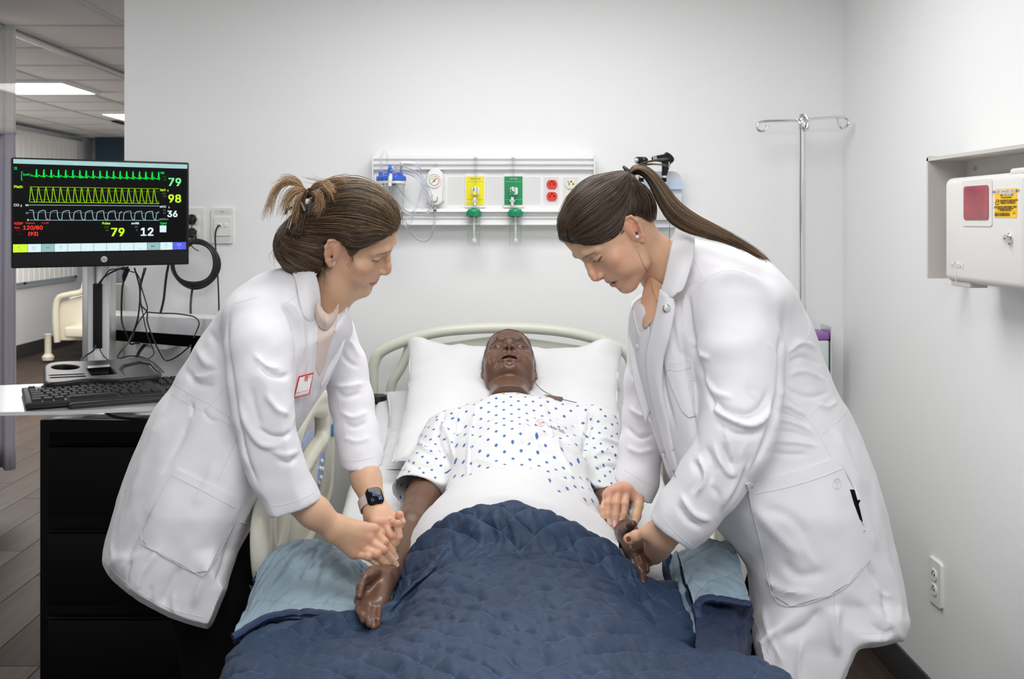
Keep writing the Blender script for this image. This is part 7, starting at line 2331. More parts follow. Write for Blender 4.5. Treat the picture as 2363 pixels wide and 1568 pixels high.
# neck hole
g.cone(P(757, 712, 2.11), P(800, 600, 2.10), .062, .068, k=.006, mode='s')
v, q = g.mesh(); v = laplace(v, q, 2)
fl = [([(598, 838), (622, 862), (650, 870), (670, 864)], 6, -.010), ([(585, 815), (615, 846), (650, 850)], 8, .006), ([(590, 985), (622, 1006), (655, 1008), (672, 996)], 6, -.011), ([(552, 935), (572, 985), (605, 1025), (650, 1030)], 9, .009),
      ([(610, 905), (640, 945), (668, 958)], 9, .007), ([(575, 890), (590, 950), (600, 990)], 10, -.005), ([(640, 1062), (665, 1070), (685, 1055)], 7, -.006), ([(625, 1040), (660, 1050), (690, 1040)], 6, .005),
      ([(645, 700), (672, 735), (688, 790), (682, 850)], 7, -.012), ([(655, 690), (688, 720), (700, 780), (696, 840)], 7, .007), ([(528, 735), (524, 790), (533, 880), (548, 970), (570, 1060), (600, 1130)], 7, -.012),
      ([(540, 690), (575, 670), (620, 668)], 5, -.003), ([(700, 880), (690, 930), (672, 990)], 6, .004), ([(715, 820), (705, 880), (690, 940)], 5, -.005), ([(755, 870), (740, 900)], 5, .004),
      ([(450, 800), (480, 840), (520, 850)], 14, .008), ([(425, 850), (455, 885), (500, 890)], 9, -.007), ([(440, 868), (475, 872), (515, 860)], 9, .006), ([(480, 760), (505, 800), (520, 860)], 12, -.005),
      ([(440, 930), (445, 945), (440, 960)], 4, -.006), ([(470, 945), (480, 965), (500, 975)], 5, -.005), ([(380, 960), (350, 1020), (320, 1100), (290, 1180)], 16, .007), ([(440, 960), (405, 1040), (370, 1100)], 12, -.006),
      ([(345, 1180), (310, 1240), (275, 1310)], 12, -.008), ([(370, 1260), (330, 1320), (310, 1370)], 12, .008), ([(420, 1300), (390, 1360), (370, 1405)], 12, -.008), ([(500, 1250), (470, 1330), (440, 1410)], 14, .008), ([(545, 1200), (520, 1290), (490, 1370)], 10, -.006), ([(500, 1060), (470, 1130), (450, 1170)], 14, .005),
      ([(255, 1250), (262, 1290), (250, 1320)], 7, .006), ([(300, 1290), (290, 1330), (295, 1360)], 7, -.006), ([(350, 1350), (345, 1380), (350, 1400)], 6, -.005), ([(400, 1370), (400, 1400), (410, 1425)], 6, .005),
      ([(775, 905), (800, 915), (835, 905)], 7, -.007), ([(765, 890), (800, 893), (840, 885)], 7, .006), ([(785, 950), (815, 965), (850, 950)], 7, .006), ([(790, 975), (820, 985), (850, 972)], 6, -.006), ([(790, 1010), (825, 1020), (855, 1010)], 6, .004), ([(800, 780), (815, 800), (830, 830)], 6, .005), ([(785, 800), (800, 830), (830, 850)], 6, -.005),
      ([(722, 760), (718, 820), (712, 880)], 5, .004), ([(730, 900), (712, 935), (700, 970)], 7, .004)]
v = folds(v, q, fl)
n_ = normals(v, q); v = v + n_ * ((vnoise(v * np.array([1, 1, .6]), 14, 7, 2) * .0030 + vnoise(v, 38, 9, 1) * .0012))[:, None]
coatL = link('coat', mesh_np('coat', v, q), M_coat, LN)
SL_ = Surf(v, q)
def seams(surf, lines, mt, par, r=.0006, off=.0001):
    for l in lines:
        p = surf.line(l, off)
        if len(p) > 2: ribbon_tube('seam', [p], r, mt, par)
seams(SL_, [[(396, 880), (430, 905), (485, 935), (548, 975)], [(388, 905), (430, 930), (472, 950), (548, 992), (555, 998)], [(485, 938), (470, 950), (430, 1010), (380, 1090), (330, 1170), (290, 1240), (252, 1330)], [(530, 690), (523, 770), (532, 870), (545, 960)],
            [(548, 1010), (530, 1050), (500, 1115)], [(541, 702), (580, 690), (600, 686)], [(682, 635), (688, 680), (692, 705)], [(660, 700), (675, 690), (690, 680)], [(488, 935), (510, 905), (533, 880)],
            [(246, 1300), (275, 1332), (330, 1372), (400, 1408), (490, 1430)], [(622, 1170), (660, 1165), (700, 1150), (722, 1138)], [(784, 1062), (825, 1064), (862, 1056)], [(775, 900), (790, 960), (802, 1030), (806, 1058)]], M_coatseam, coatL)
# patch pocket
pk = [(405, 1082), (545, 1150), (553, 1165), (530, 1225), (478, 1318), (452, 1322), (340, 1262), (328, 1245), (333, 1215), (365, 1150), (398, 1095)]
SL_.patch('pocket', pk, M_coat, coatL, off=.0042, step=7)
seams(SL_, [[(397, 1097), (470, 1135), (540, 1172)], pk[2:] + pk[:1]], M_coatseam, coatL, r=.0008, off=.0045)
o = SL_.line([(555, 1205), (582, 1215)], .001); MB().tube(o, .0011, 6).build('buttonhole', M_coatseam, coatL)
# sweater and lapels in the opening
M_sw = mat('blush_sweater', (.68, .56, .50), .85, bump=(700, .3, .001))
SL_.patch('sweater', [(735, 716), (750, 726), (772, 714), (780, 722), (776, 750), (760, 800), (748, 850), (738, 868), (730, 850), (733, 790)], M_sw, LN, off=.003, step=5)
def flap(name, rows, par, m=None, th=.0022, nu=30, nv=24, par2=None):
    Gd = coons_grid([[tuple(P(*p)) for p in r] for r in rows], nu, nv)
    n_ = grid_normals(Gd); sg = np.sign((n_ * np.array((0, -1, .3))).sum(-1).mean())
    o = link(name, mesh_np(name, Gd.reshape(-1, 3), grid_faces(nu, nv, sg < 0)), m or M_coat, par)
    so = o.modifiers.new('t', 'SOLIDIFY'); so.thickness = th; so.offset = 1
    return o, Gd
scl, Gs = flap('sweater_collar', [[(731, 694, 2.00), (741, 716, 1.995), (754, 727, 2.0), (768, 721, 2.03), (780, 702, 2.08)], [(732, 714, 1.99), (741, 734, 1.985), (753, 744, 1.99), (767, 737, 2.015), (778, 719, 2.055)],
                [(733, 736, 2.0), (741, 753, 1.995), (752, 761, 2.0), (765, 753, 2.02), (775, 737, 2.055)]], LN, m=M_sw, th=.004, nu=40)
for k in range(1, 40, 2): MB().tube(Gs[k] + np.array([.001, -.0058, .0012]), .0011, 5).build('rib', M_sw, scl)
def flap_on(surf, name, rows, par, nu=26, nv=20, m=None, th=.0022):
    """rows of (px, py, lift): a cloth flap lying at a lift above the surface"""
    R = []
    for r in rows:
        rr = []
        for px, py, off in r:
            l, nn = surf.hit(px, py)
            if l is None: l = P(px, py, rr[-1][1] if rr else 2.0); nn = Vector((0, -1, 0))
            rr.append(tuple(l + nn * off))
        R.append(rr)
    Gd = coons_grid(R, nu, nv)
    n_ = grid_normals(Gd); sg = np.sign((n_ * np.array((0, -1, .3))).sum(-1).mean())
    o = link(name, mesh_np(name, Gd.reshape(-1, 3), grid_faces(nu, nv, sg < 0)), m or M_coat, par)
    so = o.modifiers.new('t', 'SOLIDIFY'); so.thickness = th; so.offset = 1
    return o, Gd
cl, Gc = flap('collar', [[(702, 612, 2.07), (722, 625, 2.045), (733, 655, 2.03), (738, 690, 2.025), (738, 722, 2.03), (735, 746, 2.03)],
                [(690, 618, 2.055), (704, 640, 2.02), (712, 672, 2.00), (717, 705, 1.992), (722, 730, 1.995), (728, 747, 2.01)],
                [(676, 630, 2.045), (684, 655, 2.01), (690, 690, 1.985), (697, 718, 1.978), (707, 737, 1.982), (722, 748, 2.0)]], coatL)
for e in (Gc[:, -1], ): MB().tube(e, .0011, 6).build('seam', M_coatseam, cl)
flap('lapel', [[(736, 748, 2.03), (737, 790, 2.03), (732, 840, 2.03), (727, 885, 2.035), (722, 930, 2.04)],
               [(726, 750, 2.005), (723, 790, 2.005), (719, 840, 2.01), (718, 890, 2.02), (716, 935, 2.03)],
               [(718, 750, 2.0), (714, 790, 1.995), (711, 840, 2.0), (711, 890, 2.01), (712, 935, 2.025)]], coatL)
o, Gf = flap('lapel', [[(776, 712, 2.12), (772, 745, 2.09), (762, 790, 2.07), (748, 840, 2.05), (735, 885, 2.04)],
               [(792, 730, 2.09), (788, 770, 2.06), (776, 815, 2.045), (758, 855, 2.035), (740, 888, 2.035)],
               [(797, 735, 2.085), (796, 780, 2.05), (783, 822, 2.035), (762, 862, 2.03), (742, 892, 2.03)]], coatL)
MB().tube(Gf[:, -1], .0012, 6).build('seam', M_coatseam, o)
flap('collar', [[(775, 705, 2.15), (785, 690, 2.16), (800, 680, 2.17)], [(785, 722, 2.12), (797, 705, 2.12), (812, 690, 2.13)], [(793, 733, 2.10), (800, 722, 2.11), (803, 708, 2.12)]], coatL)
# badge
M_badge = mat('badge_white', (.80, .79, .80), .3); M_bred = mat('badge_red', (.62, .04, .03), .35)
bd_pts = [(691, 871), (722, 862), (713, 910), (678, 919)]
b3 = []
for px, py in bd_pts:
    l, nn = SL_.hit(px, py); b3.append((l if l is not None else P(px, py, 2.0)))
cen = sum(b3, Vector()) / 4; dm = min(p.y for p in b3) - .006
cd = cen.y - .012
def badge(name, pts, m, off, par):
    c = [P(px, py, cd + off + .0006 * 0) for px, py in pts]; c2 = [p + Vector((0, .002, 0)) for p in c]; n = len(c)
    return MB().add([tuple(x) for x in c + c2], [tuple(range(n)), tuple(range(2 * n - 1, n - 1, -1))] + [((i + 1) % n, i, n + i, n + (i + 1) % n) for i in range(n)]).build(name, m, par)
bg = badge('name_badge', [(689, 869), (724, 860), (714, 911), (676, 921)], M_bred, 0, LN)
badge('badge_face', [(692, 872), (722, 864), (712, 909), (680, 917)], M_badge, -.0008, bg)
Rb = Matrix.Rotation(math.pi / 2, 4, 'X') @ Matrix.Rotation(math.radians(14), 4, 'Z') @ Matrix(((1, .25, 0, 0), (0, 1, 0, 0), (0, 0, 1, 0), (0, 0, 0, 1)))
bt = lambda s, px, py, sz, m: make_text('print', s, sz, m, bg, Matrix.Translation(P(px, py, cd - .0011)) @ Rb, align='LEFT', depth=.0001)
bt('UNIVERSITY', 709, 869, .0020, M_bred); bt('COLLEGE', 709, 873, .0020, M_bred)
for k in (0, 4): MB().tube([P(705 + k, 870, cd - .0012), P(704 + k, 880, cd - .0012)], .0010, 5).build('print', M_bred, bg)
MB().tube([P(705, 870, cd - .0012), P(711, 869, cd - .0012)], .0010, 5).build('print', M_bred, bg)
M_dull = mat('dull_red_print', (.42, .22, .20), .6); bt('Kasn Zornof', 684, 908, .0046, M_dull); bt('Nurse Nursing Faculty', 682, 914, .0028, M_dull)
# trousers
g = G((-.78, 1.86, .0), (-.38, 2.40, .95), .007)
for pts in ([P(470, 1060, 2.07), P(500, 1400, 2.04), P(515, 1700, 2.03), P(510, 1930, 2.03)], [P(545, 1060, 2.19), P(560, 1400, 2.17), P(560, 1700, 2.16), P(545, 1900, 2.16)]):
    g.chain(pts, [.095, .085, .062, .055], k=.03)
v, q = g.mesh(); v = laplace(v, q, 2)
v = folds(v, q, [([(560, 1250), (575, 1300), (560, 1350)], 8, .006), ([(540, 1350), (560, 1400), (550, 1470)], 9, -.006), ([(600, 1180), (605, 1240), (615, 1300)], 7, -.005)])
link('trousers', mesh_np('trousers', v, q), M_trs, LN)
for xx, yy in ((510, 2.03), (545, 2.16)):
    b_ = P(xx, 1900, yy); MB().box((b_.x + .05, yy, .045), (.26, .09, .09), bev=.03).build('shoe', M_black, LN)

# hair
cl_dark = (.042, .026, .014); cl_mid = (.125, .078, .042); cl_gold = (.40, .25, .12)
def colL(rg, t):
    a = rg.rand()
    base = np.array(cl_dark) * (1 - a) + np.array(cl_mid) * a
    if rg.rand() < .16: base = base * .4 + np.array(cl_gold) * .6
    return base * rg.uniform(.7, 1.25)
mkL = [(919, 531), (922, 503), (913, 472), (891, 445), (861, 425), (820, 412), (780, 413), (745, 424), (718, 440), (694, 470), (670, 500), (642, 528), (630, 556), (633, 585), (648, 610), (660, 625), (678, 634), (702, 636), (728, 632), (743, 620), (750, 600), (755, 580), (760, 562), (772, 551), (786, 556), (798, 576), (806, 597), (818, 592), (836, 572), (862, 560), (890, 549), (908, 538)]
ex = [('ell', (P(697, 560, 2.09), (.062, .060, .075))), ('ell', (P(725, 580, 2.09), (.050, .062, .060))), ('ell', (P(705, 605, 2.09), (.05, .05, .035)))]
v, q = hair_cap(LM, mkL, ex, .0022, .010, (1.98, 2.24), cl_dark)
nz = vnoise(v * np.array([1, 1, 1.6]), 60, 2, 2)
me = mesh_np('hair', v, q); set_col(me, np.array(cl_dark) * (1 + .4 * nz[:, None]))
hairL = link('hair', me, M_hair, LN)
HS = Surf(v, q)
gA = [[(914, 468), (880, 432), (825, 412), (775, 414), (735, 430), (708, 446)], [(919, 500), (895, 455), (850, 428), (800, 425), (755, 440), (712, 462)], [(919, 520), (890, 480), (840, 455), (790, 455), (740, 470), (704, 482)],
      [(914, 530), (880, 510), (830, 495), (780, 492), (730, 500), (696, 508)], [(905, 537), (870, 532), (830, 535), (785, 530), (735, 528), (698, 526)], [(885, 549), (850, 558), (815, 568), (780, 552), (735, 550), (692, 544)], [(840, 568), (815, 580), (790, 562), (762, 556), (725, 562), (690, 556)]]
gB = [[(765, 556), (745, 566), (722, 566), (700, 562), (672, 552), (652, 540)], [(757, 600), (745, 590), (725, 580), (700, 574), (668, 566), (645, 548)], [(738, 628), (715, 620), (690, 610), (665, 592), (645, 570), (655, 540)], [(705, 635), (680, 628), (655, 612), (638, 585), (637, 560), (662, 528)], [(672, 632), (652, 616), (636, 592), (630, 562), (640, 540), (676, 505)]]
gC = [[(735, 430), (715, 445), (700, 465), (685, 490), (668, 505), (650, 525)], [(745, 440), (722, 460), (706, 480), (692, 505), (672, 525), (655, 545)], [(755, 455), (730, 480), (712, 505), (700, 530), (690, 555), (700, 580)]]
hair_strands('hair_strands', HS, [gA, gB, gC], 62, LM, M_hair, hairL, colL, 4, jit=3.0)
def colG(rg, t):
    a = rg.rand(); base = np.array(cl_mid) * (1 - a) + np.array(cl_gold) * a
    return base * rg.uniform(.8, 1.5)
loose_strands('loose_ends', [([(712, 452, 2.07), (690, 428, 2.06), (660, 420, 2.05), (635, 440, 2.04), (622, 475, 2.03), (612, 505, 2.03)], 70, .006),
    ([(712, 452, 2.07), (695, 440, 2.05), (675, 445, 2.04), (660, 470, 2.03), (652, 500, 2.03)], 90, .007),
    ([(712, 455, 2.06), (700, 450, 2.03), (690, 465, 2.02), (682, 490, 2.02), (680, 512, 2.02)], 80, .006),
    ([(712, 448, 2.06), (728, 430, 2.03), (748, 425, 2.01), (762, 436, 2.0), (765, 452, 2.0)], 70, .006),
    ([(712, 455, 2.05), (725, 445, 2.01), (738, 455, 2.0), (738, 475, 2.0), (728, 495, 2.0)], 100, .006),
    ([(712, 450, 2.06), (735, 428, 2.04), (765, 415, 2.03), (795, 412, 2.02), (800, 425, 2.02)], 22, .004),
    ([(705, 452, 2.08), (690, 425, 2.08), (672, 414, 2.08), (655, 415, 2.08), (640, 425, 2.08)], 45, .006)], 1.6, 1, M_hair, hairL, colG, 6)
# fine strays round the head and in front of the ear
loose_strands('stray_hair', [([(800, 575, 2.02), (812, 590, 2.015), (812, 605, 2.015), (803, 622, 2.02)], 14, .0035), ([(745, 620, 2.03), (748, 640, 2.03), (742, 655, 2.03)], 14, .005), ([(760, 440, 2.03), (740, 420, 2.05), (715, 412, 2.07), (700, 405, 2.07)], 10, .006), ([(640, 570, 2.08), (628, 590, 2.08), (636, 610, 2.08)], 8, .005)], 1, 1, M_hair, hairL, colL, 8, r=.00028)
# claw clip
M_tort = mat('tortoise_shell', (.035, .014, .006), .30, coat=.15, vary=(60, .9))
clip = MB().tube(catmull([P(714, 436, 2.03), P(703, 452, 2.02), P(698, 470, 2.015), P(700, 490, 2.01)], 5), [.004] * 3 + [.006] * 13, 10, flat=.7).build('hair_claw', M_tort, LN)
def quadframe(pts, wd, th, m, par, name):
    for i in range(len(pts) - 1):
        MB().tube([pts[i].lerp(pts[i + 1], -.02), pts[i + 1].lerp(pts[i], -.02)], wd, 8, flat=th).build(name, m, par)
quadframe([P(672, 505, 2.022), P(664, 530, 2.016), P(695, 541, 2.008), P(706, 487, 2.006), P(698, 468, 2.01)], .0062, .55, M_tort, clip, 'clip_arm')
MB().tube([P(674, 478, 2.04), P(663, 484, 2.035), P(657, 496, 2.033)], [.005, .006, .002], 8, flat=.5).build('clip_tooth', M_tort, clip)
# earring, ring, watch
ear = P(771, 608, 2.015)
MB().tube([ear + Vector((.0 + .0018 * math.sin(a), -.002, .0042 * math.cos(a))) for a in np.linspace(0, 6.28, 18)], .0009, 6).build('earring', M_chrome, LN)
ra, rb = Z4(1195, 615, 2.003), Z4(1240, 640, 1.998)
ctr = Z4(1205, 622, 2.003); dvr = (Vector(fB[2][0]) - Vector(mB[2])).normalized()
s1 = dvr.cross(Vector((0, 1, 0))).normalized(); s2 = dvr.cross(s1)
MB().tube([ctr + s1 * .0098 * math.cos(a) + s2 * .0098 * math.sin(a) for a in np.linspace(0, 6.29, 26)], .0010, 6).build('ring', M_chrome, LN)
wa, wb = P(852, 1125, 2.072), P(868, 1180, 2.035)
fdir = (wb - wa).normalized()
wc = P(858, 1163, 2.046)
s1 = Vector((.93, -.28, .22)); s1 = (s1 - fdir * s1.dot(fdir)).normalized(); s2 = fdir.cross(s1)
M_band = mat('blush_band', (.62, .50, .47), .5)
band = []
watch = empty('wristwatch', wc); watch.parent = LN; root_inv(watch, LN)
# flat strap ring
n = 48; V = []; Fc = []
for i in range(n):
    a = 2 * math.pi * i / n
    rad = .0252
    dr_ = s1 * math.cos(a) + s2 * math.sin(a)
    for off, rr in ((-.0105, rad), (.0105, rad), (.0105, rad + .0020), (-.0105, rad + .0020)): V.append(tuple(wc + dr_ * rr * (1.0 if True else 1) + fdir * off))
for i in range(n):
    j = (i + 1) % n
    for e in range(4): Fc.append((4 * i + e, 4 * i + (e + 1) % 4, 4 * j + (e + 1) % 4, 4 * j + e))
MB().add(V, Fc).build('watch_strap', M_band, watch)
fd = (Vector((.42, -.86, .30)) - fdir * Vector((.42, -.86, .30)).dot(fdir)).normalized()
cs = fdir.cross(fd)
cc_ = wc + fd * .0275
Mw = Matrix(((cs.x, fdir.x, fd.x, cc_.x), (cs.y, fdir.y, fd.y, cc_.y), (cs.z, fdir.z, fd.z, cc_.z), (0, 0, 0, 1)))
mb = MB(); o_ = rrect(.034, .0385, .010, 6)
V = []
lay = [(.90, -.006), (1, -.0045), (1, .001), (.95, .0038), (.80, .0046)]
for s_, z in lay: V += [(x * s_, y * s_, z) for x, y in o_]
m_n = len(o_); Fc = [tuple(range(m_n))[::-1], tuple((len(lay) - 1) * m_n + i for i in range(m_n))]
for l_ in range(len(lay) - 1):
    for i in range(m_n):
        j = (i + 1) % m_n; Fc.append((l_ * m_n + i, l_ * m_n + j, (l_ + 1) * m_n + j, (l_ + 1) * m_n + i))
mb.add(V, Fc); mb.v = [xf(x, Mw) for x in mb.v]; case = mb.build('watch_case', mat('watch_glass', (.004, .004, .006), .12, spec=.3), watch)
E_w = mat('watch_glow', (0, 0, 0), .4, emit=(srgb(150, 175, 235), .9))
flipx = 1 if (Matrix.Identity(3) and True) else 1
Tw = Mw @ Matrix.Translation((0, 0, .0049))
uvx = P(10, 0, 2).x * 0
# text runs down the screen as the photo shows
rt = Matrix.Rotation(0, 4, 'Z')
xa = Vector((Mw[0][0], Mw[1][0], Mw[2][0])); ya_ = Vector((Mw[0][1], Mw[1][1], Mw[2][1]))
sx_ = 1 if xa.x > 0 else -1
def wt(s, u_, v_, size):
    """u_ to the right in the picture, v_ up in the picture, text running downwards"""
    zc = Vector((Mw[0][2], Mw[1][2], Mw[2][2]))
    dn = ya_ if ya_.z < 0 else -ya_
    rt_ = xa * sx_
    X_ = dn.normalized(); Y_ = zc.cross(X_)
    o0 = cc_ + rt_ * u_ - dn * v_ + zc * .0049
    M_ = Matrix(((X_.x, Y_.x, zc.x, o0.x), (X_.y, Y_.y, zc.y, o0.y), (X_.z, Y_.z, zc.z, o0.z), (0, 0, 0, 1)))
    make_text('print', s, size, E_w, case, M_, depth=.00005)
wt('11:36', .0075, -.0035, .0082); wt('OCT 30', .0115, -.008, .0030)
for k, s in enumerate(('58 72 64', '9 10 11', 'HR 68', '70 58')): wt(s, .003 - k * .0026, .001, .0026)
for du, dv in ((-.0085, .0115), (-.0085, -.0105)):
    dn = ya_ if ya_.z < 0 else -ya_; rt_ = xa * sx_; zc = Vector((Mw[0][2], Mw[1][2], Mw[2][2]))
    o0 = cc_ + rt_ * du - dn * dv + zc * .0049
    MB().tube([o0 + rt_ * .0028 * math.cos(a) + dn * .0028 * math.sin(a) for a in np.linspace(0, 6.28, 20)], .0003, 5).build('print', E_w, case)
# ======================= right nurse
RN = empty('person', P(1850, 1568, 2.05)); RN.location.z = 0.0
tag(RN, 'person with long brown ponytail in white coat bending in from the right', 'person')
LN['label'] = 'person with clipped-up brown hair in white coat and watch leaning in from the left'
RB = (.68, .405, .26)
neckR = [(P(1478, 560, 2.07), .046), (P(1520, 605, 2.09), .052), (P(1545, 640, 2.10), .057), (P(1570, 690, 2.11), .075)]
RM, hv, hq, hc = nurse_head((.2355, 2.05, 1.296), -1, 49, 20, 6, .873, .95, .0055, RB, (.42, .12, .12), (.040, .026, .018), (.68, .22, .15), neckR, True)
parts = [(xf(hv, RM), hq, hc)]
wC = P(1474, 1128, 2.125)
mC = [Z5(440, 190, 2.10), Z5(330, 185, 2.095), Z5(245, 205, 2.092), Z5(185, 260, 2.09)]
fC = [[Z5(420, 370, 2.072), Z5(400, 500, 2.064), Z5(368, 605, 2.060)],
      [Z5(305, 360, 2.068), Z5(295, 520, 2.060), Z5(290, 665, 2.055)],
      [Z5(195, 365, 2.070), Z5(195, 500, 2.062), Z5(213, 630, 2.060)],
      [Z5(122, 430, 2.075), Z5(130, 520, 2.070), Z5(158, 600, 2.066)]]
lo, hi = hand_bounds([P(1380, 1100, 2.2), P(1500, 1225, 2.04), P(1500, 1060, 2.18)], .03)
g = G(lo, hi, .0013)
g.cone(P(1490, 1060, 2.17), wC, .030, .0245, k=.02)
hand(g, wC, mC, fC, [Z5(600, 260, 2.105), Z5(598, 400, 2.085), Z5(570, 530, 2.07), Z5(545, 625, 2.06)], wr=.0245, pr=.0115, r0=.0086)
for m in mC: g.ell(Vector(m) + Vector((0, -.005, .004)), (.0085, .007, .007), k=.007)
v, q = g.mesh(); v = laplace(v, q, 1, .4)
c = np.tile(np.array(RB), (len(v), 1))
pinkness(v, c, [Vector(m) + Vector((0, -.010, .008)) for m in mC], .013, (.66, .28, .20), .5)
pinkness(v, c, [Vector(f[0]) + Vector((0, -.010, .002)) for f in fC], .010, (.66, .30, .22), .4)
pinkness(v, c, [f[-1] for f in fC], .010, (.70, .28, .22), .4)
NB = srgb(118, 68, 38); NP = (.80, .56, .50)
z5 = lambda zx, zy: (1370 + zx / 5.805, 1100 + zy / 5.805)
nail_pix(v, c, [(*z5(285, 640), 78, 9, 4.6, NP, 2.048), (*z5(210, 612), 75, 8, 4.6, NP, 2.052), (*z5(360, 600), 100, 7, 3.6, NP, 2.052), (*z5(158, 592), 70, 4, 3, NB, 2.058), (*z5(352, 622), 95, 5, 3.0, NB, 2.052), (*z5(296, 684), 80, 2, 4.2, srgb(150, 70, 50), 2.048)])
parts.append((v, q, c))
wD = P(1532, 1238, 1.905)
mD = [Z5(800, 900, 1.965), Z5(830, 960, 1.985), Z5(830, 1020, 1.995), Z5(800, 1080, 2.0)]
fD = [[Z5(740, 960, 2.0), Z5(700, 900, 2.01), Z5(690, 850, 2.0)],
      [Z5(760, 1030, 2.02), Z5(640, 1060, 2.03), Z5(540, 1040, 2.02)],
      [Z5(770, 1130, 2.02), Z5(620, 1180, 2.02), Z5(470, 1080, 2.0)],
      [Z5(760, 1150, 2.0), Z5(620, 1220, 2.0), Z5(478, 1230, 1.985)]]
lo, hi = hand_bounds([P(1440, 1200, 1.92), P(1600, 1330, 2.05), P(1600, 1180, 1.86)], .03)
g = G(lo, hi, .0013)
g.cone(P(1600, 1185, 1.875), wD, .030, .026, k=.02)
hand(g, wD, mD, fD, [Z5(800, 745, 1.905), Z5(690, 755, 1.905), Z5(560, 800, 1.915), Z5(470, 845, 1.925)], wr=.026, pr=.0125, r0=.0090)
g.cone(Z5(850, 760, 1.905), Z5(850, 960, 1.95), .019, .019, k=.02); g.cone(Z5(900, 860, 1.92), Z5(800, 1060, 1.98), .020, .014, k=.02)
g.ell(Z5(478, 842, 1.922), (.0115, .010, .0108), k=.006)
v, q = g.mesh(); v = laplace(v, q, 1, .4)
c = np.tile(np.array(RB), (len(v), 1))
pinkness(v, c, [Z5(440, 850, 1.915)], .012, (.72, .32, .25), .5)
nail_pix(v, c, [(*z5(467, 840), 70, 6.4, 5.2, NB, 1.913)])
parts.append((v, q, c))
g = G((.14, 1.84, .55), (.80, 2.38, 1.30), .008)
g.chain([P(1570, 690, 2.11), P(1650, 780, 2.10), P(1740, 920, 2.08), P(1820, 1060, 2.07)], [.075, .09, .09, .09], k=.05)
for sh, el, wr_, ra in ((P(1690, 740, 1.98), P(1705, 1010, 1.87), P(1575, 1205, 1.872), .055), (P(1506, 800, 2.20), P(1490, 980, 2.19), P(1484, 1085, 2.155), .030)):
    g.cone(P(1630, 770, 2.1), sh, .06, ra * 1.05, k=.02); g.cone(sh, el, ra, ra * .8, k=.02); g.cone(el, wr_, ra * .8, .026, k=.02)
v, q = g.mesh(); parts.append((v, q, np.tile(np.array(RB), (len(v), 1))))
V, Q_, C = joinm(parts)
me = mesh_np('body', V, Q_); set_col(me, C); link('body', me, M_skin, RN)

tr_ = [(1562, 520), (1600, 545), (1660, 562), (1715, 577), (1772, 603), (1822, 660), (1858, 720), (1880, 765), (1902, 835), (1930, 898), (1962, 950), (2000, 1030), (2028, 1110), (2046, 1180), (2063, 1260), (2083, 1340), (2101, 1405), (2109, 1440), (2088, 1480), (2076, 1482), (2040, 1490), (1985, 1500), (1962, 1545), (1925, 1620), (1830, 1620), (1765, 1560), (1738, 1480), (1726, 1330), (1704, 1285), (1650, 1215), (1600, 1165), (1548, 1110), (1528, 1055), (1500, 980), (1478, 905), (1461, 830), (1452, 760), (1461, 705), (1490, 682), (1512, 655), (1535, 590)]
OR = Outline(tr_, step=3)
g = G((.20, 1.80, .44), (.84, 2.40, 1.32), .0040)
OR.apply(g, lambda px, py: 2.10 - .00008 * (py - 700), lambda px, py: .145 + .055 * np.clip((py - 850) / 350, 0, 1), lambda px, py: .12 - .110 * np.clip((py - 1400) / 80, 0, 1), k=0)
g.ell(P(1690, 690, 2.08), (.11, .16, .06), k=.05)
chain_px(g, [(1688, 735, 1.98, 106), (1706, 820, 1.935, 97), (1714, 900, 1.905, 86), (1710, 970, 1.875, 80), (1690, 1030, 1.865, 77), (1640, 1110, 1.865, 72), (1588, 1180, 1.87, 65), (1545, 1240, 1.875, 60)], k=.022)
chain_px(g, [(1492, 770, 2.20, 44), (1488, 880, 2.20, 45), (1488, 960, 2.19, 48), (1482, 1030, 2.17, 49), (1472, 1110, 2.14, 46), (1462, 1150, 2.13, 44)], k=.015)
cut_half(g, P(1560, 1243, 1.87), (-.60, 0, -.80), .11); cut_half(g, P(1470, 1139, 2.14), (-.55, 0, -.84), .075)
g.cone(P(1620, 1145, 1.865), P(1520, 1275, 1.88), .038, .042, k=.004, mode='s')
g.cone(P(1486, 1060, 2.17), P(1455, 1180, 2.12), .029, .034, k=.004, mode='s')
g.cone(P(1540, 620, 2.08), P(1480, 540, 2.05), .062, .07, k=.006, mode='s')
v, q = g.mesh(); v = laplace(v, q, 2)
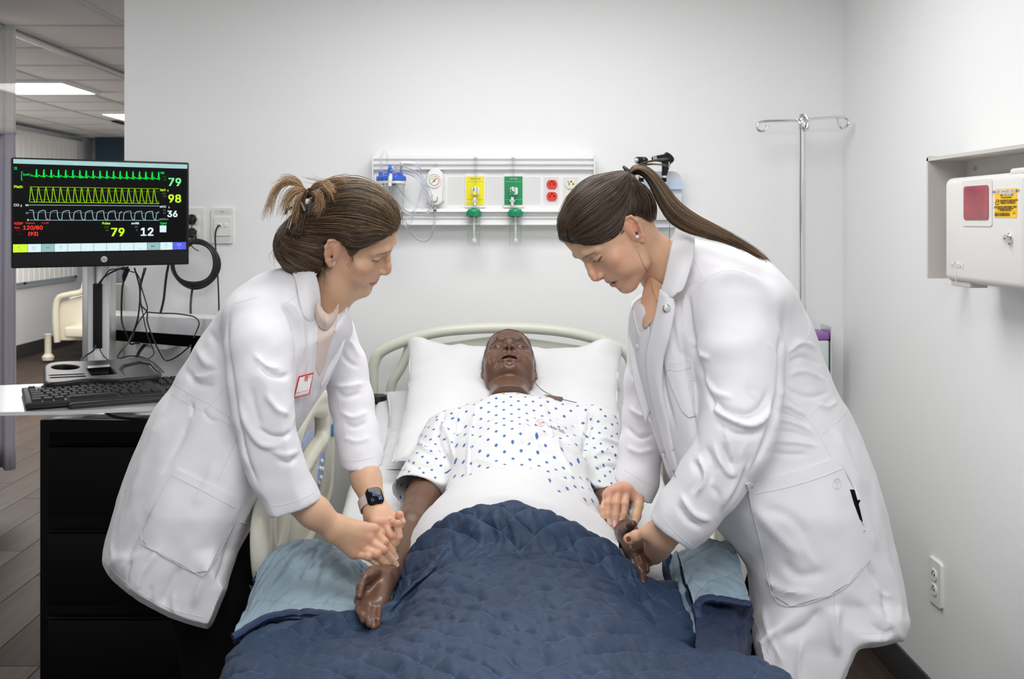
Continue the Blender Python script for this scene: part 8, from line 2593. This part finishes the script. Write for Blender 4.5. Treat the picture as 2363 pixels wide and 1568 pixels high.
fl = [([(1643, 915), (1672, 945), (1722, 958), (1760, 935), (1772, 895)], 9, -.012), ([(1640, 930), (1665, 955), (1700, 975), (1735, 982), (1766, 962), (1780, 915)], 7, .013), ([(1650, 970), (1690, 1000), (1735, 1005), (1765, 990)], 8, -.007),
      ([(1646, 1020), (1662, 1065), (1690, 1096), (1704, 1058), (1728, 1008)], 6, .010), ([(1664, 1020), (1676, 1055), (1690, 1075), (1698, 1045)], 7, -.010), ([(1668, 975), (1680, 1015), (1690, 1085)], 5, .006), ([(1611, 1050), (1628, 1100), (1608, 1146)], 6, .011), ([(1598, 1060), (1612, 1100), (1594, 1140)], 7, -.009), ([(1630, 1030), (1645, 1080), (1640, 1120)], 7, -.007),
      ([(1570, 1140), (1600, 1185), (1640, 1200)], 7, .009), ([(1560, 1160), (1585, 1200), (1620, 1220)], 7, -.007), ([(1715, 1060), (1700, 1110), (1650, 1190)], 8, .007), ([(1735, 1040), (1715, 1100), (1670, 1180)], 7, -.007), ([(1640, 1120), (1660, 1150), (1655, 1190)], 7, -.006),
      ([(1590, 780), (1612, 815), (1640, 830)], 6, .007), ([(1598, 800), (1614, 825)], 5, -.009), ([(1625, 880), (1645, 930), (1650, 950)], 5, -.010), ([(1620, 860), (1650, 905), (1690, 920)], 7, .006), ([(1586, 668), (1590, 740), (1605, 820), (1632, 900)], 7, -.012), ([(1640, 640), (1590, 665), (1575, 720)], 6, .005), ([(1720, 850), (1728, 900), (1755, 925)], 3, .003), ([(1770, 790), (1790, 810), (1795, 850)], 3, .003),
      ([(1812, 700), (1806, 800), (1800, 900), (1775, 1000), (1725, 1105)], 8, -.015), ([(1812, 818), (1848, 792), (1884, 806)], 6, .009), ([(1815, 842), (1855, 825), (1895, 845)], 7, -.008), ([(1812, 868), (1855, 858), (1905, 880)], 6, .007), ([(1806, 893), (1862, 916), (1915, 905)], 5, -.006),
      ([(1797, 900), (1848, 942)], 4, .006), ([(1794, 930), (1830, 944), (1864, 962)], 5, .008), ([(1790, 948), (1835, 966), (1870, 982)], 5, -.007), ([(1788, 966), (1830, 976), (1876, 998)], 5, .007), ([(1782, 995), (1830, 1000), (1890, 1018)], 6, -.006), ([(1775, 1018), (1830, 1020), (1890, 1030)], 6, .006), ([(1765, 1042), (1820, 1050), (1870, 1048)], 7, -.005), ([(1880, 930), (1910, 940), (1935, 925)], 5, .005),
      ([(1650, 1240), (1700, 1300), (1730, 1380)], 14, .008), ([(1730, 1160), (1790, 1230), (1850, 1290)], 14, .007), ([(1760, 1170), (1830, 1200), (1870, 1260)], 14, -.006), ([(1800, 1290), (1840, 1330), (1910, 1320)], 12, -.007), ([(1760, 1330), (1810, 1365), (1880, 1370)], 10, .008), ([(1850, 1260), (1870, 1290), (1885, 1310)], 5, .006), ([(1900, 1400), (1860, 1450), (1800, 1480)], 18, -.011), ([(1930, 1390), (1925, 1450), (1935, 1520)], 14, .011), ([(1850, 1470), (1840, 1540), (1850, 1600)], 12, .009), ([(1790, 1460), (1780, 1520), (1800, 1580)], 10, -.009), ([(1760, 1400), (1775, 1470), (1810, 1540)], 8, .007),
      ([(2000, 1300), (2040, 1370), (2050, 1440)], 9, -.009), ([(2040, 1290), (2068, 1370), (2080, 1440)], 10, .009), ([(1960, 1120), (2000, 1200), (2025, 1280)], 12, .007), ([(1920, 980), (1960, 1060), (1990, 1140)], 14, .006), ([(2010, 1440), (2040, 1462), (2070, 1455)], 8, -.007), ([(2020, 1340), (2035, 1370), (2060, 1380)], 6, .006),
      ([(1570, 760), (1580, 850), (1600, 960), (1610, 1040)], 9, -.008), ([(1548, 720), (1560, 800), (1575, 830)], 7, -.007), ([(1520, 760), (1530, 880), (1560, 1000)], 7, -.006), ([(1455, 860), (1475, 880), (1500, 885)], 6, -.007), ([(1452, 940), (1480, 960), (1510, 950)], 6, .008), ([(1445, 985), (1475, 1010), (1510, 1000)], 6, -.008), ([(1445, 1030), (1475, 1045), (1515, 1035)], 6, .006)]
v = folds(v, q, fl)
n_ = normals(v, q); v = v + n_ * ((vnoise(v * np.array([1, 1, .6]), 13, 17, 2) * .0032 + vnoise(v, 36, 19, 1) * .0012))[:, None]
coatR = link('coat', mesh_np('coat', v, q), M_coat, RN)
SR_ = Surf(v, q)
seams(SR_, [[(1800, 612), (1845, 680), (1868, 760), (1850, 800)], [(1592, 690), (1620, 655), (1655, 630), (1690, 625), (1720, 632)], [(1583, 580), (1602, 602), (1620, 640)], [(1830, 950), (1870, 975), (1920, 1060), (1935, 1095), (1965, 1160), (2000, 1270), (2015, 1320), (2030, 1380), (2055, 1440), (2068, 1480)],
            [(1895, 1005), (1930, 975), (1956, 945), (1958, 925)], [(1868, 958), (1900, 930), (1922, 905)], [(1525, 1190), (1560, 1230), (1600, 1262), (1625, 1265)], [(1722, 1110), (1745, 1200), (1765, 1300), (1780, 1375)], [(1440, 1085), (1475, 1105), (1510, 1125)],
            [(1722, 1330), (1735, 1400), (1760, 1480), (1790, 1545)], [(1930, 1350), (1925, 1400), (1935, 1480)], [(1985, 1462), (2040, 1462), (2066, 1455)]], M_coatseam, coatR)
pk = [(1722, 1118), (1790, 1102), (1870, 1080), (1932, 1056), (1945, 1075), (1975, 1150), (2003, 1270), (2006, 1290), (1960, 1345), (1912, 1375), (1825, 1400), (1785, 1375), (1765, 1290), (1740, 1190)]
SR_.patch('pocket', pk, M_coat, coatR, off=.0048, step=8)
seams(SR_, [[(1740, 1142), (1830, 1122), (1900, 1100), (1942, 1082)], pk[7:] + pk[:1]], M_coatseam, coatR, r=.0008, off=.0051)
em = [SR_.line([(1930 + 9.5 * math.cos(a), 1117 + 12.5 * math.sin(a)) for a in np.linspace(0, 6.3, 20)], .0054, 2)] + [SR_.line([(1930 + 7 * math.cos(a), 1115 + 8 * math.sin(a)), (1930, 1120), (1930 + 1, 1127)], .0054, 2) for a in (-2.6, -2.0, -1.57, -1.1, -.5)]
for l in em:
    if len(l) > 1: ribbon_tube('embroidery', [l], .0006, M_coatseam, coatR)
# side opening showing dark cloth
SR_.patch('side_slit', [(1962, 1130), (1972, 1131), (1983, 1170), (1991, 1205), (1985, 1200), (1972, 1165)], M_trs, coatR, off=.0062, step=6)
for l in ([(1940, 1070), (1955, 1095), (1972, 1130), (1985, 1180), (1992, 1210)],):
    p = SR_.line(l, .003)
    ribbon_tube('slit_edge', [p], .0026, M_coat, coatR)
# V opening: inner shirt, buttons, lapels
M_shirt = mat('white_shirt', (.76, .76, .80), .7)
def placket(off): return
o, _ = flap_on(SR_, 'inner_shirt', [[(1464, 712, .002), (1470, 820, .001), (1486, 900, .001), (1510, 980, .001), (1530, 1045, .001)],
                     [(1480, 765, .005), (1488, 830, .007), (1506, 900, .007), (1526, 980, .006), (1545, 1045, .003)],
                     [(1500, 752, .003), (1512, 830, .003), (1528, 900, .003), (1540, 980, .002), (1556, 1040, .001)]], RN, m=M_shirt)
for px, py in ((1477, 798), (1487, 884), (1508, 968), (1540, 1050)):
    l, nn = SR_.hit(px, py)
    if l is not None: MB().lathe([(0, 0), (.0052, 0), (.0052, .0014), (.004, .002), (0, .0016)], l + nn * .0075, tuple(nn), 16).build('shirt_button', M_white, o)
seams(SR_, [[(1484, 780), (1494, 860), (1510, 930), (1535, 1010), (1560, 1100)]], M_ink, o, r=.0007, off=.0080)
# skin wedge on the chest
flap('chest', [[(1496, 636, 2.06), (1512, 645, 2.04), (1530, 660, 2.01)], [(1484, 680, 2.05), (1503, 690, 2.02), (1528, 700, 1.995)], [(1480, 725, 2.03), (1491, 732, 2.005), (1506, 740, 1.985)], [(1484, 752, 2.01), (1487, 756, 1.998), (1490, 758, 1.985)]], RN, m=mat('skin_plain', RB, .5, sss=.1, sssr=(1, .4, .25), sscale=.003))
cl, Gc = flap('collar', [[(1562, 518, 2.055), (1552, 560, 2.02), (1543, 600, 1.99), (1535, 640, 1.975), (1527, 668, 1.97), (1522, 690, 1.975)],
                [(1584, 530, 2.03), (1582, 575, 1.985), (1573, 620, 1.955), (1562, 655, 1.945), (1550, 680, 1.945), (1540, 694, 1.955)],
                [(1602, 545, 2.02), (1600, 590, 1.97), (1586, 640, 1.945), (1575, 668, 1.94), (1563, 676, 1.94), (1548, 684, 1.945)]], coatR)
MB().tube(Gc[:, -1], .0011, 6).build('seam', M_coatseam, cl)
lp, Gl = flap('lapel', [[(1524, 668, 1.972), (1515, 720, 1.965), (1500, 780, 1.965), (1492, 830, 1.97), (1500, 900, 1.975), (1520, 980, 1.98), (1552, 1090, 1.98), (1600, 1165, 1.99)],
               [(1538, 678, 1.955), (1535, 720, 1.945), (1525, 780, 1.945), (1514, 830, 1.952), (1518, 900, 1.958), (1536, 980, 1.965), (1562, 1090, 1.97), (1610, 1165, 1.98)],
               [(1553, 690, 1.945), (1556, 715, 1.94), (1543, 780, 1.935), (1530, 830, 1.945), (1528, 900, 1.955), (1544, 980, 1.962), (1568, 1090, 1.97), (1616, 1165, 1.98)]], coatR)
MB().tube(Gl[:, -1], .0012, 6).build('seam', M_coatseam, lp)
o, Gf = flap('lapel', [[(1500, 668, 2.14), (1492, 700, 2.11), (1484, 750, 2.08), (1480, 800, 2.05), (1488, 870, 2.03), (1505, 950, 2.02)],
              [(1478, 682, 2.14), (1468, 720, 2.10), (1466, 770, 2.065), (1468, 820, 2.04), (1476, 880, 2.025), (1496, 960, 2.015)],
              [(1458, 700, 2.14), (1452, 740, 2.10), (1453, 790, 2.065), (1458, 840, 2.04), (1468, 900, 2.025), (1490, 975, 2.015)]], coatR)
MB().tube(Gf[:, -1], .0014, 6).build('seam', M_coatseam, o)
l, nn = SR_.hit(1538, 712)
MB().lathe([(0, 0), (.0078, 0), (.0080, .0012), (.006, .003), (0, .0036)], P(1538, 712, 1.940), (0, -1, .1), 20).build('metal_button', M_steel, coatR)
b0 = SR_.line([(1528, 946), (1537, 943)], .001, smooth=False); ribbon_tube('buttonhole', [b0], .0012, M_coatseam, coatR)
# breast pocket
SR_.patch('breast_pocket', [(1532, 838), (1548, 836), (1563, 839), (1580, 835), (1594, 829), (1599, 870), (1603, 915), (1605, 960), (1590, 964), (1574, 950), (1558, 915), (1544, 880)], M_coat, coatR, off=.0040, step=7)
seams(SR_, [[(1536, 856), (1550, 854), (1565, 857), (1596, 848)]], M_coatseam, coatR, off=.0043)
# trousers
g = G((.30, 1.86, .0), (.80, 2.44, .95), .007)
for pts in ([P(1840, 1090, 2.05), P(1865, 1400, 2.05), P(1850, 1700, 2.05), P(1830, 1900, 2.05)], [P(1830, 1060, 2.18), P(1810, 1400, 2.20), P(1790, 1700, 2.2), P(1780, 1860, 2.2)]):
    g.chain(pts, [.07, .085, .064, .055], k=.03)
v, q = g.mesh(); v = laplace(v, q, 2); link('trousers', mesh_np('trousers', v, q), M_trs, RN)
for xx, yy in ((1830, 2.05), (1780, 2.2)):
    b_ = P(xx, 1900, yy); MB().box((b_.x - .05, yy, .045), (.26, .09, .09), bev=.03).build('shoe', M_black, RN)

# hair and ponytail
rd, rm, rgd = (.028, .018, .011), (.085, .052, .032), (.34, .20, .095)
def colR(rg, t):
    a = rg.rand(); base = np.array(rd) * (1 - a) + np.array(rm) * a
    if rg.rand() < .07: base = base * .5 + np.array(rgd) * .5
    return base * rg.uniform(.7, 1.25)
mkR = [(1290, 552), (1289, 512), (1298, 478), (1318, 444), (1347, 415), (1376, 403), (1410, 399), (1444, 396), (1458, 404), (1466, 416), (1488, 430), (1506, 452), (1515, 479), (1512, 508), (1502, 514), (1490, 508), (1472, 501), (1455, 500), (1444, 510), (1436, 528), (1424, 544), (1396, 558), (1362, 566), (1328, 562), (1303, 556)]
v, q = hair_cap(RM, mkR, [('ell', (P(1450, 425, 2.05), (.045, .06, .04))), ('ell', (P(1480, 470, 2.06), (.05, .065, .05)))], .0022, .007, (1.94, 2.20), rd)
nz = vnoise(v * np.array([1, 1, 1.6]), 60, 2, 2)
me = mesh_np('hair', v, q); set_col(me, np.array(rd) * (1 + .4 * nz[:, None]))
hairR = link('hair', me, M_hair, RN)
HS2 = Surf(v, q)
gA = [[(1289, 540), (1290, 500), (1305, 460), (1350, 412), (1410, 398), (1448, 399)], [(1290, 550), (1300, 490), (1335, 445), (1380, 412), (1425, 402), (1450, 401)], [(1293, 552), (1318, 495), (1360, 455), (1400, 430), (1432, 412), (1452, 402)], [(1296, 554), (1340, 510), (1385, 475), (1418, 450), (1440, 425), (1454, 404)],
      [(1300, 556), (1355, 530), (1400, 500), (1430, 470), (1448, 440), (1456, 406)], [(1303, 557), (1360, 552), (1405, 533), (1435, 500), (1450, 455), (1457, 407)], [(1310, 560), (1365, 565), (1410, 553), (1440, 520), (1453, 470), (1458, 408)]]
gB = [[(1442, 520), (1450, 495), (1455, 465), (1457, 438), (1458, 420), (1458, 408)], [(1455, 500), (1460, 480), (1462, 455), (1461, 432), (1460, 418), (1459, 408)], [(1476, 503), (1482, 475), (1478, 448), (1469, 428), (1463, 416), (1460, 407)], [(1495, 511), (1496, 480), (1488, 450), (1475, 428), (1465, 414), (1460, 407)], [(1513, 508), (1510, 470), (1497, 443), (1480, 424), (1467, 412), (1460, 406)]]
hair_strands('hair_strands', HS2, [gA, gB], 70, RM, M_hair, hairR, colR, 14, jit=2.5, d0=2.05)
# ponytail core and strands
pc_ = [(1453, 401, 2.04, 9), (1468, 391, 2.035, 12), (1487, 396, 2.03, 14), (1508, 416, 2.02, 15), (1528, 452, 2.01, 17), (1552, 488, 2.0, 19), (1590, 517, 1.985, 18), (1640, 542, 1.965, 13), (1690, 560, 1.955, 9), (1735, 582, 1.955, 5), (1765, 598, 1.96, 2)]
g = G(tuple(np.min([tuple(P(a, b, d)) for a, b, d, r in pc_], 0) - .04), tuple(np.max([tuple(P(a, b, d)) for a, b, d, r in pc_], 0) + .04), .0022)
chain_px(g, [(a, b, d, r * .8) for a, b, d, r in pc_], k=.006)
v, q = g.mesh(); v = laplace(v, q, 2)
me = mesh_np('ponytail', v, q); set_col(me, np.tile(np.array(rd) * 1.6, (len(v), 1))); pony = link('ponytail', me, M_hair, RN)
HP = Surf(v, q)
up = [(1452, 394), (1464, 381), (1485, 381), (1512, 398), (1540, 430), (1562, 460), (1600, 492), (1660, 526), (1715, 556), (1760, 588), (1780, 606)]
lw = [(1458, 408), (1471, 402), (1484, 408), (1500, 430), (1514, 462), (1538, 505), (1566, 528), (1610, 544), (1664, 556), (1712, 574), (1755, 596)]
def pt(t): return [tuple(np.array(a) * (1 - t) + np.array(b) * t) for a, b in zip(up, lw)]
def colP(rg, t):
    a = rg.rand() ** 1.2; base = np.array(rd) * (1 - a) + np.array((.13, .078, .042)) * a
    if rg.rand() < .22: base = base * .45 + np.array((.36, .22, .11)) * .55
    return base * rg.uniform(.7, 1.2)
ds = [2.03, 2.022, 2.015, 2.005, 1.995, 1.982, 1.965, 1.948, 1.94, 1.942, 1.946]
paths = []
for t_ in np.linspace(.04, .96, 22):
    b = math.sin(math.pi * t_)
    paths.append(([(x, y, d + .022 - .030 * b) for (x, y), d in zip(pt(t_), ds)], 46, .0016))
for t_ in np.linspace(.2, .8, 6): paths.append(([(x, y, d + .045) for (x, y), d in zip(pt(t_), ds)], 22, .002))
loose_strands('ponytail_strands', paths, 1, 1, M_hair, pony, colP, 16, r=.00045, nseg=26, d_sp=.008)
loose_strands('stray_hair', [([(1455, 394, 2.03), (1480, 378, 2.03), (1512, 370, 2.03), (1545, 366, 2.03)], 46, .0013), ([(1460, 392, 2.03), (1492, 380, 2.03), (1525, 380, 2.03), (1552, 386, 2.02)], 26, .0013),
   ([(1445, 545, 2.0), (1462, 560, 1.995), (1475, 590, 1.995), (1488, 618, 2.0), (1506, 642, 2.02)], 5, .0008), ([(1448, 500, 2.0), (1445, 520, 1.985), (1438, 535, 1.98), (1430, 545, 1.98)], 10, .0008)], 1, 1, M_hair, hairR, colR, 18, r=.00026)
M_elas = mat('black_elastic', (.006, .006, .008), .6, bump=(900, .5, .001))
for k in range(3):
    c0 = P(1450 + 4 * k, 399 + 3.0 * k, 2.035); ax = Vector((.72, -.1, .55)).normalized(); s1 = ax.cross(Vector((0, 1, 0))).normalized(); s2 = ax.cross(s1)
    MB().tube([c0 + (s1 * math.cos(a) + s2 * math.sin(a)) * .0145 for a in np.linspace(0, 6.29, 24)], .0034, 8).build('hair_elastic', M_elas, RN)
M_pearl = mat('pearl', (.85, .84, .82), .15, coat=.6); M_gold = mat('gold', (.80, .58, .22), .2, 1.0)
pe = P(1470, 547, 1.962)
MB().lathe([(0, -.0034), (.0020, -.0028), (.0034, 0), (.0020, .0028), (0, .0034)], pe, n=16).build('pearl_earring', M_pearl, RN)
MB().tube([P(1473 + 6 * math.cos(a), 553 + 6 * math.sin(a), 1.967) for a in np.linspace(.2, 2.9, 12)], .0008, 6).build('gold_earring', M_gold, RN)
MB().tube(catmull([P(1546, 515, 2.04), P(1545, 540, 2.025), P(1544, 562, 2.02)], 5), .0006, 5).build('necklace', M_gold, RN)
MB().tube(catmull([P(1502, 650, 2.03), P(1506, 670, 2.015), P(1514, 690, 1.995), P(1518, 697, 1.99)], 5), .0006, 5).build('necklace', M_gold, RN)
